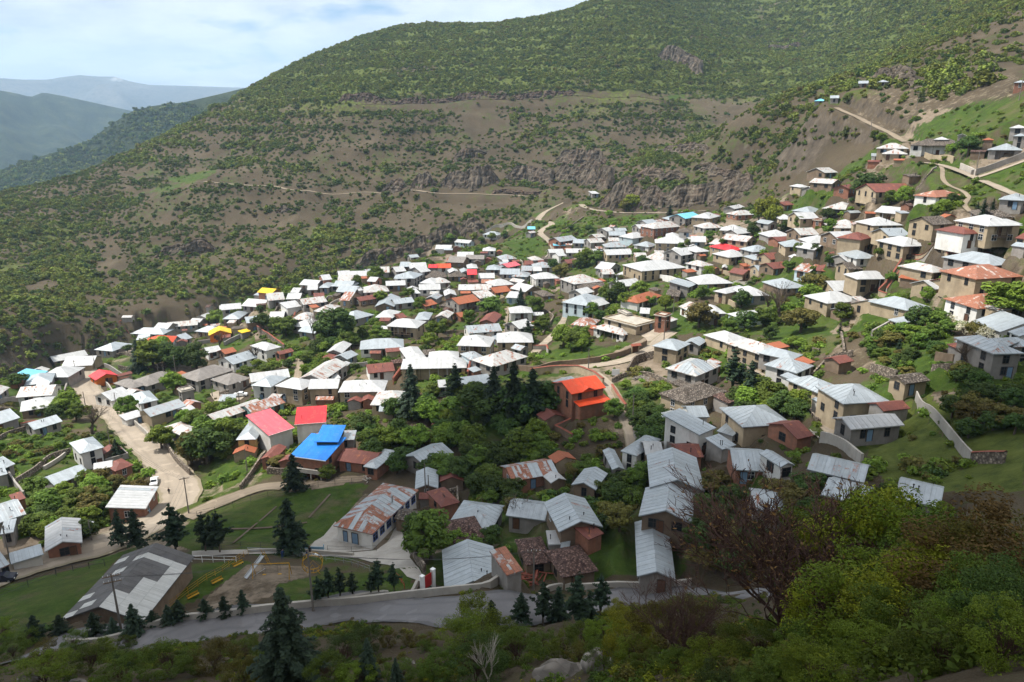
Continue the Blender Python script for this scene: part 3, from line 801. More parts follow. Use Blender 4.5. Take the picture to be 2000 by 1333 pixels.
def ground_mat():
    m, nt, b = mat_base('hillside_ground')
    at = nd(nt, 'ShaderNodeAttribute', attribute_name='cover')
    s = nt.nodes.new('ShaderNodeSeparateColor'); nt.links.new(at.outputs['Color'], s.inputs[0])
    gr, ba, ro = s.outputs[0], s.outputs[1], s.outputs[2]
    fo = at.outputs['Alpha']
    nA = noise(nt, 0.035, 7, 0.62); nB = noise(nt, 0.35, 6, 0.68); nC = noise(nt, 2.4, 5, 0.7)
    soil = ramp(nt, nA, [(0.3, (0.054, 0.042, 0.028)), (0.55, (0.084, 0.065, 0.043)), (0.75, (0.122, 0.096, 0.066))])
    soil = mix(nt, ramp(nt, nC, [(0.45, (0, 0, 0)), (0.8, (0.6, 0.6, 0.6))]), soil, (0.036, 0.029, 0.021))
    soil = mix(nt, ramp(nt, nB, [(0.52, (0, 0, 0)), (0.7, (0.45, 0.45, 0.45))]), soil, (0.062, 0.070, 0.026))
    grass = ramp(nt, nB, [(0.3, (0.026, 0.047, 0.010)), (0.55, (0.050, 0.084, 0.014)), (0.75, (0.088, 0.105, 0.026))])
    grass = mix(nt, ramp(nt, nC, [(0.5, (0, 0, 0)), (0.75, (0.5, 0.5, 0.5))]), grass, (0.022, 0.038, 0.009))
    grass = mix(nt, ramp(nt, nA, [(0.5, (0, 0, 0)), (0.7, (0.45, 0.45, 0.45))]), grass, (0.105, 0.098, 0.032))
    nD = noise(nt, 0.11, 6, 0.7)
    grass = mix(nt, ramp(nt, nD, [(0.52, (0, 0, 0)), (0.66, (0.8, 0.8, 0.8))]), grass, (0.10, 0.085, 0.048))
    bare = ramp(nt, nB, [(0.3, (0.14, 0.11, 0.08)), (0.7, (0.25, 0.20, 0.15))])
    wood = ramp(nt, nB, [(0.3, (0.04, 0.055, 0.014)), (0.5, (0.08, 0.10, 0.022)), (0.7, (0.115, 0.135, 0.034))])
    rk = noise(nt, 0.22, 7, 0.72, scl=(1, 1, 0.35))
    rock = ramp(nt, rk, [(0.3, (0.042, 0.034, 0.026)), (0.5, (0.085, 0.069, 0.052)), (0.72, (0.14, 0.115, 0.088))])
    def fac(x, amp=0.8):
        return ramp(nt, mmath(nt, 'MULTIPLY_ADD', mmath(nt, 'SUBTRACT', nB, 0.5), amp * 1.6, x), [(0.34, (0, 0, 0)), (0.62, (1, 1, 1))])
    c = mix(nt, fac(fo), soil, wood)
    c = mix(nt, fac(gr), c, grass)
    c = mix(nt, fac(ba), c, bare)
    c = mix(nt, fac(ro), c, rock)
    nt.links.new(c, b.inputs['Base Color'])
    b.inputs['Roughness'].default_value = 0.95
    b.inputs['Specular IOR Level'].default_value = 0.1
    bump(nt, b, mix(nt, 0.5, nB, nC), 0.7, 0.6)
    return m
M['ground'] = ground_mat()

# ------------------------------------------------------------------ houses
# Survey sheets: origin x, y and scale of the enlargement in which eave ends were read off.
SHEETS = {'A': (0,660,4.9375), 'B': (0,900,4.9375), 'C': (350,900,4.9375), 'D': (350,660,4.9375), 'E': (700,660,4.9375), 'F': (700,900,4.9375),
          'G': (1050,660,4.9375), 'H': (1050,900,4.9375), 'I': (1400,660,6.6667), 'J': (1700,660,6.6667), 'K': (1400,850,2.76),
          'L': (150,560,6.6667), 'N': (400,540,6.6667), 'O': (650,480,6.6667), 'P': (900,480,6.6667), 'Rr': (1150,480,6.6667),
          'Mm': (1400,480,6.6667), 'U': (1700,480,6.6667), 'T': (1650,330,5.714), 'S': (1350,330,5.714), 'Q': (1050,370,5.714),
          'Qa': (800,370,5.714), 'V': (1550,130,4.444), 'X': (0,0,1)}
# front eave end points x1 y1 x2 y2 | depth m | eave height m | roof h=hip g=gable f=gable end in front s=lean-to t=flat | roof sheet | wall | options
#   options: v = veranda in front, c = stove pipes, n = no windows, name of a landmark after '!'
HOUSES = {
'A': '''905 115 1085 132 9 3 h l c|515 235 850 168 8 2.8 g w d|590 280 890 265 9 2.8 g w t|300 412 465 322 6 2.8 s c t !cyanroof|370 383 660 380 9 3 h w c
230 462 500 428 9 3 h l c|150 578 500 552 8 3.2 g w w c|-40 580 95 478 8 3 g w c|190 715 560 655 8 2.8 h w d c|-60 850 195 770 8 3 g w c|325 890 605 805 5.5 2.6 g l c c
770 1120 1005 1055 7.5 5 h l w !whitebox|1110 1290 1290 1225 5 2.6 h m b|0 1280 148 1215 6 3 g l c|-30 1340 75 1312 5 3 s l c|920 412 1140 362 6 3 f r o !redgate|1420 470 1740 362 8 3 h g c
1270 495 1425 447 9 3 h g c !barrack|1075 612 1275 545 8 3 g w w|1345 640 1530 600 9 3 h l w c|1450 765 1795 655 6 3.3 g w t|1745 530 1880 500 4 5 t t c|1780 960 1965 895 9 2.8 h v c|1215 800 1395 745 4 2.6 s w w''',
'B': '''520 240 860 110 5 2.5 g l c|900 92 1085 60 4 2.5 g w c|-60 620 255 515 7 3 g l c|0 715 130 690 4 2.6 s l c|430 884 795 792 8 2.6 f w b !corrugated|105 1000 420 905 3 1.9 s l w n
0 1040 95 1000 8 3 g u c|1405 465 1530 250 6.2 3.6 s w b !roadside|130 400 250 362 3 2.4 s m b n''',
'D': '''270 150 410 125 6 3 g w w|440 160 560 130 5 2.4 g q d|520 260 760 186 8 3 g w w|835 128 990 88 9 4.5 h w w !whitehip|970 165 1110 130 4 2.8 g m b|175 425 535 310 9 3.8 h g c|470 460 690 390 8 3.2 h g c
690 430 1070 380 7 3 g w w|690 460 885 478 8 5.5 h w w|920 465 1180 505 7 5.5 h w t !tanrow|1240 495 1530 490 7 5.5 g w t|1530 527 1975 520 8 4.5 h w t c|1390 415 1630 250 7 4 g v c|1430 412 1560 385 3 2.5 s w w
1620 210 1730 160 5 3 g w c|1570 150 1665 60 5 3 g w c|345 808 820 645 5 3 g w t|700 730 1025 625 6 3 g u e !tealshed|375 615 535 605 4 2.6 s w w|545 985 742 980 12 5 h l y !ochre
780 1172 920 1178 6 2.6 f m b|1500 990 1690 985 4 5 s w c|1515 1185 1870 1232 6 2.6 g m b|865 945 1112 868 10 5.5 s p w n !pinkroof|1112 838 1415 815 7 6 s r w n !redplane|1060 1140 1412 1188 8 5 s b b !blueroof|1300 1003 1535 1006 6 6.6 s b k n''',
'E': '''10 115 440 95 9 3 h w w v|95 345 355 318 7 3 g m w !redbrownroof|470 215 660 195 11 3 h w c|670 205 968 200 6 3 h w c|405 303 1045 290 8 4 h w t v|945 75 1270 88 9 5.5 h w t v|1080 215 1225 190 6 3 h w n
1335 48 1690 45 9 4 h w t|1300 285 1640 180 8 3.5 h w c c|1560 125 1655 95 4 3 f w c|110 650 490 655 9 3 h v t|1000 470 1290 430 6 3 g l c|775 480 850 475 5 3 g w c|1330 680 1590 650 5 2.5 g m b|700 840 820 850 5 2.5 h m b
640 1240 920 1108 6 3 g l c|45 1242 175 1265 8 3 h l b''',
'F': '''545 278 770 268 8 3 f l d !greygable|800 450 980 400 7 2.8 h m b|870 605 1290 665 8 3 h l c c !bluegreyhip|915 800 1240 740 7 2 h S d !woodpile|1420 530 1800 580 6 3 g l c|1610 1010 1880 975 7 2 h S d !shinglehut|1430 1110 1590 1060 4 2.2 s u c n''',
'X': '''651 1027 727 1044 d817,957 3.2 h U w n !school @100|118 1212 279 1215 d373,1087 3.0 f G d n !hall z-58.6|1000 941 1091 925 7 3 g u b|869 1159 979 1150 10.5 3 f l w c !nearblue @98|1269 953 1376 960 12 3.5 f l c !bigridge|1661.7 839.7 1767 831 5 3 g w c v !creamroof|1647.5 789.7 1739 784.5 9 5 h l t c !bigtan|1674.5 546 1749.5 545 8 4 h w t v''',
'H': '''235 1130 590 1060 7 2 h S d !rubblehut|105 812 230 806 3 2.3 s w c n|215 872 305 880 3 2 s l c n|205 690 630 640 9 3.5 f l d c !browngable|490 765 640 700 4 2.6 s m b n|325 235 560 285 7 2.6 f l d|975 535 1490 610 9 3 f l d c|960 1120 1330 1150 14 3 f l c @98''',
'G': '''720 1275 840 1270 7 2.2 f l c|800 1092 960 1142 8 4 h l w v|1040 1130 1220 1130 5 3 g w d|165 550 420 440 5 4 g l b|1530 375 1770 270 7 3.8 h v c !greyhip|1430 640 1835 515 6.5 3.8 h s t !slatelong|1560 940 1725 868 7 5.6 s l w c !whitemodern
1725 900 1885 950 8 3.5 s l w n|1470 770 1660 765 5 5 g l w n|1345 125 1480 55 6 4.5 h l t|1560 78 1635 30 4.5 2.6 g l c|1780 1080 1918 1035 4 2.6 s l c n|1365 1160 1605 1150 5 2.6 g m b|325 545 660 480 7 6.2 g o b !orangehouse|405 665 715 605 3.2 3.2 s o b n''',
'K': '''90 187 290 198 8 3 g l b|345 175 420 162 5 3 f l w|485 185 795 258 6 3 g k w !longwhite|560 322 790 388 6 2.8 g l b|960 335 1205 395 6 3 g l c v|190 400 370 420 6 3 g l c''',
'I': '''610 235 905 172 10 4.6 h v t v !stairhouse|975 295 1120 222 7 3 h l c|1045 465 1270 367 6.5 4.5 h l w !smallwhite|1170 640 1270 595 5 3 s l w|1310 720 1640 660 7 3 h l t v|340 1168 980 1122 8 4.6 h l t|1050 1322 1270 1272 6 2.4 g m b|1435 890 1490 860 3 2.6 s l w n|1320 765 1440 755 3 2.6 s l w n|1600 340 1790 300 4 2.2 g m d n''',
'L': '''690 615 1130 625 9 3 h l c|1175 533 1575 500 8 3 g w c|990 548 1180 556 9 3 g w c|1460 460 1600 468 6 3 g w c|1530 582 1800 606 7 3 h l t|850 765 1240 740 9 3.6 h o w !orangeroof|770 696 930 690 6 3 g l c|1390 700 1510 665 7 3 g l c''',
'N': '''50 772 350 742 6 3.2 f y o !yellowgable|480 740 600 712 3 2.6 s y c n|680 208 870 225 6 3.6 g y b !yellowfar|470 385 740 405 9 3 g w c|820 320 1045 300 9 3.6 g w c v|1055 298 1240 296 7 3.4 g w c|1070 420 1280 385 6 3 s w w n|1280 372 1600 330 7 3 g v c|1400 456 1600 470 9 4 h w t|1745 312 1880 320 10 4 g u t
225 558 445 558 10 4 h l d|215 442 480 420 7 3 g w c|190 432 340 420 6 3 g w c|10 540 110 502 5 3 g w c|540 612 745 590 7 4 g l d|830 545 1025 540 7 3 g w c|1120 562 1400 570 8 3 h w c|1110 642 1480 690 8 3 h w c|1210 716 1430 745 6 3 g l c|1480 670 1610 650 6 3 g w c
1225 110 1450 125 7 3 g w c|1540 52 1660 40 7 4 g w b|1330 180 1470 175 6 3 g w c|1480 150 1620 150 8 3 h l c|1625 130 1920 140 7 3 h l c|1705 202 1950 215 8 3 g w c|1110 212 1220 215 6 3 g w c|1750 50 1920 50 7 3 g w c|1420 275 1560 266 5 2.5 g m b''',
'O': '''80 420 240 410 9 3 g w c|215 402 450 395 7 3 g w c|0 530 250 535 7 3 g l c|60 465 250 460 6 3 g w c|40 595 200 600 8 3 g w c|440 465 555 472 6 3 g w b|340 590 400 580 5 3 g w c|540 356 740 350 8 3 g w c|450 356 540 346 5 3 g w c|820 345 960 332 7 3 g w c
865 276 1000 276 7 3 g l c|1000 300 1230 290 8 3 g w c|1150 352 1280 330 8 4 g w c|790 433 1060 430 7 4.5 h l w|1062 430 1182 370 8 4.5 h l c|690 525 950 515 6 3 g w d|400 616 740 595 9 2.6 h v c|355 726 740 662 5 2.2 g m d|1125 490 1330 500 8 3 h w c|1335 496 1540 480 8 3 h v c
1120 580 1405 572 7 3.2 g w w|1455 656 1615 650 8 2.4 f w c|1630 580 1850 580 7 3.4 g w t|1050 630 1145 620 5 3 s w c|1200 690 1350 700 6 3 f w c|545 796 800 796 14 2.6 f l d|810 765 1070 735 6 3 g l c|1640 770 1920 716 8 5 g q c v !rustlong|1210 795 1365 756 6 2.6 g q d|1380 780 1530 800 7 2.2 h s d
265 970 545 900 8 3 h l c|545 936 780 945 9 3 h w c|870 950 970 930 5 2.4 g m b|1060 966 1250 968 9 3 h l c|1325 936 1500 945 7 4 f w c|1660 935 1815 906 5 2.2 g q b|690 1050 1100 1076 8 5 h w t v|1750 380 1880 378 6 6 s r b !redtower|1200 420 1490 410 9 2.6 h s d|1500 410 1740 405 8 2.6 h s d
1240 290 1360 290 5 3 g r c|1350 293 1540 290 6 3 g o w !orangerow|1515 356 1650 350 7 3 f w c|1670 356 1790 352 7 3 f l c|1750 298 1890 295 8 3 h w c|1480 216 1700 226 9 3 g g d|1615 150 1830 150 8 3 g w c|1330 46 1540 48 7 3 g w w''',
'Qa': '''495 590 660 605 7 3 g w n|810 505 985 515 8 3 h l w|810 690 960 690 8 3.2 h w w|1015 785 1200 776 8 3 h w c|1315 446 1405 446 5 3.6 s c b !towerhut|1350 492 1415 480 4 2.6 g w c|10 765 110 756 5 2.4 g l c|620 780 830 782 7 3 g g c''',
'P': '''180 575 400 575 7 3.6 g w t v|100 1146 540 1110 7 3.6 g w w|330 1202 480 1246 7 3 f l c|320 315 515 318 8 3 h w c|505 375 765 378 8 4 g l c|615 288 780 252 6 3 g p c|525 276 640 270 7 3 g l c|780 328 930 330 6 3 s w b|950 290 1215 285 8 3 h w c|940 332 1060 330 6 3 g w c|840 250 955 246 6 3 g m b
655 402 870 410 8 3 h w c|785 488 885 466 6 3 f w c|965 440 1290 425 8 4 h w w v|225 428 445 425 7 3 g w c|265 490 420 490 5 3 g U b|410 530 700 505 8 3.6 h w b|450 620 660 592 7 2.2 g q b|680 590 830 580 6 2.6 g q d|840 605 1060 562 8 3 f w d|250 690 465 665 7 3.6 s w c|580 676 745 686 6 3.6 s w n
640 882 945 876 7 5.6 h w w v !twostorey|760 1086 960 1040 7 3 g w c|440 1010 540 900 5 2.4 g m b|1070 666 1240 650 8 2.2 h s d|1480 505 1850 465 10 5 h w c|1520 560 1890 550 6 3 g s t|1670 790 1900 690 9 4.6 h l n c|1580 640 1740 600 6 4 g w c|1790 790 1940 752 6 3 g w c|1425 1030 1700 1062 8 3 h u t
1155 96 1350 90 6 3 g w c|1370 96 1640 96 7 3 g w c|1575 106 1790 100 7 3 g w c|1275 140 1380 130 6 4 g w w|930 195 1085 186 7 3 h w c|1390 236 1520 225 6 2.6 g m d''',
'Rr': '''40 1066 450 1172 8 3.6 h v w v !whiteveranda|0 106 130 102 6 3 g w c|115 112 250 106 6 3 g w c|235 126 585 112 8 4 g w t|265 320 430 272 6 3 f w c|180 376 340 370 6 3 g w c|345 378 445 448 8 3 g w n|430 540 705 502 7 3 g w c|690 335 1285 285 12 5 h w t !longtanhall|740 150 900 208 9 3 g w t|600 150 760 150 6 3 g w t
1205 132 1435 96 8 5 g w c|1020 92 1100 104 8 4.4 g w t|1400 88 1575 76 8 4 h w c|1470 275 1630 252 7 4 h v w|1430 508 1890 490 9 3 h w d|1300 545 1420 496 6 3 s l c|1620 592 1790 627 10 5 h w t|1590 890 1800 886 8 4.6 h w c v|1800 886 1925 932 9 4.6 h w n|640 752 970 652 6 3 h q w v !rustveranda
1000 652 1180 666 6 2.6 g s d|1170 792 1345 872 6 3.6 g w w|660 882 790 890 5 3 g w c|1730 290 1800 294 5 3 f w b|620 1060 890 990 11 3 t t t !concrete|490 905 575 897 5 6 t t c n|1000 932 1090 897 4 7 t t b !bricktower''',
'Mm': '''135 1270 425 1218 7 3.6 h w t|370 658 700 650 9 4 h w c|160 157 445 132 8 4 h w t v|500 190 695 182 7 4 h w t|700 182 880 170 7 4 g m t|740 305 960 282 6 3 g m d|545 332 745 326 6 4 g w t v|990 312 1200 350 8 3.6 g u n|1290 326 1560 345 7 4.6 h m t v|1410 186 1690 220 8 4 h w c
1740 240 1905 228 8 4 g w c|1720 310 1900 306 6 5 g s t|850 565 1190 546 9 3 h l d|1530 592 1790 586 8 3 g w t|1440 755 1900 720 8 4.6 h w t|1730 870 2000 978 8 3 g l w !whitelong|340 380 480 352 5 4 f m t|1460 96 1680 118 6 3 h m c''',
'S': '''430 917 598 903 10 4 h r t !redbright|1375 908 1530 890 6 4 f w c|1045 870 1330 875 8 4.6 h l t|690 930 930 915 7 3 h w c|1310 830 1635 832 8 4 h w c|1650 795 1885 786 8 4 g w d v|1600 660 1970 665 9 4 h w t|1455 440 1815 462 9 4 h w c v|1115 466 1325 488 8 2.6 h l c|990 565 1170 568 8 4 h w t|1215 560 1435 556 8 4 g w t
1350 572 1460 582 7 4 t t b !pinkbrick|870 760 1145 756 8 3 h w c|1220 742 1435 736 8 3 g v d|970 810 1120 800 5 2.6 g m b|505 520 745 510 7 3 h v b|860 620 980 612 6 2.6 f l c|310 686 590 700 8 4.6 h w t|145 666 370 656 8 3 h w c|215 557 330 527 8 4.6 h w t|620 816 740 790 9 3 f w t|520 730 680 712 6 3 g w c
195 832 300 850 7 4 g v t|0 825 165 820 7 3 g w c|60 930 205 915 7 3 h w c|-30 950 90 946 7 3 h w c|485 450 600 426 5 3 g w c|1495 46 1640 40 8 3.6 g v d|1575 168 1690 158 8 3.6 f w d|1222 208 1330 206 7 5 h w t|1380 236 1440 230 5 3 g w c|1770 225 1850 211 5 4 g m b|1045 410 1150 400 5 2.6 g m d''',
'T': '''345 262 785 258 10 4.6 g m t !maroonlong|325 480 575 503 7 4 g w t v|320 635 655 630 8 4 h w t|495 752 745 746 7 3 g w t|345 800 550 842 9 6 h w t|655 868 975 858 9 6 h w t v !twinblock|975 890 1250 950 8 4 h m w|1330 730 1550 720 7 5 h m w !maroontower|990 626 1220 616 7 6 g s t|1010 722 1290 766 6 4 g s w
1410 598 1590 626 8 5 h w t|1600 640 1990 632 9 6 h w t v|1460 522 1905 540 9 3 h s d|1710 340 2000 355 9 5 h l c|1025 318 1330 300 6 3 h U w|185 796 330 762 6 6 h m t|1340 1035 1615 1080 8 3.6 h w c v|1620 1085 1945 1060 10 4 h w c|1900 770 2010 785 8 4 g m t|130 1006 400 1000 8 3 h l w''',
'U': '''810 355 1045 332 8 4 h v t|700 466 800 440 5 2.6 f q d|850 570 1065 552 6 5 g w t !polehouse|1068 548 1212 530 6 4.6 g m t|1380 440 2010 402 8 6.5 h U t !rustytan|945 686 1392 825 9 6 h U w !rustywhite|1330 980 1690 1125 9 3 g l w|1790 1120 1940 1185 7 4 g l w|475 845 775 796 8 4 h l t|195 862 300 846 8 4 g v t|230 960 385 1020 6 3 s l t''',
'J': '''1095 45 1370 150 10 6 h k c !oldgrey|1372 148 1592 196 9 6 h k c|1604 215 2010 206 8 5 h k c|460 602 785 556 4 3 g s t''',
'V': '''178 300 290 300 8 3 h c c !bluehut|315 276 395 276 6 2.6 g l c|720 150 830 120 8 3 h l c|560 150 650 146 6 3 g l c|1005 688 1500 686 9 5 h s w v !slateupper|1215 636 1350 636 8 5 h w c|715 716 1000 710 8 4.6 h v t|765 756 990 766 8 4.6 h w t|670 796 770 762 5 3.4 s w w|1640 640 1740 636 6 3 h q d|1680 726 2000 726 8 4 h l c v|1905 606 2030 602 9 6 h l c|1870 536 2030 532 9 6 h w c|1910 140 2030 138 9 5 h l b''',
'Q': '''608 51 690 49 6 3.2 s w c !cliffhut|1135 440 1290 432 7 3 g w c|1300 441 1660 412 9 4 h w b|1225 388 1350 376 7 3 g w c|1380 371 1520 379 7 3 g l c|1480 346 1640 341 8 4 h l b|1650 330 1825 302 8 4 g c c|1215 490 1410 496 8 3 h w t|1425 531 1580 536 8 3 h w c|1565 476 1730 481 7 3 h s w|1060 551 1260 526 8 3 h w n|1020 531 1090 541 6 3 g w c
1310 601 1700 611 9 4 h w t|1710 586 1880 591 8 3 g w c|795 581 915 581 6 3 g v c|590 601 750 591 7 3 g w c|760 649 1020 646 8 3 h w c|1065 622 1240 646 7 3 h w w v|250 589 450 561 8 3 g w b|175 629 310 629 5 3 s c b|390 601 560 606 7 3 g l c|775 471 860 456 6 3 g w c|870 466 1000 463 5 3 g l c|800 516 990 516 7 3 g l c|650 541 760 531 6 3 g v d''',
}
LANDMARK = {
 'pinkroof': ('the pink-red roofed house', 'white house with sloping faded pink-red roof'),
 'redplane': ('the red lean-to roof', 'white walled block under a bright red sloping roof'),
 'blueroof': ('the bright blue roofed house', 'brick house under a wide bright blue sloping roof'),
 'orangehouse': ('the orange two-storey house', 'unfinished brick two-storey house with bright orange gable roof'),
 'school': ('the school', 'long white school building with rust-streaked metal hip roof'),
 'hall': ('the grey asbestos hall', 'big hall with dark asbestos gable roof patched with white sheets'),
 'roadside': ('the roadside workshop', 'roadside workshop with tilted white roof and brick walls'),
 'concrete': ('the flat-roofed concrete house', 'flat-roofed tan concrete house beside the pale plaza'),
 'bricktower': ('the small brick tower', 'small square brick and cement tower beside the flat-roofed house'),  # short noun phrase used to say where neighbours stand, and the landmark's own label
 'cyanroof': ('the cyan roofed house', 'house with bright cyan roof at the far left edge of the village'),
 'whitebox': ('the white roadside house', 'white two-storey house with grey hip roof beside the concrete road bend'),
 'redgate': ('the red roofed gatehouse', 'small gatehouse with bright red gable roof on the road bend'),
 'barrack': ('the long grey barrack', 'front wing of the long grey asbestos-roofed barrack by the road'),
 'corrugated': ('the white corrugated roof', 'low house under white corrugated gable roof beside the lower left road'),
 'whitehip': ('the white hip-roofed villa', 'white walled villa with folded white hip roof above brown sheds'),
 'tanrow': ('the tan two-storey row', 'tan two-storey row house with white ribbed hip roof facing the yard'),
 'tealshed': ('the teal walled shed', 'long shed with rust streaked roof and teal glazed wall'),
 'ochre': ('the ochre house', 'ochre plastered two-storey house with long grey hip roof'),
 'redbrownroof': ('the oxide red roof', 'small white house with oxide red gable roof and garden wall'),
 'greygable': ('the ridged grey roof', 'grey ridged gable roof with gable towards the school building'),
 'bluegreyhip': ('the wide blue-grey hip roof', 'wide blue-grey hip-roofed house beside the school drive'),
 'woodpile': ('the shaggy timber-roofed barn', 'barn with shaggy brown timber roof below the blue-grey hip roof'),
 'shinglehut': ('the red-brown shingle hut', 'dark hut with ragged red-brown shingle roof near the foreground road'),
 'nearblue': ('the near blue-white roof', 'nearest blue-white metal gable roof just behind the foreground road wall'),
 'bigridge': ('the broad grey ridge roof', 'broad pale grey gable roof with sharp ridge among shaded trees'),
 'creamroof': ('the cream roofed bungalow', 'long bungalow with cream-white roof and dark veranda in the shaded meadow'),
 'bigtan': ('the big tan hip house', 'big tan house with shiny pale hip roof beside the alley'),
 'rubblehut': ('the collapsed shingle hut', 'hut with collapsed grey-brown shingle roof behind the pines'),
 'browngable': ('the brown gable house', 'pale blue gable roof over a brown wooden gable wall'),
 'greyhip': ('the grey block house', 'grey block house whose pale hip roof has orange rust stripes'),
 'slatelong': ('the long slate-roofed house', 'long tan house with rough grey slate and timber roof'),
 'whitemodern': ('the modern white house', 'modern white two-storey house with stepped lean-to metal roofs'),
 'longwhite': ('the long rust-spotted grey roof', 'long low white house with rust-spotted grey roof behind bare branches'),
 'stairhouse': ('the house with outside stairs', 'tan house with white rust-streaked hip roof above a concrete yard'),
 'smallwhite': ('the small white alley house', 'small white two-storey house with grey hip roof on the alley'),
 'orangeroof': ('the orange roof among trees', 'house with bright orange hip roof half hidden by trees'),
 'yellowgable': ('the yellow roofed orange house', 'orange walled house with bright yellow gable roof and grey yard wall'),
 'yellowfar': ('the ravine-edge yellow roof', 'small brick house with yellow roof on the edge of the ravine'),
 'rustlong': ('the long rust-orange house', 'long two-storey house with rust-orange roof and dark gallery'),
 'redtower': ('the red-roofed tower', 'narrow brick tower house with bright red flat-pitched roof'),
 'orangerow': ('the orange strip roof', 'low row house with orange strip roof near the far village edge'),
 'towerhut': ('the tall blue-roofed hut', 'tall brick hut with pale blue roof beside the round green field'),
 'twostorey': ('the white two-storey cube', 'white two-storey cube-like house with white roof and dark balcony'),
 'whiteveranda': ('the white veranda house', 'white house with streaked white hip roof and dark veranda beside the plaza'),
 'longtanhall': ('the long tan hall', 'long tan hall under a broad white hip roof with high walls'),
 'rustveranda': ('the rust-orange veranda house', 'low house with rust-orange hip roof and white veranda posts'),
 'whitelong': ('the long white cottage', 'long white cottage with grey gable roof at the edge of a green garden'),
 'redbright': ('the bright red village roof', 'house with flat bright red hip roof in the upper village'),
 'pinkbrick': ('the pink brick shell', 'unfinished pink brick house without a pitched roof'),
 'maroonlong': ('the maroon roofed manor', 'long tan house with maroon lower roof on the right slope'),
 'twinblock': ('the twin tan blocks', 'right block of the tall tan twin house with white hip roof'),
 'maroontower': ('the maroon hip tower', 'tall narrow house with maroon hip roof and wooden balcony'),
 'polehouse': ('the narrow tan house', 'narrow tan house with small white roof behind a wooden pole'),
 'rustytan': ('the long rusty tan house', 'long tan two-storey house with rusty striped hip roof'),
 'rustywhite': ('the rusty roofed white house', 'white two-storey house with rust-red patched hip roof and balcony'),
 'oldgrey': ('the old grey two-storey house', 'old grey two-storey house with stained metal roof in the shade'),
 'bluehut': ('the lone pale blue hut', 'lone hut with pale blue hip roof at the end of the dirt track'),
 'slateupper': ('the upper slate-roofed house', 'long upper house with dark slate roof and wooden gallery'),
 'cliffhut': ('the hut under the cliff', 'tiny white-roofed hut at the foot of the rock cliff'),
}
ROOFWORD = {'w': 'white', 'v': 'streaked white', 'l': 'pale grey', 'k': 'stained grey', 'u': 'rusting', 'U': 'rust-striped', 'm': 'maroon', 'q': 'rust-orange',
            'r': 'red', 'p': 'pink', 'o': 'orange', 'y': 'yellow', 'b': 'blue', 'c': 'pale blue', 'g': 'brown-grey', 'G': 'dark', 's': 'slate', 'S': 'shingle', 't': 'flat'}
WALLWORD = {'t': 'tan', 'y': 'ochre', 'w': 'white', 'n': 'pale blue', 'c': 'grey', 'd': 'brown', 'b': 'brick', 'o': 'orange', 'k': 'dark green', 'e': 'teal'}

# window and door meshes shared by all houses: local x across, z up, -y outwards
def window_mesh(w, h, fm, bars=True):
    b = MB()
    t = 0.07
    b.box(-w/2-t, w/2+t, -0.06, 0.05, h/2, h/2+t, 0); b.box(-w/2-t, w/2+t, -0.10, 0.05, -h/2-t, -h/2, 0)
    b.box(-w/2-t, -w/2, -0.06, 0.05, -h/2, h/2, 0); b.box(w/2, w/2+t, -0.06, 0.05, -h/2, h/2, 0)
    if bars:
        b.box(-0.03, 0.03, -0.045, 0.0, -h/2, h/2, 0); b.box(-w/2, -0.031, -0.04, 0.0, 0.12, 0.18, 0); b.box(0.031, w/2, -0.04, 0.0, 0.12, 0.18, 0)
    frame = b.data('window', [M[fm]])
    p = MB(); p.box(-w/2+0.002, w/2-0.002, -0.018, 0.03, -h/2+0.002, h/2-0.002, 0)
    pane = p.data('pane', [M['glass']])
    return frame, pane
WIN = {fm: [window_mesh(1.0, 1.3, fm), window_mesh(1.4, 1.4, fm), window_mesh(0.85, 1.6, fm)] for fm in ('frame_d', 'frame_w', 'frame_n')}
def door_mesh(mt):
    b = MB()
    b.box(-0.5, 0.5, -0.04, 0.05, 0, 2.0, 0); b.box(-0.6, -0.501, -0.08, 0.05, 0, 2.1, 1); b.box(0.501, 0.6, -0.08, 0.05, 0, 2.1, 1); b.box(-0.501, 0.501, -0.08, 0.05, 2.001, 2.1, 1)
    return b.data('door', [M[mt], M['frame_d']])
DOOR = [door_mesh('door'), door_mesh('door_n')]
def pipe_mesh():
    b = MB(); b.tube([(0, 0, -0.3), (0, 0, 0.7)], 0.065, 6); b.tube([(0, 0, 0.7), (0, 0, 0.8)], [0.13, 0.1], 6)
    return b.data('chimney_pipe', [M['dark_metal']])
PIPE = pipe_mesh()

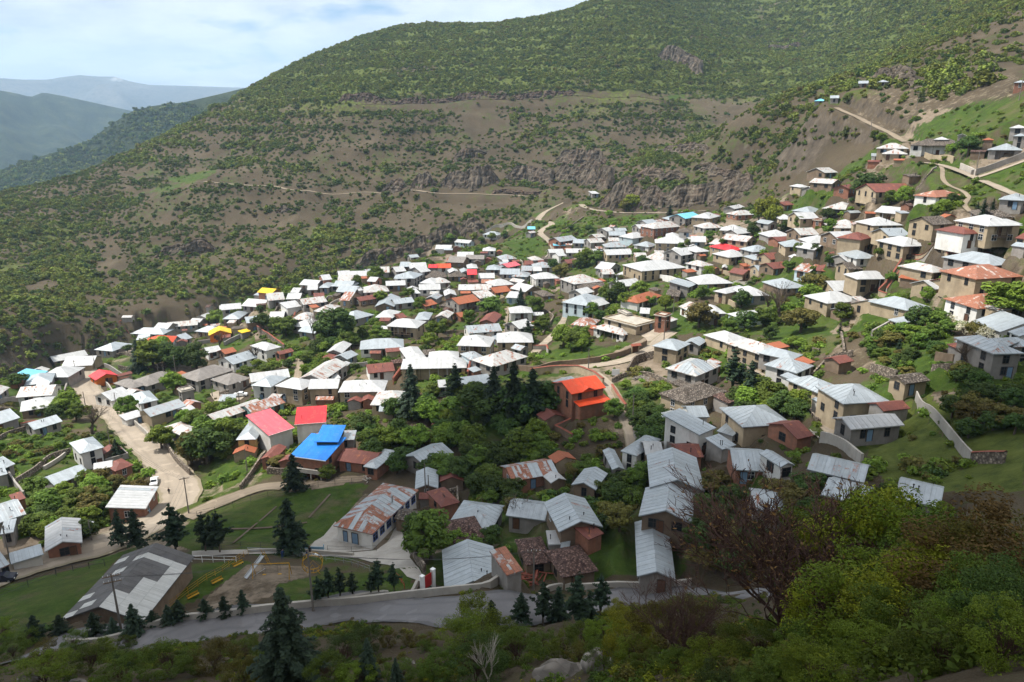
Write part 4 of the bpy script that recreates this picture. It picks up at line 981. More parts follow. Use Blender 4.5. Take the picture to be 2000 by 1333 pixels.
def roof_planes(typ, w, d, rise):
    """list of planes: (polygon in local xyz with z from the eave, eave direction)"""
    x, y = w / 2, d / 2
    if typ == 't':
        return [[(-x, -y, 0.15), (x, -y, 0.15), (x, y, 0.15), (-x, y, 0.15)]]
    if typ == 's':
        return [[(-x, -y, 0), (x, -y, 0), (x, y, rise), (-x, y, rise)]]
    if typ == 'g':
        return [[(-x, -y, 0), (x, -y, 0), (x, 0, rise), (-x, 0, rise)], [(x, y, 0), (-x, y, 0), (-x, 0, rise), (x, 0, rise)]]
    if typ == 'f':
        return [[(-x, y, 0), (-x, -y, 0), (0, -y, rise), (0, y, rise)], [(x, -y, 0), (x, y, 0), (0, y, rise), (0, -y, rise)]]
    if w >= d:
        k = max(w / 2 - d / 2 * 0.95, 0.12)
        a, b = (-k, 0, rise), (k, 0, rise)
        return [[(-x, -y, 0), (x, -y, 0), b, a], [(x, y, 0), (-x, y, 0), a, b], [(-x, y, 0), (-x, -y, 0), a], [(x, -y, 0), (x, y, 0), b]]
    k = max(d / 2 - w / 2 * 0.95, 0.12)
    a, b = (0, -k, rise), (0, k, rise)
    return [[(-x, -y, 0), (x, -y, 0), a], [(x, y, 0), (-x, y, 0), b], [(-x, y, 0), (-x, -y, 0), a, b], [(x, -y, 0), (x, y, 0), b, a]]

def plane_uv(poly):
    P = [Vector(p) for p in poly]
    e = (P[1] - P[0]).normalized()
    n = (P[1] - P[0]).cross(P[2] - P[0]).normalized()
    v = n.cross(e)
    return [((p - P[0]).dot(e), (p - P[0]).dot(v)) for p in P], P[0], e, v, n

def make_roof(root, typ, w, d, ze, rise, mt, panels=0, rust=None, th=0.14):
    planes = roof_planes(typ, w, d, rise)
    vs, fs, uv = [], [], []
    seen = {}
    for pl in planes:
        k = len(vs)
        vs += [(p[0], p[1], p[2] + ze) for p in pl]
        fs.append(tuple(range(k, k + len(pl))))
        uv += [(a + 13.7 * len(fs), b) for a, b in plane_uv(pl)[0]]
    # underside and edges
    rim = []
    x, y = w / 2, d / 2
    if typ in 'ht':
        rim = [(-x, -y, 0), (x, -y, 0), (x, y, 0), (-x, y, 0)]
    elif typ == 's':
        rim = [(-x, -y, 0), (x, -y, 0), (x, y, rise), (-x, y, rise)]
    elif typ == 'g':
        rim = [(-x, -y, 0), (x, -y, 0), (x, 0, rise), (x, y, 0), (-x, y, 0), (-x, 0, rise)]
    else:
        rim = [(-x, -y, 0), (0, -y, rise), (x, -y, 0), (x, y, 0), (0, y, rise), (-x, y, 0)]
    if typ == 't':
        rim = [(a, b, 0.15) for a, b, c in rim]
    k = len(vs); n = len(rim)
    vs += [(p[0], p[1], p[2] + ze) for p in rim] + [(p[0], p[1], p[2] + ze - th) for p in rim]
    for i in range(n):
        j = (i + 1) % n
        fs.append((k + i, k + n + i, k + n + j, k + j)); uv += [(0, 0), (0, 0.1), (1, 0.1), (1, 0)]
    if n == 4:
        fs.append(tuple(k + n + i for i in reversed(range(n)))); uv += [(0, 0)] * 4
    else:
        if typ == 'g':
            q1, q2 = (0, 1, 2, 5), (5, 2, 3, 4)
        else:
            q1, q2 = (0, 1, 4, 5), (1, 2, 3, 4)
        fs.append(tuple(k + n + i for i in reversed(q1))); fs.append(tuple(k + n + i for i in reversed(q2))); uv += [(0, 0)] * 8
    o = mesh_obj('roof', vs, fs, mt, root, uvs=uv)
    if panels:
        for pl in planes:
            uvs_, p0, e, v, nn = plane_uv(pl)
            L = max(a for a, b in uvs_); u0 = min(a for a, b in uvs_)
            npan = max(2, int(round((L - u0) / panels)))
            st = (L - u0) / npan
            for q in range(npan):
                a0, a1 = u0 + q * st + 0.03, u0 + (q + 1) * st - 0.03
                pts = clip_u(uvs_, a0, a1)
                if len(pts) < 3: continue
                mb = MB()
                up = nn * 0.05
                base = [Vector((0, 0, ze)) + p0 + e * a + v * b for a, b in pts]
                lo = [b_ + nn * 0.006 for b_ in base]; hi = [b_ + up for b_ in base]
                mb.poly(hi)
                for i in range(len(pts)):
                    j = (i + 1) % len(pts)
                    mb.poly([lo[i], lo[j], hi[j], hi[i]])
                uvp = [(a - a0 + random.random() * 0 + q * 1.31, b) for a, b in pts]
                uvl = list(uvp)
                for i in range(len(pts)):
                    j = (i + 1) % len(pts)
                    uvl += [uvp[i], uvp[j], uvp[j], uvp[i]]
                m2 = random.choice(rust) if rust else mt
                mesh_obj('roof_panel', mb.v, mb.f, m2, o, uvs=uvl)
    return o

def clip_u(poly, a0, a1):
    def cut(P, f):
        out = []
        for i in range(len(P)):
            p, q = P[i], P[(i + 1) % len(P)]
            fp, fq = f(p), f(q)
            if fp >= 0: out.append(p)
            if fp * fq < 0:
                t = fp / (fp - fq)
                out.append((p[0] + (q[0] - p[0]) * t, p[1] + (q[1] - p[1]) * t))
        return out
    return cut(cut(poly, lambda p: p[0] - a0), lambda p: a1 - p[0])

FOOT = []      # building plots: centre x, y, cos, sin, half width, half depth, level
HOUSE_REG = [] # registry for labels
def place_eave(x1, y1, x2, y2, he, rmin=62.0):
    a = hit(x1, y1, he, rmin); b = hit(x2, y2, he, rmin)
    ra, rb = np.linalg.norm(a), np.linalg.norm(b)
    if ra > rb * 1.15 or rb > ra * 1.15:
        m = hit((x1 + x2) / 2, (y1 + y2) / 2, he, rmin)
        ze = m[2] if abs(m[2] - a[2]) + abs(m[2] - b[2]) < 30 else max(a[2], b[2])
        if min(ra, rb) < 0.8 * np.linalg.norm(m): ze = (a if ra < rb else b)[2]
    else:
        ze = 0.5 * (a[2] + b[2])
    if ze > -14:      # nearly level sight lines: keep the measured distance instead of the plane
        r = 0.5 * (ra + rb)
        va, vb = ray(x1, y1), ray(x2, y2)
        A = va / np.linalg.norm(va) * r; B = vb / np.linalg.norm(vb) * r
        return A[:2], B[:2], 0.5 * (A[2] + B[2])
    return on_plane(x1, y1, ze)[:2], on_plane(x2, y2, ze)[:2], ze

def add_windows(root, w, d, ze, zb, he_, wt, storeys, fm, front_v, wins, rng, near):
    """windows as parts on the front and on both ends"""
    def put(x, y, z, rz, mesh, pane):
        o = link_obj('window', mesh, root, (x, y, z), (0, 0, rz))
        if near or True:
            link_obj('pane', pane, o)
    kinds = WIN[fm]
    kk = rng.randrange(3)
    fr, pn = kinds[kk]
    W, D = w / 2, d / 2
    for s in range(storeys):
        zc = ze - 1.05 - s * 2.0
        if zc - 0.75 < zb + 0.05: break
        n = max(1, int(w / 3.3))
        for i in range(n):
            x = -W + (i + 0.5) * w / n
            if front_v and s == 0 and abs(x) < w * 0.30: continue
            if rng.random() < 0.18: continue
            put(x, -D - 0.012, zc, 0, fr, pn)
        n = max(1, int(d / 3.6))
        for i in range(n):
            y = -D + (i + 0.5) * d / n
            if rng.random() < 0.25: continue
            put(-W - 0.012, y, zc, -math.pi / 2, fr, pn)
            if rng.random() < 0.8: put(W + 0.012, y, zc, math.pi / 2, fr, pn)

def house(A, B, d, ze, typ, rc, wc, opts='', rng=None, panels=0, rust=None, rise=None, name='house', over=0.45, he_hint=3.0, nowin=False):
    A = np.array(A, float); B = np.array(B, float)
    u = B - A; w = float(np.linalg.norm(u)); u /= w
    n = np.array([-u[1], u[0]])
    if np.dot(n, (A + B) / 2) < 0: n = -n
    c = (A + B) / 2 + n * d / 2
    rz = math.atan2(u[1], u[0])
    xs = np.array([c + u * sx * w / 2 * 0.9 + n * sy * d / 2 * 0.9 for sx in (-1, 0, 1) for sy in (-1, 0, 1)])
    hs = H(xs[:, 0], xs[:, 1])
    zb = min(float(hs.min()), ze - 2.0)
    zb = max(zb, ze - he_hint * 1.12 - 0.3)
    rng = rng or random
    root = empty(name, (c[0], c[1], zb), rz)
    ze_l = ze - zb
    span = d if typ in 'g' else (w if typ == 'f' else min(w, d))
    if rise is None:
        rise = {'h': 0.205, 'g': 0.19, 'f': 0.20, 's': 0.15, 't': 0.0}[typ] * (span if typ != 's' else d)
        rise = min(max(rise, 0.5), 2.6) if typ != 't' else 0
    ov = min(over, w * 0.08, d * 0.1)
    W, D = w - 2 * ov, d - 2 * ov
    # walls
    top = ze_l - 0.145
    foot = -1.2
    mb = MB()
    v = 'v' in opts and w > 6 and d > 5
    X, Y = W / 2, D / 2
    if v:
        q = W * 0.28; t = 1.6
        poly = [(-X, -Y), (-q, -Y), (-q, -Y + t), (q, -Y + t), (q, -Y), (X, -Y), (X, Y), (-X, Y)]
        mb.prism(poly, foot, top)
    else:
        mb.prism([(-X, -Y), (X, -Y), (X, Y), (-X, Y)], foot, top)
    if typ == 'g':
        k = rise * (1 - ov / (d / 2)) - 0.03
        for sx in (-X, X - 0.25):
            k0 = len(mb.v)
            mb.v += [(sx, -Y, top), (sx + 0.25, -Y, top), (sx + 0.25, Y, top), (sx, Y, top), (sx, 0, top + k), (sx + 0.25, 0, top + k)]
            for f in ((0, 4, 3), (1, 2, 5), (0, 1, 5, 4), (2, 3, 4, 5)): mb.f.append(tuple(k0 + i for i in f)); mb.m.append(0)
    if typ == 'f':
        k = rise * (1 - ov / (w / 2)) - 0.03
        for sy in (-Y, Y - 0.25):
            k0 = len(mb.v)
            mb.v += [(-X, sy, top), (-X, sy + 0.25, top), (X, sy + 0.25, top), (X, sy, top), (0, sy, top + k), (0, sy + 0.25, top + k)]
            for f in ((0, 3, 4), (1, 5, 2), (0, 4, 5, 1), (3, 2, 5, 4)): mb.f.append(tuple(k0 + i for i in f)); mb.m.append(0)
    if typ == 's':
        k = rise * (1 - ov / d) - 0.05
        k0 = len(mb.v)
        mb.v += [(-X, -Y, top), (X, -Y, top), (X, Y, top), (-X, Y, top), (X, Y, top + k), (-X, Y, top + k)]
        for f in ((1, 2, 4), (0, 5, 3), (2, 3, 5, 4), (0, 1, 4, 5)): mb.f.append(tuple(k0 + i for i in f)); mb.m.append(0)
    if typ == 't':
        for (a0, a1, b0, b1) in ((-X, X, -Y, -Y + 0.2), (-X, X, Y - 0.2, Y), (-X, -X + 0.2, -Y + 0.2, Y - 0.2), (X - 0.2, X, -Y + 0.2, Y - 0.2)):
            mb.box(a0, a1, b0, b1, top - 0.01, top + 0.65)
    wall_o = mb.build('wall', [M['wall_' + wc]], root)
    if v:
        if ze_l > 4.2:
            bb = MB(); bb.box(-W * 0.28, W * 0.28, -Y - 0.5, -Y + 1.61, ze_l - 2.95, ze_l - 2.8); 
            bb.build('balcony', [M['wood']], root)
            rb = MB()
            rb.box(-W * 0.28, W * 0.28, -Y - 0.5, -Y - 0.44, ze_l - 1.95, ze_l - 1.88)
            for i in range(int(W * 0.56 / 0.5) + 1):
                xx = -W * 0.28 + i * 0.5; rb.box(xx, xx + 0.05, -Y - 0.49, -Y - 0.45, ze_l - 2.8, ze_l - 1.95)
            rb.build('railing', [M['wood']], root)
        npost = max(2, int(W * 0.56 / 2.4))
        for i in range(npost):
            xx = -W * 0.28 + (i + 0.5) * W * 0.56 / npost
            pb = MB(); pb.box(xx - 0.07, xx + 0.07, -Y + 0.05, -Y + 0.19, 0 if ze_l <= 4.2 else ze_l - 2.8, top)
            pb.build('post', [M['frame_w'] if rng.random() < 0.5 else M['wood']], root)
    # roof
    rm = M['roof_' + rc]
    roof_o = make_roof(root, typ, w, d, ze_l, rise, rm, panels, rust, th=0.14 if typ != 't' else 0.28)
    if 'c' in opts.replace('cc', 'c') or rng.random() < 0.3:
        for q in range(rng.choice((1, 2))):
            link_obj('chimney_pipe', PIPE, roof_o, (rng.uniform(-0.3, 0.3) * w, rng.uniform(-0.32, -0.12) * d, ze_l + rise * 0.45))
    if 'n' not in opts and not nowin:
        st = 2 if ze_l >= 3.7 else 1
        fm = 'frame_w' if wc in 'tbdyn' and rng.random() < 0.2 else 'frame_d'
        add_windows(root, W, D, ze_l, 0, ze_l, wc, st, fm, v, None, rng, False)
        if not v and W > 4:
            link_obj('door', rng.choice(DOOR), root, (rng.uniform(-0.3, 0.3) * W, -Y - 0.02, max(0, ze_l - (4.9 if st == 2 else 2.5))))
        elif v:
            link_obj('door', DOOR[0], root, (0.4, -Y + 1.58, ze_l - 2.75 if ze_l > 4.2 else 0.05))
    FOOT.append((c[0], c[1], math.cos(rz), math.sin(rz), w / 2, d / 2, zb))
    px, py, dep = project(np.array([[c[0], c[1], ze + rise * 0.5]]))
    rec = dict(o=root, px=float(px[0]), py=float(py[0]), rng=float(math.hypot(*c)), rc=rc, wc=wc, typ=typ, w=w, d=d, ze=ze, lm=None, c=c, n=n, u=u, roof=roof_o, wall=wall_o, two=ze_l >= 4.1)
    HOUSE_REG.append(rec)
    return rec

hr = random.Random(3)
for sh, txt in HOUSES.items():
    x0, y0, sc = SHEETS[sh]
    for item in txt.replace('\n', '|').split('|'):
        t = item.split()
        if not t: continue
        x1, y1, x2, y2 = [float(q) for q in t[:4]]; he = float(t[5])
        typ, rc, wc = t[6:9]
        opts = ''; lm = None; rmin = 62.0; zfix = None
        for q in t[9:]:
            if q[0] == '!': lm = q[1:]
            elif q[0] == 'z': zfix = float(q[1:])
            elif q[0] == '@': rmin = float(q[1:])
            else: opts += q
        x1, x2 = x0 + x1 / sc, x0 + x2 / sc; y1, y2 = y0 + y1 / sc, y0 + y2 / sc
        he *= 0.63 if sh in ('T', 'U', 'Mm', 'S', 'V') else (0.74 if sh in ('J', 'Rr', 'I') else 0.86)
        he = max(he, 1.9)
        if zfix is not None: A, B, ze = on_plane(x1, y1, zfix)[:2], on_plane(x2, y2, zfix)[:2], zfix
        else: A, B, ze = place_eave(x1, y1, x2, y2, he, rmin)
        if t[4][0] == 'd':
            q = [float(k) for k in t[4][1:].split(',')]
            d = float(np.linalg.norm(on_plane(x0 + q[0] / sc, y0 + q[1] / sc, ze)[:2] - B))
        else:
            d = float(t[4]) * ((1.32 if sh in ('T', 'U', 'Mm', 'S', 'V', 'Rr', 'Q', 'P', 'O', 'N') else (1.0 if sh in ('H', 'X', 'F', 'K') else 1.22)) if float(t[4]) > 4.5 else 1.05)
        wdt = float(np.linalg.norm(B - A)); rr = float(np.hypot(*A))
        wmax = 30 if lm or wdt * F / rr > 90 else 19
        if wdt > wmax * 1.6 or rr > 520:
            print('house odd', sh, item, 'w', round(wdt, 1), 'r', round(rr))
        if rc == 'w' and lm is None:
            q_ = hr.random()
            rc = 'v' if q_ < 0.16 else ('l' if q_ < 0.28 else ('k' if q_ < 0.34 else 'w'))
        near = rr < 165 and typ in 'ghfs' and rc in 'lkuwvU'
        rust = None
        if near and rc in 'uU': rust = [M['roof_u'], M['roof_u'], M['roof_l'], M['roof_U']]
        elif near and rc in 'kv': rust = [M['roof_' + rc]] * 3 + [M['roof_l'], M['roof_l'], M['roof_k']]
        elif near: rust = [M['roof_' + rc]] * 6 + [M['roof_k']]
        if lm == 'hall': near = False
        if lm == 'school': rust = [M['roof_u'], M['roof_u'], M['roof_l'], M['roof_k'], M['roof_U']]
        shed = lm is None and (he < 2.5 or wdt < 6.2 or d <= 4.6)
        rec = house(A, B, d, ze, typ, rc, wc, opts, hr, 1.05 if near else 0, rust, he_hint=he, name='shed' if shed else 'house')
        rec['shed'] = shed
        rec['lm'] = lm
        rec['src'] = (sh, item)

# small outbuildings leaning against the houses wherever there is room
xr = random.Random(17)
SHED_REG = []
def clear_spot(x, y, r, skip=None):
    for (cx, cy, co, si, hw, hd, zb) in FOOT:
        lx = (x - cx) * co + (y - cy) * si; ly = -(x - cx) * si + (y - cy) * co
        if abs(lx) < hw + r and abs(ly) < hd + r: return False
    a = math.atan2(x, y); l = math.log(math.hypot(x, y))
    i = min(max(np.searchsorted(AZ, a), 0), len(AZ) - 1); j = min(max(np.searchsorted(LR, l), 0), len(LR) - 1)
    return not on_road[i, j]
for r in list(HOUSE_REG) * 4:
    if r['rng'] > 460 or r['rng'] < 110 or r['shed'] or xr.random() > 0.55 or len(HOUSE_REG) > 560: continue
    sw_, sd2 = xr.uniform(3.0, 5.5), xr.uniform(2.6, 4.2)
    sx = xr.choice((-1, 1)); fwd = xr.uniform(-0.55, 0.3)
    cc = r['c'] + r['u'] * sx * (r['w'] / 2 + sw_ / 2 + 0.25) + r['n'] * fwd * r['d'] / 2
    if xr.random() < 0.4:
        cc = r['c'] - r['n'] * (r['d'] / 2 + sd2 / 2 + 0.25) + r['u'] * xr.uniform(-0.4, 0.4) * r['w']
    ok_ = all(clear_spot(cc[0] + a * sw_ / 2 * 0.8, cc[1] + b * sd2 / 2 * 0.8, 0.1) for a in (-1, 0, 1) for b in (-1, 0, 1))
    if not ok_: continue
    ang = xr.uniform(-0.15, 0.15); u_ = np.array([r['u'][0] * math.cos(ang) - r['u'][1] * math.sin(ang), r['u'][0] * math.sin(ang) + r['u'][1] * math.cos(ang)])
    n_ = np.array([-u_[1], u_[0]])
    if np.dot(n_, cc) < 0: n_ = -n_
    A_ = cc - u_ * sw_ / 2 - n_ * sd2 / 2
    hh_ = xr.uniform(1.8, 2.4)
    rec = house(A_, A_ + u_ * sw_, sd2, float(H(cc[0], cc[1])) + hh_, xr.choice('ssgf'), xr.choice('mmmqqsSwvul'), xr.choice('ddcbt'), 'n', xr, he_hint=hh_, name='shed', over=0.25)
    rec['shed'] = True; rec['lm'] = None

# level the plots: cut into the slope behind, fill in front
for (cx, cy, co, si, hw, hd, zb) in FOOT:
    m = (np.abs(GX - cx) < hw + hd + 6) & (np.abs(GY - cy) < hw + hd + 6)
    ii, jj = np.nonzero(m)
    if len(ii) == 0: continue
    lx = (GX[ii, jj] - cx) * co + (GY[ii, jj] - cy) * si; ly = -(GX[ii, jj] - cx) * si + (GY[ii, jj] - cy) * co
    dd = np.maximum(np.abs(lx) - hw, np.abs(ly) - hd)
    wgt = 1 - smooth(0.3, 2.6, dd)
    wgt = np.where(on_road[ii, jj], 0, wgt)
    Z[ii, jj] = Z[ii, jj] * (1 - wgt) + (zb - 0.05) * wgt
def in_house(x, y, pad=0.6):
    x = np.asarray(x); y = np.asarray(y); r = np.zeros(x.shape, bool)
    for (cx, cy, co, si, hw, hd, zb) in FOOT:
        lx = (x - cx) * co + (y - cy) * si; ly = -(x - cx) * si + (y - cy) * co
        r |= (np.abs(lx) < hw + pad) & (np.abs(ly) < hd + pad)
    return r
LM = {r['lm']: r for r in HOUSE_REG if r['lm']}

# ------------------------------------------------------------------ the ground sheet itself (after building plots and roads are levelled in)
na, nr = Z.shape
gv = np.column_stack([GX.ravel(), GY.ravel(), Z.ravel()])
gi = np.arange(na * nr).reshape(na, nr)
gq = np.stack([gi[:-1, :-1], gi[:-1, 1:], gi[1:, 1:], gi[1:, :-1]], -1).reshape(-1, 4)
gm = bpy.data.meshes.new('ground')
gm.vertices.add(len(gv)); gm.vertices.foreach_set('co', gv.ravel())
gm.loops.add(gq.size); gm.loops.foreach_set('vertex_index', gq.ravel().astype(np.int32))
gm.polygons.add(len(gq)); gm.polygons.foreach_set('loop_start', np.arange(0, gq.size, 4, dtype=np.int32))
gm.polygons.foreach_set('use_smooth', np.ones(len(gq), bool))
gm.materials.append(M['ground'])
gm.update(calc_edges=True); gm.validate()
if gm.polygons[len(gq) // 2].normal.z < 0:
    gm.flip_normals()
ca = gm.color_attributes.new('cover', 'FLOAT_COLOR', 'POINT')
ca.data.foreach_set('color', CH.reshape(-1, 4).ravel())
ground = bpy.data.objects.new('ground', gm)
COL.objects.link(ground)
tag(ground, 'hillside of grass, bare earth and rock carrying the village and mountain', kind='structure')

# ------------------------------------------------------------------ details of single buildings
def loc(rec, x, y, z):
    """local position in a house: x along the front, y to the back, z above its base"""
    return (x, y, z)
# school: blue shuttered windows on the long side, doors and steps in front, vent on the roof
r_ = LM['school']; so = r_['o']; W_, D_ = r_['w'] / 2 - 0.45, r_['d'] / 2 - 0.45; zl = r_['ze'] - so.location.z
for i in range(7):
    y = -D_ + (i + 0.5) * 2 * D_ / 7
    w_ = link_obj('window', WIN['frame_n'][1][0], so, (W_ + 0.012, y, zl - 1.45), (0, 0, math.pi / 2)); link_obj('pane', WIN['frame_n'][1][1], w_)
    w_ = link_obj('window', WIN['frame_n'][1][0], so, (-W_ - 0.012, y, zl - 1.45), (0, 0, -math.pi / 2)); link_obj('pane', WIN['frame_n'][1][1], w_)
for x in (-1.9, 0.1):
    dd = link_obj('door', DOOR[1], so, (x, -D_ - 0.02, 0.35)); dd.scale = (1.15 if x > 0 else 0.8, 1, 1.05)
mb = MB()
for k in range(4):
    mb.box(-1.4, 1.4, -D_ - 0.45 - 0.3 * k, -D_ - 0.15 - 0.3 * k, -0.3, 0.34 - 0.1 * k)
mb.build('steps', [M['concrete']], so)
mb = MB(); mb.tube([(0, 0, 0), (0, 0, 1.5)], 0.14, 8); mb.tube([(0, 0, 1.5), (0, 0, 1.7)], [0.32, 0.1], 8)
vo_ = mb.build('chimney_pipe', [M['grey_metal']], r_['roof']); vo_.location = (2.4, 1.2, zl + 0.85)
# hall: corrugated asbestos sheets laid one by one, many replaced by white ones
r_ = LM['hall']; ho = r_['o']; w_, d_ = r_['w'], r_['d']; zl = r_['ze'] - ho.location.z
rise_ = min(max(0.20 * w_, 0.5), 2.6)
pr = random.Random(5)
sheet_w = M['sheet_white'] = roof_metal('new_white_roof_sheet', (0.52, 0.52, 0.50), 0.0, 0.8, 0.0, seam=0.25, dirt=0.3)
for side, pl in enumerate(roof_planes('f', w_, d_, rise_)):
    uvs_, p0, e, v, nn = plane_uv(pl)
    Lu = max(a for a, b in uvs_); Lv = max(b for a, b in uvs_)
    nu, nv = int(Lu / 1.15), int(Lv / 1.6)
    for i in range(nu):
        for j in range(nv):
            a0, a1 = i * Lu / nu + 0.012, (i + 1) * Lu / nu - 0.012
            b0, b1 = j * Lv / nv + 0.012, (j + 1) * Lv / nv - 0.012
            white = False
            if side == 1:
                white = (j < 1 and i < nu * 0.78) or (j < 2 and i < nu * 0.42) or (i < 3 and j < 3) or (i == int(nu * 0.8) and j < 2)
            white = white or pr.random() < 0.045
            mb = MB()
            base = [Vector((0, 0, zl)) + p0 + e * a + v * b for a, b in ((a0, b0), (a1, b0), (a1, b1), (a0, b1))]
            t = pr.uniform(0.03, 0.05)
            lo = [q + nn * 0.006 for q in base]; hi = [q + nn * t for q in base]
            mb.poly(hi)
            for q in range(4): mb.poly([lo[q], lo[(q + 1) % 4], hi[(q + 1) % 4], hi[q]])
            uvp = [(a0, b0), (a1, b0), (a1, b1), (a0, b1)]; uvl = list(uvp)
            for q in range(4): uvl += [uvp[q], uvp[(q + 1) % 4], uvp[(q + 1) % 4], uvp[q]]
            mesh_obj('roof_sheet', mb.v, mb.f, sheet_w if white else M['roof_G'], r_['roof'], uvs=uvl)
# orange house: little dormer on the upper roof, open ground floor, side stair
r_ = LM['orangehouse']; oo = r_['o']; zl = r_['ze'] - oo.location.z; D_ = r_['d'] / 2
mb = MB()
mb.poly([(-1.6, -D_ - 0.02, zl + 0.02), (0, -D_ - 0.02, zl + 0.75), (0, -D_ + 2.4, zl + 0.75)]); mb.poly([(1.6, -D_ - 0.02, zl + 0.02), (0, -D_ + 2.4, zl + 0.75), (0, -D_ - 0.02, zl + 0.75)])
mb.build('dormer', [M['roof_o']], r_['roof'])
# blue house: terrace in front with pillars
r_ = LM['blueroof']; oo = r_['o']; zl = r_['ze'] - oo.location.z; W_, D_ = r_['w'] / 2, r_['d'] / 2
mb = MB(); mb.box(-W_ + 0.3, W_ - 0.3, -D_ - 1.4, -D_ + 0.44, zl - 3.0, zl - 2.75); mb.box(-W_ + 0.3, W_ - 0.3, -D_ - 1.4, -D_ - 1.25, zl - 2.75, zl - 2.0)
mb.build('terrace', [M['concrete']], oo)
for x in (-0.8, -0.25, 0.3, 0.85):
    mb = MB(); mb.box(x * W_ - 0.13, x * W_ + 0.13, -D_ - 1.38, -D_ - 1.14, -1.5, zl - 3.0); mb.build('pillar', [M['concrete']], oo)
# white edge boards of the painted roofs
for k in ('pinkroof', 'redplane', 'blueroof'):
    r_ = LM[k]; W_, D_ = r_['w'] / 2, r_['d'] / 2; zl = r_['ze'] - r_['o'].location.z
    mb = MB(); mb.box(-W_ - 0.03, W_ + 0.03, -D_ - 0.06, -D_ - 0.004, zl - 0.16, zl + 0.03); mb.build('fascia', [M['white_paint']], r_['roof'])
# stair house: outside stair and concrete yard
r_ = LM['stairhouse']; oo = r_['o']; D_ = r_['d'] / 2; zl = r_['ze'] - oo.location.z
mb = MB()
for k in range(9):
    mb.box(0.5 + k * 0.32, 0.5 + (k + 1) * 0.32, -D_ - 1.1, -D_ + 0.42, -0.6, zl - 2.75 - k * 0.22)
mb.build('stairs', [M['concrete']], oo)

# ------------------------------------------------------------------ free-standing walls
def wall_line(pts, h, mat_, label, th=0.4, cop=None, name='garden_wall', rmin=62.0, dz=0.0, step=1.6, world=None, rag=1.0):
    P = polyline_world(pts, 0, rmin, step) if world is None else world
    zg = smooth1(H(P[:, 0], P[:, 1]), 3) + dz
    T = np.gradient(P[:, :2], axis=0); T /= np.maximum(np.linalg.norm(T, axis=1), 1e-6)[:, None]
    N = np.column_stack([-T[:, 1], T[:, 0]])
    vs, fs = [], []
    n = len(P)
    wob = rag * 0.10 * h * fbm(np.arange(n) * 0.4, np.zeros(n) + len(label), 5, 3)
    for i in range(n):
        for s, z in ((-1, -1.0), (-1, h + wob[i]), (1, h + wob[i]), (1, -1.0)):
            q = P[i, :2] + N[i] * s * th / 2
            vs.append((q[0], q[1], zg[i] + z))
    for i in range(n - 1):
        a, b = i * 4, i * 4 + 4
        for k in range(3):
            fs.append((a + k, b + k, b + k + 1, a + k + 1))
    fs.append((0, 1, 2, 3)); fs.append((4 * n - 1, 4 * n - 2, 4 * n - 3, 4 * n - 4))
    if cop:
        root = empty(name, (0, 0, 0))
        mesh_obj('wall_body', vs, fs, mat_, root)
        vs2, fs2 = [], []
        for i in range(n):
            for s, z in ((-1, 0.03), (0, 0.22), (1, 0.03), (0, 0.0)):
                q = P[i, :2] + N[i] * s * (th / 2 + 0.15)
                vs2.append((q[0], q[1], zg[i] + h + wob[i] + z))
        for i in range(n - 1):
            a, b = i * 4, i * 4 + 4
            for k in range(4):
                fs2.append((a + k, b + k, b + (k + 1) % 4, a + (k + 1) % 4))
        mesh_obj('coping', vs2, fs2, cop, root)
        o = root
    else:
        o = mesh_obj(name, vs, fs, mat_)
    tag(o, label, 'wall', 'walls of lanes and gardens')
    return o
SW, CW, TW, DW = M['stone_wall'], M['wall_c'], M['wall_t'], M['wall_d']
wall_line([(130,1262),(300,1226),(400,1212),(500,1197),(650,1182),(760,1172),(820,1166),(960,1156),(1060,1150),(1230,1150),(1350,1143)], 1.0, M['concrete'], 'long concrete parapet along the far side of the foreground road', 0.35, name='parapet_wall', rmin=70)
wall_line([(1788,782),(1815,810),(1845,845),(1872,880),(1895,905)], 1.7, M['concrete'], 'long pale block wall running down through the shaded meadow', 0.25, rag=0.0)
wall_line([(1895,905),(1930,902),(1960,905)], 1.6, SW, 'low brown wall continuing from the pale block wall', 0.4, M['coping'])
wall_line([(1000,722),(1050,728),(1100,716),(1150,712),(1190,704),(1225,694),(1262,676)], 1.8, DW, 'mud garden wall along the upper edge of the curving lane', 0.5)
wall_line([(1035,735),(1080,728),(1120,728),(1155,738),(1178,756)], 2.2, TW, 'tan wall with red coping behind the orange roofed house', 0.5, M['coping'])
wall_line([(1195,765),(1205,785),(1222,805)], 1.8, TW, 'short wall with red coping beside the narrow lane', 0.4, M['coping'])
wall_line([(1225,735),(1240,712),(1258,706),(1290,700),(1318,700)], 2.4, SW, 'high retaining wall below the curving lane')
wall_line([(1196,748),(1210,738),(1240,735),(1262,732),(1290,745),(1318,762)], 1.2, SW, 'ruined stone wall round the overgrown square garden')
wall_line([(128,772),(134,752),(140,738),(156,724)], 2.0, CW, 'grey roadside wall left of the road bend')
wall_line([(205,750),(225,775),(235,800),(262,830),(285,850),(300,868)], 1.6, M['concrete'], 'pale kerb wall along the right side of the road')
wall_line([(318,868),(330,882),(345,905),(372,930)], 2.0, SW, 'stone wall below the road near the ochre house')
wall_line([(0,790),(30,785),(60,775)], 1.6, CW, 'grey yard wall at the left edge')
wall_line([(0,860),(30,845),(60,838),(75,828)], 1.2, SW, 'low field wall on the left below the small grey house')
wall_line([(28,948),(60,930),(100,895),(140,885)], 1.4, SW, 'stone field wall across the left gardens')
wall_line([(86,918),(110,905),(128,890)], 1.0, M['concrete'], 'thin pale wall in the left garden')
wall_line([(18,930),(30,950),(48,972)], 1.4, CW, 'short grey wall at the far left garden')
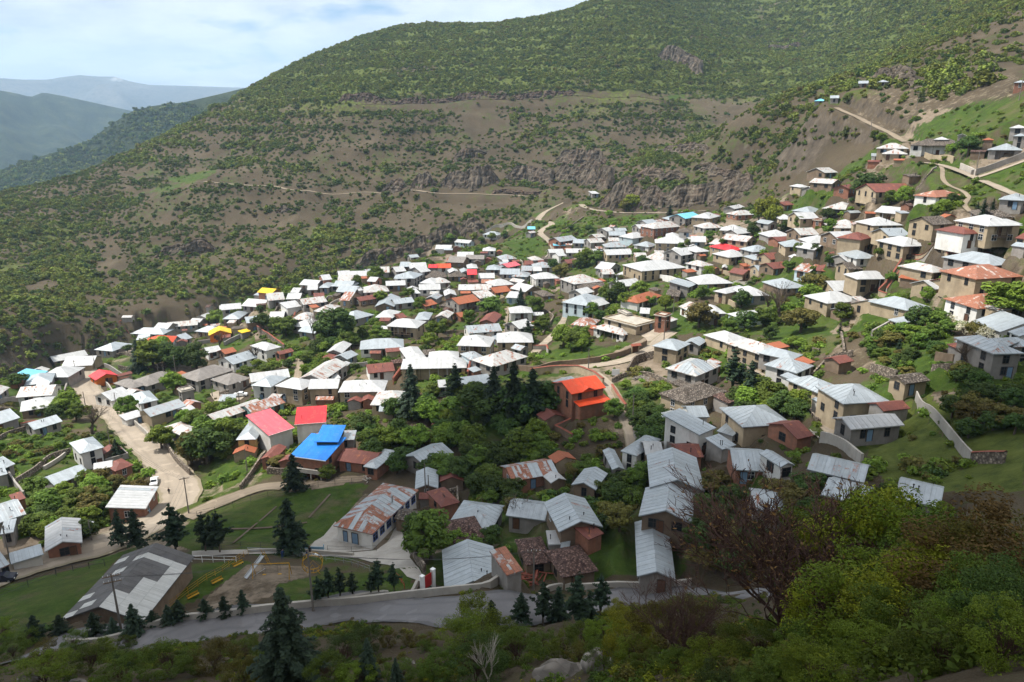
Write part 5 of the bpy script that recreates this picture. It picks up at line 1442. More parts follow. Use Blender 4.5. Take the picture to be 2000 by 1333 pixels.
wall_line([(225,700),(240,692),(262,700)], 1.4, SW, 'dark wall by the tree at the upper road end')
wall_line([(205,718),(225,728),(242,740)], 1.8, CW, 'grey yard wall behind the red roofed gatehouse')
wall_line([(232,722),(262,728),(300,722),(345,712),(378,702)], 1.8, SW, 'dark wall behind the long grey barrack')
wall_line([(438,676),(455,668),(475,660),(490,652)], 1.8, CW, 'grey wall in front of the yellow roofed orange house')
wall_line([(502,646),(515,655),(530,664),(545,675),(556,684)], 2.2, SW, 'stone lane wall with red coping above the white villa', 0.4, M['coping'])
wall_line([(674,720),(700,718),(718,716)], 1.8, CW, 'grey yard wall left of the oxide red roof')
wall_line([(768,752),(776,742),(783,732)], 2.2, M['wall_b'], 'red-brown wall beside the oxide red roof', 0.4, M['coping'])
wall_line([(914,742),(918,724),(922,712)], 2.4, M['wall_b'], 'red-brown wall in the tan courtyard', 0.4, M['coping'])
wall_line([(1005,630),(1040,612),(1070,610),(1082,622),(1072,638),(1060,655)], 1.2, SW, 'curved stone terrace wall beside the stepped path')
wall_line([(1238,852),(1246,872),(1270,884),(1315,888)], 2.2, CW, 'grey block wall by the end of the narrow lane')
wall_line([(1290,836),(1312,826),(1334,818)], 1.8, CW, 'grey wall left of the modern white house')
wall_line([(1602,862),(1635,868),(1660,885),(1682,908)], 1.8, M['concrete'], 'curved pale wall behind the long rust-spotted roof')
wall_line([(1288,548),(1310,552),(1332,560)], 2.4, M['wall_w'], 'white curved yard wall beside the long tan hall')
wall_line([(1392,530),(1420,538),(1445,545)], 1.8, TW, 'tan yard wall above the white hip roofs')
wall_line([(1896,580),(1930,590),(1965,602),(2005,616)], 2.4, TW, 'long tan wall with red coping below the rusty tan house', 0.4, M['coping'])
wall_line([(1702,660),(1720,650),(1741,638)], 1.8, CW, 'stepped grey wall beside the long white cottage')
wall_line([(1438,705),(1455,722),(1480,742),(1520,762),(1545,778),(1575,805),(1598,830)], 1.2, SW, 'stone parapet along the concrete alley')
wall_line([(1700,726),(1722,732),(1750,742)], 1.8, SW, 'stone wall left of the slate-roofed shed')
wall_line([(1820,725),(1840,720),(1870,725)], 1.4, SW, 'low stone wall right of the slate-roofed shed')
wall_line([(1762,500),(1800,510),(1850,508)], 1.6, TW, 'tan yard wall with red coping under the twin tan blocks', 0.4, M['coping'])
wall_line([(1895,345),(1930,335),(1960,322),(2000,308)], 2.0, CW, 'grey block wall of the upper right yard')
wall_line([(1875,330),(1895,338),(1905,345)], 2.0, M['concrete'], 'pale block wall at the lane fork')
wall_line([(1805,308),(1840,310),(1862,318)], 2.0, TW, 'tan wall beside the upper pale lane')
wall_line([(1790,372),(1802,360),(1815,345),(1822,335)], 1.4, SW, 'dark stone wall climbing the upper right slope')
wall_line([(1655,402),(1680,398),(1710,400)], 2.0, SW, 'crumbling stone wall below the dark tree')
wall_line([(1085,470),(1100,455),(1118,440),(1140,425)], 0.8, SW, 'dark line of field wall below the cliff road')
wall_line([(948,452),(975,442),(1000,438),(1040,433)], 1.6, M['concrete'], 'grey retaining wall below the winding road')
wall_line([(1062,508),(1072,500),(1078,490),(1074,480)], 1.0, M['concrete'], 'pale curved wall round the green field')
wall_line([(690,1086),(640,1082),(580,1078),(500,1078),(485,1080)], 0.6, M['concrete'], 'low concrete wall above the playground')
wall_line([(800,1068),(806,1085),(818,1105),(830,1122)], 1.6, SW, 'curved stone wall on the right of the school drive')
wall_line([(640,1182),(700,1172),(770,1158),(815,1143)], 0.8, M['concrete'], 'low wall at the lower end of the playground')
wall_line([(1640,650),(1645,668),(1648,690)], 1.0, SW, 'narrow path wall in the green garden')
wall_line([(1530,672),(1560,680),(1600,690)], 1.0, SW, 'low stone terrace wall in the green garden')
wall_line([(470,958),(485,940),(500,915),(520,890)], 1.4, SW, 'retaining wall of the alley beside the ochre house')

# yard walls running out from the houses
WALL_REG = []
yr = random.Random(23)
for r in HOUSE_REG:
    if r['shed'] or r['rng'] > 440 or r['rng'] < 115 or yr.random() > 0.5: continue
    sx = yr.choice((-1, 1)); L1, L2 = yr.uniform(3, 7), yr.uniform(3, 8)
    a0 = r['c'] + r['u'] * sx * (r['w'] / 2 - 0.2) - r['n'] * (r['d'] / 2 - 0.3)
    a1 = a0 + r['u'] * sx * L1; a2 = a1 + r['n'] * L2 * yr.choice((-1, 1, 1))
    pts_ = []
    for p_, q_ in ((a0, a1), (a1, a2)):
        for t_ in np.linspace(0, 1, max(3, int(np.linalg.norm(q_ - p_) / 1.2))): pts_.append(p_ * (1 - t_) + q_ * t_)
    keep = []
    for k_, p_ in enumerate(pts_):
        if k_ and not clear_spot(p_[0], p_[1], 0.1): 
            if k_ > 2: break
            continue
        keep.append(p_)
    if len(keep) < 4: continue
    W3 = np.column_stack([np.array(keep), np.zeros(len(keep))])
    mt_ = yr.choice((SW, SW, CW, TW, DW, M['concrete']))
    o = wall_line(None, yr.uniform(1.0, 1.9), mt_, 'yard wall', 0.35, M['coping'] if yr.random() < 0.3 else None, name='yard_wall', world=W3)
    px_, py_, _ = project(np.array([[keep[len(keep) // 2][0], keep[len(keep) // 2][1], float(H(*keep[len(keep) // 2]))]]))
    WALL_REG.append((o, float(px_[0]), float(py_[0]), {id(SW): 'rubble stone yard wall', id(CW): 'grey yard wall', id(TW): 'tan yard wall', id(DW): 'brown mud yard wall'}.get(id(mt_), 'pale concrete yard wall')))

# ------------------------------------------------------------------ concrete yards
def yard(poly, mat_, label, lift=0.07, name='yard'):
    W = np.array([hit(x, y) for x, y in poly])
    c = W.mean(0)
    n = len(W)
    # refine edges so that the sheet follows the ground
    ring = []
    for i in range(n):
        for t in np.linspace(0, 1, 6)[:-1]:
            ring.append(W[i] * (1 - t) + W[(i + 1) % n] * t)
    ring = np.array(ring)
    vs = []; fs = []; uv = []
    K = 10
    for k in range(1, K + 1):
        q = c + (ring - c) * k / K
        z = H(q[:, 0], q[:, 1]) + lift + 0.05
        vs += [(a, b, d_) for a, b, d_ in zip(q[:, 0], q[:, 1], z)]
    vs.append((c[0], c[1], float(H(c[0], c[1])) + lift + 0.05))
    m = len(ring)
    for k in range(K - 1):
        for i in range(m):
            j = (i + 1) % m
            fs.append((k * m + i, k * m + j, (k + 1) * m + j, (k + 1) * m + i))
    for i in range(m):
        fs.append((len(vs) - 1, (i + 1) % m, i))
    uv = [(0, 0)] * sum(len(f) for f in fs)
    o = mesh_obj(name, vs, fs, mat_, uvs=uv)
    if sum(p.normal.z for p in o.data.polygons) < 0: o.data.flip_normals()
    tag(o, label, kind='structure')
yard([(787,1000),(812,1008),(806,1068),(800,1090),(822,1118),(830,1142),(795,1128),(760,1105),(700,1092),(640,1087),(560,1082),(560,1077),(640,1076),(690,1080),(735,1076),(757,1062),(768,1040)], M['concrete'], 'light concrete drive leading up beside the school')
yard([(632,1048),(655,1020),(664,1030),(680,1055),(725,1065),(730,1075),(690,1078),(640,1075),(600,1076),(615,1058)], M['concrete'], 'concrete forecourt in front of the school')
yard([(375,1078),(480,1075),(560,1076),(560,1083),(480,1084),(375,1090)], M['concrete'], 'concrete path between playground and school field')
yard([(410,770),(440,758),(485,770),(470,782),(420,785)], M['road_concrete'], 'small pale courtyard with the parked white car')
yard([(1470,722),(1500,705),(1525,715),(1530,745),(1500,735)], M['road_concrete'], 'pale concrete yard below the house with outside stairs')
yard([(1252,655),(1285,640),(1302,648),(1290,662),(1265,668)], M['road_concrete'], 'bright concrete plaza below the flat-roofed house')
yard([(925,715),(950,712),(952,735),(930,742)], M['road_concrete'], 'pale courtyard among the tan houses')

# ------------------------------------------------------------------ trees
def rhombi(cent, size, rng, up=0.35, stretch=1.5, out=None):
    """small leaf faces: four-cornered, one island each"""
    n = len(cent)
    d = rng.normal(size=(n, 3)); d[:, 2] = np.abs(d[:, 2]) + up
    if out is not None: d = d * 0.7 + out
    d /= np.linalg.norm(d, axis=1)[:, None]
    a = np.cross(d, rng.normal(size=(n, 3))); a /= np.maximum(np.linalg.norm(a, axis=1), 1e-6)[:, None]
    b = np.cross(d, a)
    s = (size * rng.uniform(0.6, 1.3, n))[:, None]
    a = a * s * stretch; b = b * s * 0.75
    fold = d * s * 0.25
    V = np.stack([cent - a, cent - b + fold, cent + a, cent + b + fold], 1).reshape(-1, 3)
    return V
def quad_mesh(name, V, mats, smooth_sh=False, extra=None):
    n = len(V) // 4
    me = bpy.data.meshes.new(name)
    nv = len(V)
    ev, ef = (extra if extra else (np.zeros((0, 3)), []))
    allv = np.vstack([V, ev]) if len(ev) else V
    me.vertices.add(len(allv)); me.vertices.foreach_set('co', np.ascontiguousarray(allv, dtype=np.float32).ravel())
    idx = np.arange(nv, dtype=np.int32)
    lt = [4] * n + [len(f) for f in ef]
    if ef: idx = np.concatenate([idx, np.array([i + nv for f in ef for i in f], dtype=np.int32)])
    me.loops.add(len(idx)); me.loops.foreach_set('vertex_index', idx)
    me.polygons.add(len(lt)); me.polygons.foreach_set('loop_start', np.concatenate([[0], np.cumsum(lt)[:-1]]).astype(np.int32))
    for m in (mats if isinstance(mats, (list, tuple)) else [mats]): me.materials.append(m)
    me.update(calc_edges=True)
    return me
def blob_core(c, r, rng, n1=6, n2=4):
    """dark lumpy inner mass so that light does not leak straight through a crown"""
    vs, fs = [], []
    for i in range(n2 + 1):
        th = math.pi * i / n2
        for j in range(n1):
            ph = 2 * math.pi * j / n1 + i * 0.5
            k = 1 + rng.uniform(-0.2, 0.2)
            vs.append((c[0] + r[0] * k * math.sin(th) * math.cos(ph), c[1] + r[1] * k * math.sin(th) * math.sin(ph), c[2] + r[2] * k * math.cos(th)))
    for i in range(n2):
        for j in range(n1):
            q = (j + 1) % n1
            fs.append((i * n1 + j, (i + 1) * n1 + j, (i + 1) * n1 + q, i * n1 + q))
    return vs, fs
def crown_mesh(name, mat_, seed, nclump=26, leaves=46, size=0.16, rx=1.0, rz=0.8, core=True, cl=0.36, low=0.1):
    """unit broadleaf crown: about 2 wide, centred at z = 0, with separate clumps and gaps"""
    rng = np.random.RandomState(seed)
    C = []
    while len(C) < nclump:
        p = rng.normal(size=3); p /= np.linalg.norm(p)
        p *= rng.uniform(0.45, 0.95) ** 0.6
        if p[2] < -0.75: continue
        C.append(p * np.array([rx * rng.uniform(0.8, 1.15), rx * rng.uniform(0.8, 1.15), rz]))
    C = np.array(C)
    V = []
    for c in C:
        k = int(leaves * rng.uniform(0.6, 1.4)); r = cl * rng.uniform(0.6, 1.3)
        q = rng.normal(size=(k, 3)); q /= np.linalg.norm(q, axis=1)[:, None]
        out = q.copy()
        q *= (rng.uniform(0.5, 1.0, k) ** 0.5)[:, None] * r
        V.append(rhombi(c + q * np.array([1, 1, 0.8]), size, rng, 0.25, 1.4, out))
    V = np.vstack(V)
    extra = None
    if core:
        vs, fs = [], []
        for c in C[: max(4, nclump // 3)]:
            a, b = blob_core(c * 0.6, (cl * 0.85, cl * 0.85, cl * 0.7), rng)
            fs += [tuple(i + len(vs) for i in f) for f in b]; vs += a
        extra = (np.array(vs), fs)
    return quad_mesh(name, V, mat_, extra=extra)
def trunk_mesh(name, seed, mat_, h=1.0, r=0.06, nb=5, spread=0.45, lean=0.08):
    rng = random.Random(seed); b = MB()
    top = Vector((rng.uniform(-lean, lean), rng.uniform(-lean, lean), h))
    b.tube([(0, 0, -0.12), (top.x * 0.3, top.y * 0.3, h * 0.4), top], [r * 1.25, r, r * 0.6], 6)
    for i in range(nb):
        a = 2 * math.pi * i / nb + rng.uniform(-0.4, 0.4); z0 = h * rng.uniform(0.5, 0.95)
        s = Vector((top.x * z0 / h, top.y * z0 / h, z0)); e = s + Vector((math.cos(a) * spread, math.sin(a) * spread, spread * rng.uniform(0.7, 1.3)))
        m = s.lerp(e, 0.5) + Vector((0, 0, -0.06 * spread))
        b.tube([s, m, e], [r * 0.55, r * 0.4, r * 0.12], 5)
    return b.data(name, [mat_])
CROWN = {}
for k, mt in (('a', 'leaf_a'), ('b', 'leaf_b'), ('d', 'leaf_d'), ('o', 'leaf_o'), ('g', 'leaf_g')):
    CROWN[k] = [crown_mesh('crown', M[mt], 100 + i + ord(k), 26 + 4 * i, 105, 0.078, 1.0, (0.8, 0.95, 1.15)[i]) for i in range(3)]
CROWN['w'] = [crown_mesh('crown', M['blossom'], 300, 20, 26, 0.08, 1.0, 0.8, core=False)]
TRUNK = [trunk_mesh('trunk', 40 + i, M['bark'], 1.0, 0.07) for i in range(4)]

def conifer_mesh(seed, mat_, tiers=15, spread=0.26, droop=0.25, dens=1.0, size=0.03, gap=0.0, low=0.12):
    """unit-height spruce or cedar: tiers of drooping boughs made of needle sprays"""
    rng = np.random.RandomState(seed)
    V = []
    for t in range(tiers):
        f = t / (tiers - 1.0)
        z0 = low + (0.98 - low) * f
        L = spread * (1 - f) ** 0.8 * rng.uniform(0.8, 1.15) + 0.015
        nb = int(7 + 5 * (1 - f))
        for b in range(nb):
            a = 2 * math.pi * (b + rng.uniform(-0.3, 0.3)) / nb + t * 0.7
            l = L * rng.uniform(0.4, 1.25)
            if rng.uniform() < gap: continue
            n = max(4, int(30 * dens * l / spread))
            s = rng.uniform(0.12, 1.0, n)
            w = 0.22 * l * (1.1 - s) + 0.012
            off = rng.uniform(-1, 1, n) * w
            x = l * s * math.cos(a) - off * math.sin(a); y = l * s * math.sin(a) + off * math.cos(a)
            z = z0 + 0.05 * l * s - droop * l * s * s + rng.normal(0, 0.008, n)
            out = np.column_stack([np.full(n, math.cos(a)), np.full(n, math.sin(a)), np.full(n, 0.8)])
            V.append(rhombi(np.column_stack([x, y, z]), size, rng, 0.9, 1.7, out))
    ev, ef = blob_core((0, 0, 0.5), (spread * 0.2, spread * 0.2, 0.36), rng, 6, 5)
    return quad_mesh('crown', np.vstack(V), mat_, extra=(np.array(ev), ef))
def con_trunk():
    b = MB(); b.tube([(0, 0, -0.05), (0, 0, 0.5), (0, 0, 0.97)], [0.022, 0.014, 0.004], 6); return b.data('trunk', [M['bark']])
CON_T = con_trunk()
CONIFER = [conifer_mesh(1, M['needle'], 18, 0.25, 0.2, 2.0, 0.017, 0.22, 0.14), conifer_mesh(2, M['needle'], 14, 0.27, 0.1, 2.2, 0.018, 0.34, 0.22), conifer_mesh(3, M['needle_b'], 22, 0.24, 0.3, 5.0, 0.0095, 0.1)]
PINE = [conifer_mesh(5, M['needle'], 10, 0.27, -0.1, 2.4, 0.02, 0.38, 0.34)]

def branching(seed, depth=5, r0=0.05, L0=0.34, spread=0.55, up=0.25, n0=3, nchild=(2, 3), sides=4, twigmin=0.0016):
    """bare tree of unit height"""
    rng = random.Random(seed); b = MB()
    def grow(p, d, L, r, k):
        q = p + d * L
        m = p.lerp(q, 0.5) + Vector((rng.uniform(-1, 1), rng.uniform(-1, 1), rng.uniform(-0.5, 0.5))) * L * 0.09
        b.tube([p, m, q], [r, r * 0.82, r * 0.62], sides if k > 1 else 3, cap=False)
        if k == 0: return
        for i in range(rng.choice(nchild) + (1 if k >= depth - 1 else 0)):
            ax = Vector((rng.uniform(-1, 1), rng.uniform(-1, 1), rng.uniform(-0.4, 0.4)))
            nd_ = (d + ax * spread + Vector((0, 0, up * 0.4))).normalized()
            st = p.lerp(q, rng.uniform(0.55, 1.0)) if i else q
            grow(st, nd_, L * rng.uniform(0.62, 0.86), max(twigmin, r * rng.uniform(0.5, 0.66)), k - 1)
    for i in range(n0):
        a = 2 * math.pi * i / n0 + rng.uniform(-0.5, 0.5)
        grow(Vector((0, 0, -0.03)), Vector((0.3 * math.cos(a) * (n0 > 1), 0.3 * math.sin(a) * (n0 > 1), 1)).normalized(), L0, r0, depth)
    return b
BARE = [branching(11, 6, 0.04, 0.27, 0.6, 0.3, 1).data('branches', [M['bark']]), branching(14, 6, 0.035, 0.24, 0.65, 0.25, 2).data('branches', [M['bark']])]

TREE_REG = []
tr_rng = random.Random(21)
def reg(o, px, py, what, grp):
    TREE_REG.append((o, px, py, what, grp))
def tree(px, py, hpx, kind='a', wf=1.0, rmin=62.0, what=None, base=None, h=None):
    P = hit(px, py, 0, rmin) if base is None else base
    rr = float(np.linalg.norm(P))
    hm = hpx * rr / F / 0.93 if h is None else h
    z = float(H(P[0], P[1]))
    rz = tr_rng.uniform(0, 6.28)
    if kind in ('c', 'p', 'e'):
        root = empty('conifer_tree', (P[0], P[1], z), rz)
        me = tr_rng.choice(CONIFER) if kind == 'c' else (CONIFER[2] if kind == 'e' else PINE[0])
        c = link_obj('crown', me, root); c.scale = (hm * wf, hm * wf, hm)
        t = link_obj('trunk', CON_T, root); t.scale = (hm, hm, hm)
        what = what or 'dark conifer tree'
        g = 'conifers of the village'
    elif kind in ('n', 'N'):
        root = empty('bare_tree', (P[0], P[1], z), rz)
        c = link_obj('branches', tr_rng.choice(BARE), root); c.scale = (hm * wf, hm * wf, hm)
        what = what or 'leafless grey-brown tree'
        g = 'bare trees of the village'
    else:
        small = hm < 5.2  # low trees and real shrubs alike, named shrubs by height alone
        root = empty('garden_shrub' if small else 'leafy_tree', (P[0], P[1], z), rz)
        w = hm * 0.48 * wf
        ch = hm * 0.80
        c = link_obj('crown', tr_rng.choice(CROWN[kind]), root, (0, 0, hm * 0.60)); c.scale = (w, w * tr_rng.uniform(0.85, 1.1), ch * 0.50)
        t = link_obj('trunk', tr_rng.choice(TRUNK), root); t.scale = (hm * 0.6, hm * 0.6, hm * 0.62)
        what = what or {'a': 'mid green leafy tree', 'b': 'fresh green leafy tree', 'd': 'deep green leafy tree', 'o': 'olive-brown budding tree', 'g': 'yellow-green tall tree', 'w': 'white blossoming tree'}[kind]
        if small: what = what.replace('leafy tree', 'leafy shrub').replace('budding tree', 'budding shrub').replace('tall tree', 'tall shrub').replace('blossoming tree', 'blossoming shrub')
        g = 'shrubs among the houses' if small else 'leafy trees among the houses'
    reg(root, px, py - hpx / 2, what, g)
    return root
TREES = '''272 727 54 c 1.2|300 722 58 b|325 718 50 d|250 690 16 d|345 722 42 d|365 715 44 n|385 722 48 d|318 700 40 b
805 815 100 c 1.2|890 788 76 c 1.2|965 822 104 c 1.3|1003 832 120 c 1.2|1040 826 104 c 1.3|1062 815 70 d 1.3|1076 804 56 c 1.3|945 818 72 d 1.3|1020 822 78 d 1.3|985 828 70 d 1.3
570 1082 104 c 1.3|430 1080 76 p 1.2|345 1086 92 p 1.2|270 1076 72 c 1.2|238 1070 66 c|402 1078 72 p|415 1072 62 c|576 962 72 c 1.3|230 897 34 c 1.4
740 1162 70 p|770 1157 58 p|725 1166 46 p|665 1172 62 p|642 1176 66 p|624 1184 56 p 1.2|690 1168 50 p
265 1242 56 c 1.5|352 1215 40 c 1.5|402 1208 36 c 1.6|330 1218 34 c 1.5|476 1198 44 c 1.3|440 1204 38 c 1.5|120 1240 34 c 1.8|188 1246 44 c 1.6|72 1248 40 c 1.6|225 1250 40 c 1.5|300 1225 30 c 1.6
1430 772 88 p|1446 772 60 p|1462 795 84 c 1.2|1031 674 48 c 1.2|1017 598 34 c 1.3|1308 427 24 c 1.5|1755 690 24 c 1.2|1916 440 40 c|1640 655 20 c|1935 428 30 c|1905 430 28 c
614 674 72 n 0.5|183 848 54 n 1.5|1102 542 40 n|1520 632 78 n 1.1|809 818 44 n|1015 1024 66 n 1.2|1108 1030 40 n|1498 612 52 n|1590 578 42 o 1.2|1890 720 60 n|1868 745 44 n|1480 630 40 n|500 712 40 n|430 690 46 n|1210 560 30 n
655 668 68 d 1.1|670 660 48 b|36 758 26 d 1.2|130 808 40 b|150 822 30 a|108 818 26 d|80 815 22 a|252 814 36 a|316 878 42 b|330 870 30 a|375 908 60 o 0.8|340 768 38 b|405 905 70 d 1.1
559 657 36 a 1.2|515 647 36 d|540 650 30 a|422 635 28 b 1.1|735 552 30 a|697 560 22 a|797 584 24 a|745 595 26 b|855 664 44 a|838 678 30 b|821 606 26 a|917 634 30 a|870 650 30 o
955 614 34 a 1.3|1047 614 36 a|1057 650 34 a|1000 650 24 b|1100 678 46 b|1120 684 38 a|1135 668 36 a|1155 620 30 a|1170 628 24 d|1190 594 40 a|1205 592 42 d|1222 600 30 b
1250 584 34 b|1300 608 30 b|1270 600 24 a|1365 640 46 o 1.2|1370 584 26 a|1383 545 26 b|1425 654 30 a|1447 602 34 d|1490 638 40 a|1540 628 34 b|1563 650 52 o 1.2|1583 598 40 b|1645 628 34 a|1503 664 26 d|1455 645 38 d 1.2|1420 640 24 a
1778 548 34 a 1.2|1970 622 62 b 1.5|1990 615 50 b 1.2|1793 645 44 d|1825 645 40 a|1850 640 26 w|1880 660 30 w|1905 665 34 o|1925 672 30 w|1745 600 24 b|1765 600 22 a|1680 560 18 d
1916 490 34 d 1.2|1765 405 36 b|1740 400 24 a|1697 388 46 d 1.2|1680 388 30 d|1841 424 30 b|1495 436 52 g 0.8|1510 440 40 g 0.8|1482 432 34 b|1616 434 26 d|1560 448 24 a|1530 455 24 d|1620 460 30 a|1470 460 24 d
1707 276 18 a|1720 280 18 b|1860 300 14 b|1890 305 34 d|1860 400 20 d|1235 408 30 g|1218 412 20 g|1190 425 14 b|1150 455 16 d|1115 450 12 d|1225 412 24 o
1244 794 40 d 1.2|1200 815 36 a|1290 770 20 b|840 1092 94 a 1.1|812 1060 60 d|895 1075 40 b|960 1068 44 d|930 1080 36 a|1000 1010 40 o|930 965 40 d|1005 960 30 o
275 965 30 o|410 880 60 a|440 875 56 b|460 870 50 a|385 880 40 b|640 940 34 a|730 900 46 d|600 905 30 o|700 770 30 d
1095 545 30 o|1080 530 26 d|1130 525 30 a|1145 520 34 b|1165 520 30 a|1105 520 18 a|1330 490 16 a|1345 485 18 b|1410 480 14 a|1290 485 20 b|1385 470 18 a|1185 530 20 d|1243 508 22 a|1255 520 22 d
1740 555 24 a|1715 505 20 a|1810 590 28 b|1560 500 24 a|1590 500 22 d|1620 520 22 d|1490 505 16 b|1540 530 22 a|1590 540 20 a
880 470 14 b|900 478 16 b|940 475 14 a|960 470 16 b|985 465 14 a|848 500 12 d|760 505 16 b|820 500 16 d|795 508 14 a|745 512 14 b|690 545 18 a
590 560 16 a|620 560 14 a|700 545 16 b|560 585 14 d|595 600 20 d|508 610 14 d|460 620 16 a|1835 560 18 b|1870 560 20 a|1920 560 14 b|1850 430 20 n'''
for item in TREES.replace('\n', '|').split('|'):
    t = item.split()
    if len(t) < 4: continue
    tree(float(t[0]), float(t[1]), float(t[2]) * (0.9 if t[3] in 'abdogw' else 1.0), t[3], float(t[4]) if len(t) > 4 else 1.0)

# groves: outline in the photograph, number, height range in metres, kinds, phrase
GROVES = [
 ([(60,965),(150,932),(230,925),(285,930),(240,1005),(200,1045),(150,1062),(70,1058),(45,1005)], 26, 4, 7, 'aadbo', 'dense roadside grove below the white two-storey house'),
 ([(362,802),(470,802),(488,832),(458,900),(402,900),(362,872)], 12, 4, 7, 'aabd', 'garden thicket left of the ochre house'),
 ([(588,700),(648,668),(690,690),(680,722),(640,738),(592,732)], 14, 4, 6, 'ab', 'round green thicket above the long diagonal roof'),
 ([(455,722),(570,712),(562,735),(490,742)], 7, 3, 5, 'abd', 'garden behind the grey barrack roofs'),
 ([(600,645),(690,622),(692,680),(606,700)], 9, 5, 8, 'dda', 'dark clump right of the white villa'),
 ([(660,615),(760,642),(790,660),(700,682),(662,672)], 11, 4, 6, 'aab', 'garden below the tall white roof'),
 ([(700,832),(750,795),(820,795),(860,755),(900,745),(960,792),(1060,835),(1080,880),(1040,895),(900,955),(830,940),(760,930),(700,900)], 44, 5, 9, 'ddaab', 'big shaded central grove beside the tall conifers'),
 ([(1092,660),(1150,645),(1162,688),(1096,700)], 8, 4, 6, 'ab', 'garden left of the white veranda house'),
 ([(1410,782),(1460,765),(1500,768),(1558,802),(1574,830),(1500,832),(1440,812)], 16, 4, 7, 'ddab', 'thicket below the concrete alley'),
 ([(1240,795),(1320,805),(1338,868),(1262,880),(1236,850)], 14, 4, 7, 'dda', 'thicket right of the narrow lane'),
 ([(1100,925),(1190,932),(1262,945),(1240,1010),(1182,1080),(1140,1060),(1192,985)], 18, 3.5, 6, 'ddoa', 'shaded bushes among the grey gable roofs'),
 ([(890,925),(980,945),(1060,965),(1000,1000),(900,985)], 10, 3.5, 6, 'da', 'shaded bushes behind the blue-grey hip roof'),
 ([(1760,655),(1860,652),(1862,690),(1780,722)], 12, 3, 5, 'adb', 'green garden beside the old grey house'),
 ([(1850,722),(2000,722),(2000,860),(1925,880),(1862,850)], 16, 3, 5, 'ddo', 'dark bushes on the shaded right slope'),
 ([(1000,900),(1090,890),(1110,915),(1050,920)], 6, 3, 5, 'da', 'bushes behind the rusty metal roof'),
 ([(1345,965),(1450,935),(1560,965),(1690,975),(1700,1050),(1560,1085),(1400,1115),(1345,1060)], 24, 3, 5.5, 'dddo', 'dark thicket behind the big bare tree'),
 ([(1690,668),(1755,660),(1762,715),(1790,745),(1705,715)], 16, 2.2, 4.5, 'abdo', 'weedy slope left of the old grey house'),
 ([(1445,612),(1500,600),(1580,630),(1560,690),(1480,690),(1440,660)], 14, 2.2, 4.5, 'abdo', 'garden below the tan hip roofs'),
 ([(1205,760),(1225,745),(1300,765),(1320,800),(1240,800)], 8, 1.8, 3.5, 'ab', 'overgrown square garden'),
 ([(0,870),(60,850),(120,880),(60,920),(0,920)], 10, 1.8, 3.5, 'abo', 'left terraced garden'),
 ([(1345,1062),(1420,1040),(1500,1062),(1480,1128),(1360,1138)], 12, 2.6, 4.5, 'ddo', 'dark bushes behind the parapet'),
 ([(540,905),(600,890),(620,930),(560,945)], 5, 3, 5, 'od', 'scrubby trees left of the bright blue roof'),
]
gr_rng = random.Random(99)
for poly, n, h0, h1, kinds, phrase in GROVES:
    xs = [p[0] for p in poly]; ys = [p[1] for p in poly]
    k = 0; tries = 0; placed = []
    while k < n and tries < 4000:
        tries += 1
        x, y = gr_rng.uniform(min(xs), max(xs)), gr_rng.uniform(min(ys), max(ys))
        if not in_poly(np.array([x]), np.array([y]), poly)[0]: continue
        P = hit(x, y)
        if in_house(P[0], P[1], 0.2): continue
        hh = gr_rng.uniform(h0, h1) * 0.76
        if any((P[0] - q[0]) ** 2 + (P[1] - q[1]) ** 2 < (0.42 * hh) ** 2 for q in placed): continue
        placed.append(P); k += 1
        kd = gr_rng.choice(kinds)
        o = tree(x, y, 0, kd, gr_rng.uniform(1.0, 1.35), base=P, h=hh)
        what = TREE_REG[-1][3]
        TREE_REG.pop()
        lab = what + ' in the ' + phrase
        tag(o, lab, 'shrub' if ' shrub' in what else 'tree', phrase)

# ------------------------------------------------------------------ foreground bushes, boulders, bare tree
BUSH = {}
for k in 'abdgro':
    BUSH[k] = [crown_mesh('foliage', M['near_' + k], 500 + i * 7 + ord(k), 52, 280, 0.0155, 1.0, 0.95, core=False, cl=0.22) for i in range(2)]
STEM = [branching(60 + i, 4, 0.028, 0.30, 0.7, 0.2, 4).data('stems', [M['bark_red']]) for i in range(3)]
fb = random.Random(77)
def bush(P, h, kind, w=0.62, what='bush', grp='foreground bushes'):
    z = float(H(P[0], P[1]))
    root = empty('bush', (P[0], P[1], z), fb.uniform(0, 6.28))
    f = link_obj('foliage', fb.choice(BUSH[kind]), root, (0, 0, h * 0.52)); f.scale = (h * w, h * w * fb.uniform(0.85, 1.15), h * 0.50)
    s = link_obj('stems', fb.choice(STEM), root); s.scale = (h * w * 0.8, h * w * 0.8, h * 0.9)
    return root
KW = {'a': 'mid green', 'b': 'bright green', 'd': 'dark green', 'g': 'yellow-green', 'r': 'reddish', 'o': 'olive-brown'}
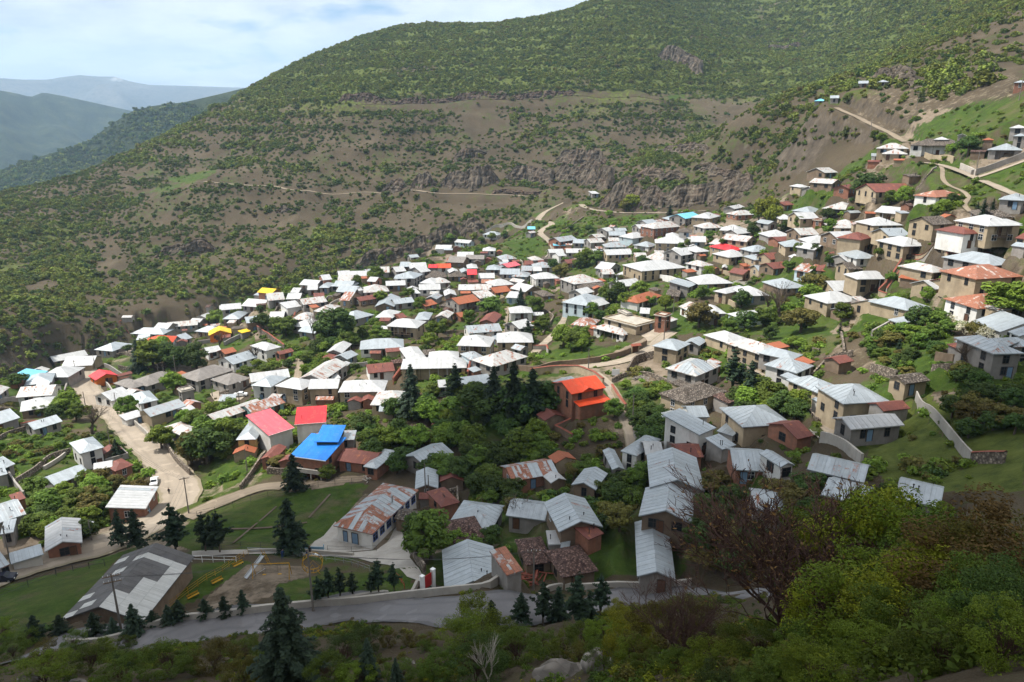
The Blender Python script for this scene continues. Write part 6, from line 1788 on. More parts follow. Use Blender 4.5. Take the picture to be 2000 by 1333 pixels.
# near bushes right in front of the viewpoint: sight line of the top, distance
NEARB = '''1235 1205 34 g|1300 1190 30 o|1385 1185 27 o|1650 1015 23 b|1700 990 22 b|1735 962 21 g|1790 975 20 b|1850 1000 19 a|1905 1015 17 o|1965 1000 16 o|2030 1010 15 r|1845 1085 15 g|1945 1105 13 a
1745 1090 17 b|1665 1130 18 g|1580 1225 17 a|1480 1225 19 a|1405 1262 18 b|1325 1278 21 a|1262 1285 26 a|1705 1225 13 b|1850 1235 11 a|1965 1245 10 b|1600 1290 12.5 b|1500 1300 13.5 a|1420 1310 14 d|1250 1250 30 b|1800 1150 14 a|1905 1165 12 b|2030 1120 11 d'''
for i, item in enumerate(NEARB.replace('\n', '|').split('|')):
    x, y, r0, k = item.split(); x, y, r0 = float(x), float(y), float(r0)
    v = ray(x, y); v = v / np.linalg.norm(v) * r0
    g = float(H(v[0], v[1])); h = min(max(v[2] - g, 0.8), 5.5)
    o = bush(v, h, k, fb.uniform(0.42, 0.6) if h > 2.5 else 0.75)
    side = 'right edge' if x > 1880 else ('lower right corner' if y > 1200 and x > 1600 else ('bottom right' if x > 1380 else 'lower middle'))
    TREE_REG.append((o, x, y, KW[k] + ' near bush', 'NEAR'))
# bushes on the slope between viewpoint and road: base in the photograph, height in metres
MIDB = '''30 1292 2.6 a|100 1302 2.4 o|180 1314 2.6 a|262 1302 2.2 d|330 1322 2.8 a|420 1312 2.4 o|482 1292 2.2 a|380 1290 1.6 b|300 1290 1.6 o|150 1272 2.2 a|60 1262 2.4 a|10 1250 2.6 b|640 1345 2.6 a|676 1296 2.4 d|716 1275 2.8 d|800 1258 1.2 o
850 1330 2.2 a|935 1270 4.6 b|915 1290 3.4 b|965 1300 3.2 a|930 1335 3.0 d|885 1300 1.6 a|1010 1296 2.4 a|1100 1285 2.2 b|1062 1272 1.8 a|1142 1275 2.2 a|1180 1268 2.2 b|1020 1262 1.6 a|760 1262 1.6 o|830 1272 1.0 a|838 1262 1.2 o
480 1272 1.4 a|430 1275 1.4 o|540 1305 2.4 a|600 1330 2.8 d|250 1265 1.6 a|90 1340 2.6 b|240 1342 2.6 a|480 1345 2.4 o|700 1345 1.8 b|1180 1310 1.8 a|1130 1300 1.4 o|780 1335 1.6 a|360 1310 1.8 a|205 1285 1.8 b|1225 1240 2.4 g|1205 1215 2.2 g'''
for item in MIDB.replace('\n', '|').split('|'):
    x, y, h, k = item.split(); x, y, h = float(x), float(y), float(h)
    P = hit(x, y, 0, 24)
    o = bush(P, h, k, fb.uniform(0.55, 0.8))
    TREE_REG.append((o, x, y, KW[k] + ' bush', 'SLOPE'))
for (x, y, hpx, kd, wf) in ((566,1342,182,'e',1.35),(722,1340,92,'e',1.0),(1018,1220,62,'c',1.3),(1060,1222,86,'p',1.1),(1128,1236,118,'p',1.0),(1172,1205,84,'p',1.0),(960,1228,56,'c',1.3),(1090,1215,70,'c',1.3),(775,1345,60,'e',1.0),(1150,1225,70,'c',1.0)):
    o = tree(x, y, hpx, kd, wf, rmin=26)
    reg_ = TREE_REG.pop(); TREE_REG.append((o, x, y - hpx / 2, 'dark young pine' if kd == 'p' else ('blue-green spruce' if kd == 'e' else 'dark spruce'), 'SLOPE'))
# the leafless red-brown thorn tree
bt = branching(33, 7, 0.012, 0.25, 0.60, 0.28, 7, (2, 2, 3), 4, 0.0014)
tips = np.array([bt.v[i] for i in range(0, len(bt.v), 41)])
v = ray(1540, 1262); P = v / np.linalg.norm(v) * 22.5
root = empty('bare_tree', (P[0], P[1], float(H(P[0], P[1]))), 0.6)
o = bt.build('branches', [M['bark_red']], root)
hb = max(v_[2] for v_ in bt.v); topz = (ray(1560, 860) / np.linalg.norm(ray(1560, 860)) * 22.5)[2]
sc_ = (topz - root.location.z) / hb
o.scale = (sc_ * 1.45, sc_ * 1.45, sc_)
bud = quad_mesh('buds', rhombi(tips[tips[:, 2] > 0.25], 0.006, np.random.RandomState(4)), [M['leaf_r']])
o2 = link_obj('buds', bud, root); o2.scale = o.scale
tag(root, 'big leafless red-brown thorn tree rising in front of the shaded roofs', 'tree')
v = ray(1330, 1235); P = v / np.linalg.norm(v) * 24
root = empty('bare_tree', (P[0], P[1], float(H(P[0], P[1]))), 2.0)
o = link_obj('branches', branching(35, 6, 0.014, 0.24, 0.6, 0.3, 4, (2, 3), 4, 0.0013).data('branches', [M['bark_red']]), root); h_ = 3.4; o.scale = (h_ * 1.2, h_ * 1.2, h_)
tag(root, 'low leafless thorn bush left of the big red-brown tree', 'tree')
P = hit(955, 1338, 0, 24)
root = empty('bare_tree', (P[0], P[1], float(H(P[0], P[1]))), 0.3)
o = link_obj('branches', branching(52, 4, 0.02, 0.34, 0.5, 0.4, 2).data('branches', [M['bark_pale']]), root); o.scale = (2.6, 2.6, 3.0)
tag(root, 'small pale dead tree at the bottom edge in front of green bushes', 'tree')

M['boulder'] = rubble('pale_grey_rock', (0.30, 0.27, 0.24), (0.17, 0.15, 0.13), 1.3)
def boulder(P, s, label, seed, sq=0.6):
    rng = np.random.RandomState(seed)
    bm = bmesh.new(); bmesh.ops.create_icosphere(bm, subdivisions=3, radius=1.0)
    for v_ in bm.verts:
        c = v_.co
        k = 1 + 0.5 * float(fbm(np.array([c.x * 1.3 + seed]), np.array([c.y * 1.3 + c.z * 1.1]), seed, 4, 0.6)[0])
        v_.co = Vector((c.x * k, c.y * k, max(c.z, -0.5) * k * sq))
    me = bpy.data.meshes.new('boulder'); bm.to_mesh(me); bm.free(); me.materials.append(M['boulder'])
    o = bpy.data.objects.new('boulder', me); COL.objects.link(o)
    o.location = (P[0], P[1], float(H(P[0], P[1]))); o.scale = (s, s * 0.8, s); o.rotation_euler = (0, 0, seed)
    tag(o, label, 'rock', 'foreground boulders')
boulder(hit(1100, 1322, 0, 24), 1.5, 'big pale rock slab at the bottom edge', 3, 0.45)
boulder(hit(1170, 1305, 0, 20), 1.0, 'tilted pale rock beside the near bushes', 8, 0.9)
boulder(hit(1065, 1262, 0, 24), 0.45, 'small grey stone below the young pines', 5)
boulder(hit(52, 1336, 0, 24), 1.0, 'pale stone in the bottom left corner', 12, 0.5)
boulder(hit(150, 1336, 0, 24), 0.7, 'small pale stone beside the bottom left bushes', 13, 0.5)
boulder(hit(800, 1297, 0, 24), 0.5, 'grey stone on the bare earth of the slope', 15, 0.5)

# ------------------------------------------------------------------ scattered growth nobody could count (points carrying shared shrubs)
def scatter(name, P, scl, kind, protos, label):
    hid = bpy.data.collections.new(name + '_shapes')
    for i, me in enumerate(protos):
        o = bpy.data.objects.new('%s_shape_%02d' % (name, i), me); hid.objects.link(o)
    me = bpy.data.meshes.new(name)
    me.vertices.add(len(P)); me.vertices.foreach_set('co', np.ascontiguousarray(P, np.float32).ravel())
    a = me.attributes.new('scl', 'FLOAT_VECTOR', 'POINT'); a.data.foreach_set('vector', np.ascontiguousarray(scl, np.float32).ravel())
    a = me.attributes.new('kind', 'INT', 'POINT'); a.data.foreach_set('value', np.asarray(kind, np.int32))
    a = me.attributes.new('rot', 'FLOAT_VECTOR', 'POINT')
    rot = np.zeros((len(P), 3)); rot[:, 2] = RS.uniform(0, 6.28, len(P))
    a.data.foreach_set('vector', rot.astype(np.float32).ravel())
    o = bpy.data.objects.new(name, me); COL.objects.link(o)
    ng = bpy.data.node_groups.new(name, 'GeometryNodeTree')
    ng.interface.new_socket('Geometry', in_out='INPUT', socket_type='NodeSocketGeometry')
    ng.interface.new_socket('Geometry', in_out='OUTPUT', socket_type='NodeSocketGeometry')
    gi_ = ng.nodes.new('NodeGroupInput'); go_ = ng.nodes.new('NodeGroupOutput')
    ci = ng.nodes.new('GeometryNodeCollectionInfo'); ci.inputs['Collection'].default_value = hid
    ci.inputs['Separate Children'].default_value = True; ci.inputs['Reset Children'].default_value = True
    ip = ng.nodes.new('GeometryNodeInstanceOnPoints'); ip.inputs['Pick Instance'].default_value = True
    def attr(nm, ty):
        n = ng.nodes.new('GeometryNodeInputNamedAttribute'); n.data_type = ty; n.inputs['Name'].default_value = nm
        return [s for s in n.outputs if s.enabled][0]
    ng.links.new(gi_.outputs[0], ip.inputs['Points']); ng.links.new(ci.outputs[0], ip.inputs['Instance'])
    ng.links.new(attr('kind', 'INT'), ip.inputs['Instance Index'])
    ng.links.new(attr('rot', 'FLOAT_VECTOR'), ip.inputs['Rotation'])
    ng.links.new(attr('scl', 'FLOAT_VECTOR'), ip.inputs['Scale'])
    ng.links.new(ip.outputs[0], go_.inputs[0])
    md = o.modifiers.new('scatter', 'NODES'); md.node_group = ng
    tag(o, label, kind='stuff')
    return o
def shrub_proto(mt, seed, n=16, leaves=15, size=0.2):
    return crown_mesh('shrub', M[mt], seed, n, leaves, size, 1.0, 0.8, True, 0.42)
SHR = [shrub_proto('leaf_s', 700), shrub_proto('leaf_s', 701), shrub_proto('leaf_t', 702), shrub_proto('leaf_t', 703), shrub_proto('leaf_d', 704), shrub_proto('leaf_o', 705)]
BAREZ = [[(596,385),(640,380),(610,470),(585,470)],[(700,400),(735,390),(715,440),(690,455)],[(650,199),(900,193),(1150,182),(1290,190),(1290,202),(1150,207),(900,216),(650,221)],[(880,215),(960,205),(985,250),(930,260)],[(1330,195),(1500,190),(1480,245),(1390,250)],
         [(210,470),(235,480),(250,520),(225,560),(190,540)],[(40,560),(110,545),(125,560),(60,570)],[(600,560),(640,560),(640,590),(600,590)],[(905,235),(950,225),(950,270),(900,265)],[(1540,330),(1620,280),(1680,290),(1640,330),(1560,370)],
         [(1380,330),(1420,320),(1500,390),(1420,400)],[(320,350),(430,328),(405,350),(330,362)],[(250,340),(330,330),(330,345),(260,350)],[(265,378),(370,352),(365,366),(290,385)],[(1285,188),(1345,182),(1345,196),(1300,198)],
         [(820,395),(1000,388),(1040,400),(900,425)],[(640,295),(660,280),(690,290),(630,330)],[(860,360),(1090,372),(1090,385),(860,385)]]
def mountain_points():
    n = 300000
    az = RS.uniform(-0.72, 0.72, n); r = np.sqrt(RS.uniform(390 ** 2, 1330 ** 2, n))
    x, y = r * np.sin(az), r * np.cos(az)
    z = H(x, y)
    px, py, dp = project(np.column_stack([x, y, z]))
    ok = (px > -140) & (px < 2140) & (py > -60) & (py < 800)
    ok &= ~(in_poly(px, py, VIL_EDGE) & (r < 520))
    n1 = fbm(x / 34, y / 60, 201, 4, 0.6); n2 = fbm(x / 120, y / 120, 211, 4, 0.5)
    forest = smooth(260, 150, py + 90 * n2)
    forest = np.maximum(forest, smooth(330, 120, px) * smooth(330, 420, py) * 0.75)
    lush = smooth(0.1, 0.4, n2 + 0.25 * in_poly(px, py, [(500,430),(760,400),(640,540),(480,560),(430,520)]))
    dens = 0.20 + 0.62 * smooth(-0.40, 0.35, n1) + 0.22 * lush + 1.05 * forest * smooth(-0.5, 0.1, n1 + 0.35)
    lp = (z + 7 * fbm(x / 110, y / 110, 47, 3)) / 15.0; lp = lp - np.floor(lp)
    dens = dens * (0.45 + 1.0 * smooth(0.35, 0.75, lp) * (1 - smooth(0.9, 1.0, lp)))* 1.15
    dens = np.where(in_poly(px + 30 * n1, py + 20 * n1, [(1590,200),(1680,140),(1800,85),(2000,8),(2200,-20),(2200,260),(1600,230)]) & (r < 720), (0.16 + 0.45 * smooth(-0.1, 0.4, n1)), dens)
    for b in BAREZ:
        dens = np.where(in_poly(px + 14 * n1, py + 8 * n1, b), dens * 0.06, dens)
    i, s = interp_idx(AZ, az); j, t = interp_idx(LR, np.log(r))
    dens = np.where(by_road[i, j], 0, dens) * np.clip(1 + 0.8 * (slope[i, j] - 0.5), 1, 2.2)
    dens *= np.where(r > 900, 0.9, 1.0)
    ok &= RS.uniform(0, 1, n) < dens * 0.58
    # right-hand slope: sparser
    x, y, z, px, py, n1, n2, forest, lush = [a[ok] for a in (x, y, z, px, py, n1, n2, forest, lush)]
    m = len(x)
    rad = RS.uniform(0.6, 1.6, m) * (1 + 0.08 * forest) * (1 + 0.35 * lush)
    rad *= np.where(RS.uniform(0, 1, m) < 0.10, 1.7, RS.uniform(0.6, 1.1, m))
    u = RS.uniform(0, 1, m)
    pb = np.clip(0.22 + 0.5 * lush + 0.55 * forest + 0.25 * n2, 0.05, 0.9)
    kind = np.where(u < pb, 2 + (RS.uniform(0, 1, m) < 0.5), (RS.uniform(0, 1, m) < 0.5).astype(int))
    kind = np.where(RS.uniform(0, 1, m) < 0.12, 4, kind); kind = np.where(RS.uniform(0, 1, m) < 0.05, 5, kind)
    P = np.column_stack([x, y, z + rad * 0.45])
    return P, np.column_stack([rad, rad, rad * RS.uniform(0.75, 1.1, m)]), kind
P, S, K = mountain_points()
print('mountain shrubs', len(P))
scatter('mountain_scrub', P, S, K, SHR, 'green scrub and low trees dotted over the whole mountainside')

def village_points():
    n = 60000
    az = RS.uniform(-0.70, 0.70, n); r = np.sqrt(RS.uniform(96 ** 2, 500 ** 2, n))
    x, y = r * np.sin(az), r * np.cos(az); z = H(x, y)
    px, py, dp = project(np.column_stack([x, y, z]))
    ok = (px > -60) & (px < 2060) & in_poly(px, py, VIL_EDGE)
    n1 = fbm(x / 18, y / 18, 301, 4, 0.6)
    i, s = interp_idx(AZ, az); j, t = interp_idx(LR, np.log(r))
    bare = CH[i, j, 1]; lawn = (CH[i, j, 0] > 0.93)
    dens = 0.12 + 0.65 * smooth(-0.1, 0.35, n1)
    dens *= (1 - 0.85 * bare) * np.where(lawn, 0.3, 1)
    edge = in_house(x, y, 2.6)
    dens = np.where(edge, dens * 1.5 + 0.10, dens)
    ok &= ~in_house(x, y, 0.5) & ~on_road[i, j]
    ok &= ~(in_poly(px, py, [(380,1000),(720,930),(840,1000),(830,1150),(560,1200),(300,1215),(100,1230),(0,1230),(0,1100),(230,1080)]))
    ok &= RS.uniform(0, 1, n) < dens * 0.62
    x, y, z, n1 = x[ok], y[ok], z[ok], n1[ok]
    m = len(x)
    rad = RS.uniform(0.35, 1.05, m) * (1 + 0.7 * smooth(0.1, 0.4, n1))
    kind = RS.choice([0, 1, 2, 3, 2, 3, 4, 5], m)
    P = np.column_stack([x, y, z + rad * 0.35])
    return P, np.column_stack([rad, rad, rad * 0.85]), kind
P, S, K = village_points()
print('undergrowth', len(P))
UND = [shrub_proto('leaf_a', 720, 16, 24, 0.16), shrub_proto('leaf_a', 721, 16, 24, 0.16), shrub_proto('leaf_b', 722, 16, 24, 0.16), shrub_proto('leaf_b', 723, 16, 24, 0.16), shrub_proto('leaf_d', 724, 16, 24, 0.16), shrub_proto('leaf_o', 725, 16, 24, 0.16)]
scatter('garden_undergrowth', P, S, K, UND, 'weeds and low bushes filling the gaps between the houses')

def fore_points():
    n = 14000
    az = RS.uniform(-0.75, 0.75, n); r = np.sqrt(RS.uniform(9 ** 2, 74 ** 2, n))
    x, y = r * np.sin(az), r * np.cos(az); z = H(x, y)
    n1 = fbm(x / 5, y / 5, 401, 4, 0.6)
    i, s = interp_idx(AZ, az); j, t = interp_idx(LR, np.log(r))
    dens = (0.04 + 0.8 * smooth(0.05, 0.4, n1 + 0.12 * (az < -0.1))) * np.where(az > 0.15, 1.2, 1.0)
    ok = (RS.uniform(0, 1, n) < dens) & ~on_road[i, j]
    x, y, z = x[ok], y[ok], z[ok]; m = len(x)
    rad = RS.uniform(0.15, 0.5, m)
    return np.column_stack([x, y, z + rad * 0.3]), np.column_stack([rad, rad, rad * 0.9]), RS.choice(6, m)
P, S, K = fore_points()
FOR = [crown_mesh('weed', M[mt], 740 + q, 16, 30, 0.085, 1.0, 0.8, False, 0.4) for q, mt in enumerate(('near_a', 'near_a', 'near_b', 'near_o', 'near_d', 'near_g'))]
print('fore weeds', len(P))
scatter('slope_weeds', P, S, K, FOR, 'low weeds and seedlings on the bare foreground slope')

# ------------------------------------------------------------------ rock cliffs
def cliff_mat():
    m, nt, b = mat_base('cliff_rock')
    n1 = noise(nt, 0.25, 7, 0.7, scl=(1, 1, 0.28)); n2 = noise(nt, 1.1, 6, 0.7, scl=(1, 1, 0.5)); n3 = noise(nt, 0.09, 4)
    c = ramp(nt, n1, [(0.34, (0.028, 0.023, 0.018)), (0.46, (0.090, 0.073, 0.056)), (0.56, (0.150, 0.122, 0.092)), (0.68, (0.235, 0.195, 0.15))])
    c = mix(nt, ramp(nt, n2, [(0.45, (0, 0, 0)), (0.7, (0.6, 0.6, 0.6))]), c, (0.05, 0.042, 0.036))
    c = mix(nt, ramp(nt, n3, [(0.5, (0, 0, 0)), (0.7, (0.5, 0.5, 0.5))]), c, (0.15, 0.10, 0.075))
    nt.links.new(c, b.inputs['Base Color']); b.inputs['Roughness'].default_value = 0.95
    bump(nt, b, mix(nt, 0.5, n1, n2), 1.0, 2.0)
    return m
M['cliff'] = cliff_mat()
def cliff(pts, h, seed, lean=0.35, rmin=380, rough=1.0):
    P = polyline_world(pts, 0, rmin, 1.0)
    n = len(P)
    T = np.gradient(P[:, :2], axis=0); T /= np.maximum(np.linalg.norm(T, axis=1), 1e-6)[:, None]
    N = np.column_stack([-T[:, 1], T[:, 0]])
    N = np.column_stack([smooth1(N[:, 0], 20), smooth1(N[:, 1], 20)]); N /= np.linalg.norm(N, axis=1)[:, None]
    flip = np.sign((N * P[:, :2]).sum(1).mean()); N *= flip        # pointing away from the viewer, into the hill
    s = np.arange(n) * 1.0
    ends = np.minimum(smooth(0, 9, s), smooth(0, 9, s[-1] - s))
    hh = h * (0.25 + 0.75 * ends) * (1 + 0.6 * fbm(s / 17, s * 0 + seed, 7, 3)) 
    K = 18
    vs = []
    for k in range(K + 1):
        f = k / K
        col = 2.6 * rough * fbm(s / 6.0, np.full(n, f * 1.1 + seed), 51 + seed, 4, 0.6) + 3.4 * rough * np.abs(fbm(s / 4.2, np.full(n, f * 0.9), 77 + seed, 4, 0.6)) + 0.9 * (hash2(np.floor(s / 2.3), np.floor(np.full(n, f * 5) + hash2(np.floor(s / 2.3), s * 0, 3)), seed) - 0.5)
        step = 0.9 * np.floor(f * 3.999 + fbm(s / 14, s * 0 + 3, seed, 2)) 
        off = lean * f * hh + step * 0.8 + col - 2.0
        if k == K: off = off + 3.0
        q = P[:, :2] + N * off[:, None]
        zb = H(P[:, 0], P[:, 1])
        z = zb - 3.0 + f * (hh + 3.0) + 0.5 * fbm(s / 4, np.full(n, f * 5.0), 91, 2)
        if k == K: z = np.minimum(z, np.maximum(H(q[:, 0], q[:, 1]) - 0.3, z - 2.5))
        vs.append(np.column_stack([q, z]))
    V = np.vstack(vs)
    fs = []
    for k in range(K):
        for i in range(n - 1):
            a = k * n + i
            fs.append((a, a + 1, a + n + 1, a + n) if flip > 0 else (a, a + n, a + n + 1, a + 1))
    return V, fs
CLIFFS = [([(1172,402),(1195,408),(1240,411),(1300,407),(1370,400),(1430,392),(1465,372)], 17, 1, 'tall brown rock cliff above the pale road'),
 ([(748,373),(770,373),(795,371)], 12, 2, 'small rock outcrop left on the mountain track'), ([(797,368),(825,368),(852,364)], 14, 3, 'rock outcrop above the middle of the mountain track'),
 ([(858,366),(900,367),(945,364),(975,358)], 17, 4, 'broad rock face above the mountain track'), ([(985,348),(1040,354),(1078,362)], 15, 5, 'rock face right of the broad outcrop'),
 ([(1078,350),(1130,356),(1182,372)], 16, 6, 'rock band left above the tall cliff'), ([(1080,320),(1130,325),(1185,322)], 11, 7, 'upper rock band above the outcrops'),
 ([(690,528),(735,514),(790,500),(850,480),(905,462),(952,456)], 9, 8, 'dark rock rim along the ravine behind the village'),
 ([(1345,335),(1400,348),(1445,352)], 8, 9, 'low rock band on the near spur'), ([(1232,352),(1290,356),(1335,352)], 10, 10, 'rock band just above the tall cliff'),
 ([(1360,378),(1415,375),(1455,352)], 9, 11, 'rock ledge right above the tall cliff'), ([(300,505),(360,498),(425,488)], 9, 12, 'dark rock band low on the left mountainside'),
 ([(535,418),(575,414)], 6, 13, 'small dark rock patch left of the scree'), ([(1285,112),(1318,122),(1345,135),(1362,150)], 16, 14, 'dark rock face high in the forest'),
 ([(1490,96),(1530,98),(1572,92)], 9, 15, 'pale rock band high on the right forest slope'), ([(1270,300),(1320,298),(1380,302)], 6, 16, 'thin rock ledge on the spur crest'),
 ([(880,318),(920,308),(955,300)], 8, 17, 'rock ridge above the broad outcrop'), ([(655,202),(760,205),(830,203),(900,197),(1000,195),(1130,186)], 7.0, 21, 'dark earth bank above the upper mountain road'), ([(930,376),(1000,378),(1080,380)], 3.5, 22, 'low dark bank above the mountain track'),
 ([(1700,150),(1740,165),(1790,175)], 7, 18, 'crumbly rocks on the right slope')]
M['scar_bank'] = simple('cut_bank_earth', (0.115, 0.082, 0.06), 0.95, 0.4, 0.3, stain=(0.06, 0.045, 0.035), bmp=0.6, bscale=0.8)
for pts, h, sd, lab in CLIFFS:
    V, fs = cliff(pts, h, sd)
    o = mesh_obj('cliff', V, fs, M['scar_bank'] if sd in (21, 22) else M['cliff'])
    tag(o, lab, kind='structure')

# ------------------------------------------------------------------ farther hills and mountains
def hill_mat(name, c0, c1, c2, sc, snow=False):
    m, nt, b = mat_base(name)
    n1 = noise(nt, sc, 9, 0.68); n2 = noise(nt, sc * 9, 6, 0.7)
    c = ramp(nt, n1, [(0.32, c0), (0.52, c1), (0.72, c2)])
    c = mix(nt, ramp(nt, n2, [(0.45, (0, 0, 0)), (0.68, (0.7, 0.7, 0.7))]), c, tuple(x * 0.45 for x in c0))
    if snow:
        g = nt.nodes.new('ShaderNodeNewGeometry'); s = nt.nodes.new('ShaderNodeSeparateXYZ'); nt.links.new(g.outputs['Position'], s.inputs[0])
        hgt = mmath(nt, 'MULTIPLY_ADD', n1, 500.0, s.outputs['Z'])
        f = ramp(nt, mmath(nt, 'DIVIDE', hgt, 1400.0), [(0.575, (0, 0, 0)), (0.64, (0.8, 0.8, 0.8))])
        c = mix(nt, f, c, (0.75, 0.77, 0.8))
    nt.links.new(c, b.inputs['Base Color']); b.inputs['Roughness'].default_value = 1.0
    bump(nt, b, n2, 0.8, 12.0)
    return m
M['hill2'] = hill_mat('wooded_ridge', (0.016, 0.026, 0.011), (0.035, 0.052, 0.019), (0.07, 0.085, 0.032), 0.02)
M['hill3'] = hill_mat('wooded_far_hill', (0.010, 0.018, 0.009), (0.034, 0.05, 0.021), (0.08, 0.09, 0.04), 0.012)
M['hill4'] = hill_mat('snowy_far_mountain', (0.09, 0.09, 0.08), (0.13, 0.125, 0.11), (0.18, 0.17, 0.15), 0.0025, True)
def hill(name, sky_px, rc, front, back, zfoot, mat_, label, seed, amp, na_=150):
    sx = np.array([p[0] for p in sky_px]); sy = np.array([p[1] for p in sky_px])
    px = np.linspace(sx[0], sx[-1], na_); py = np.interp(px, sx, sy)
    D = np.array([ray(a, b) for a, b in zip(px, py)])
    az = np.arctan2(D[:, 0], D[:, 1]); tel = D[:, 2] / np.hypot(D[:, 0], D[:, 1])
    rcv = rc * (1 + 0.10 * fbm(az * 6, az * 0 + seed, seed, 3))
    zc = tel * rcv
    rows = list(np.linspace(-1, 0, 34)) + list(np.linspace(0, 1, 10))[1:]
    V = []
    for t in rows:
        r = rcv + (front if t < 0 else back) * t * (1 if t < 0 else 1)
        f = 1 - abs(t)
        base = zfoot + (zc - zfoot) * (f if t < 0 else f ** 1.4)
        x, y = r * np.sin(az), r * np.cos(az)
        rid = 1 - 2 * np.abs(fbm(az * rc / (amp * 9) + 0.3 * fbm(x / (amp * 6), y / (amp * 6), seed + 5, 3), np.full(len(az), t * 1.5), seed + 9, 4, 0.55))
        z = base + amp * (rid - 0.6) * min(1, abs(t) * 5) * (1 if abs(t) < 0.95 else 0.3)
        V.append(np.column_stack([x, y, z]))
    V = np.vstack(V); fs = []
    for k in range(len(rows) - 1):
        for i in range(na_ - 1):
            a = k * na_ + i
            fs.append((a, a + 1, a + na_ + 1, a + na_))
    o = mesh_obj(name, V, fs, mat_, smooth_sh=True)
    if sum(p.normal.z for p in list(o.data.polygons)[:200]) < 0: o.data.flip_normals()
    tag(o, label, kind='structure')
    return V, na_
HV, HN = hill('hill', [(-700,470),(-300,400),(0,334),(90,303),(165,280),(180,270),(222,240),(261,216),(300,207),(360,200),(430,184),(495,168),(560,150),(700,140),(850,150)], 2100, 900, 700, -330, M['hill2'], 'wooded blue-green ridge behind the left spur', 3, 38)
hill('hill', [(-900,240),(-500,190),(-200,165),(0,177),(33,183),(60,190),(84,181),(129,189),(210,207),(261,218),(330,240),(420,260),(520,280)], 4600, 2000, 1500, -420, M['hill3'], 'hazy blue wooded hill at the far left', 7, 90)
hill('mountain', [(-1200,150),(-600,140),(-200,158),(0,153),(45,156),(96,156),(120,151),(156,147),(190,150),(225,150),(255,160),(290,166),(390,169),(480,172),(600,180),(800,190)], 9500, 3500, 2200, -600, M['hill4'], 'pale distant mountain range streaked with snow', 12, 190)
hill('hill', [(1250,-40),(1330,-25),(1420,-6),(1470,10),(1500,14),(1540,12),(1580,-4),(1660,-20),(1800,-40)], 2600, 900, 600, 60, M['hill2'], 'dark wooded peak behind the mountain saddle', 17, 25, 60)

rows_ = len(HV) // HN
g3 = HV.reshape(rows_, HN, 3)
fi = RS.uniform(4, 33.99, 16000); fj = RS.uniform(0, HN - 1.01, 16000)
i0, j0 = fi.astype(int), fj.astype(int); a_, b_ = (fi - i0)[:, None], (fj - j0)[:, None]
HP = (g3[i0, j0] * (1 - b_) + g3[i0, j0 + 1] * b_) * (1 - a_) + (g3[i0 + 1, j0] * (1 - b_) + g3[i0 + 1, j0 + 1] * b_) * a_
hpx, hpy, _ = project(HP)
kp = (hpx > -80) & (hpx < 620) & (fbm(HP[:, 0] / 160, HP[:, 1] / 160, 801, 3) > -0.28)
HP = HP[kp]; rr_ = RS.uniform(3.5, 7.5, len(HP)); HP[:, 2] += rr_ * 0.3
scatter('ridge_woods', HP, np.column_stack([rr_, rr_, rr_ * 0.9]), RS.choice([0, 1, 4, 4, 2], len(HP)), SHR, 'woods covering the blue-green ridge behind the left spur')

# ------------------------------------------------------------------ the cloud that shades the near hillside
CLZ = 1350.0
shade_px = [(-500,1075),(0,1058),(200,1052),(330,1022),(420,985),(560,938),(650,915),(720,870),(800,832),(850,778),(900,745),(980,730),(1060,752),(1080,800),(1112,846),(1200,850),(1330,872),(1440,876),(1560,870),(1640,850),(1760,790),(1800,735),(1860,655),(1960,655),(2150,620)]
sw = [hit(x, y) for x, y in shade_px]
sw = [np.array([p[0], p[1], p[2]]) for p in sw] + [np.array([420.0, 60, 0]), np.array([420.0, -260, 0]), np.array([-260.0, -260, 0])]
sd_ = np.array(SUN_DIR)
cp = [tuple((p + sd_ * ((CLZ - p[2]) / sd_[2]))[:2]) for p in sw]
cxs = [p[0] for p in cp]; cys = [p[1] for p in cp]
st = 9.0
gx = np.arange(min(cxs) - 40, max(cxs) + 40, st); gy = np.arange(min(cys) - 40, max(cys) + 40, st)
CXX, CYY = np.meshgrid(gx, gy, indexing='ij')
nz = fbm(CXX / 60, CYY / 60, 601, 4, 0.55)
dist = np.full(CXX.shape, 1e9)
for i in range(len(cp)):
    a = np.array(cp[i]); b_ = np.array(cp[(i + 1) % len(cp)]); ab = b_ - a
    t = np.clip(((CXX - a[0]) * ab[0] + (CYY - a[1]) * ab[1]) / max((ab ** 2).sum(), 1e-6), 0, 1)
    dist = np.minimum(dist, np.hypot(CXX - a[0] - t * ab[0], CYY - a[1] - t * ab[1]))
sdist = np.where(in_poly(CXX, CYY, cp), dist, -dist)
inside = sdist + 9 * nz > 0
thk = np.sqrt(np.clip(sdist + 9 * nz + 4, 0, 160)) * 6 * (1 + 0.8 * fbm(CXX / 35, CYY / 35, 611, 4, 0.55))
top = CLZ + 6 + np.maximum(thk, 0); bot = CLZ - 4 + 8 * fbm(CXX / 40, CYY / 40, 621, 3) 
ci_, cj_ = np.nonzero(inside[:-1, :-1] & inside[1:, :-1] & inside[:-1, 1:] & inside[1:, 1:])
idx = {}
cv, cf = [], []
def cvi(i, j, k):
    key = (i, j, k)
    if key not in idx:
        idx[key] = len(cv); cv.append((CXX[i, j], CYY[i, j], (top if k else bot)[i, j]))
    return idx[key]
cells = set(zip(ci_.tolist(), cj_.tolist()))
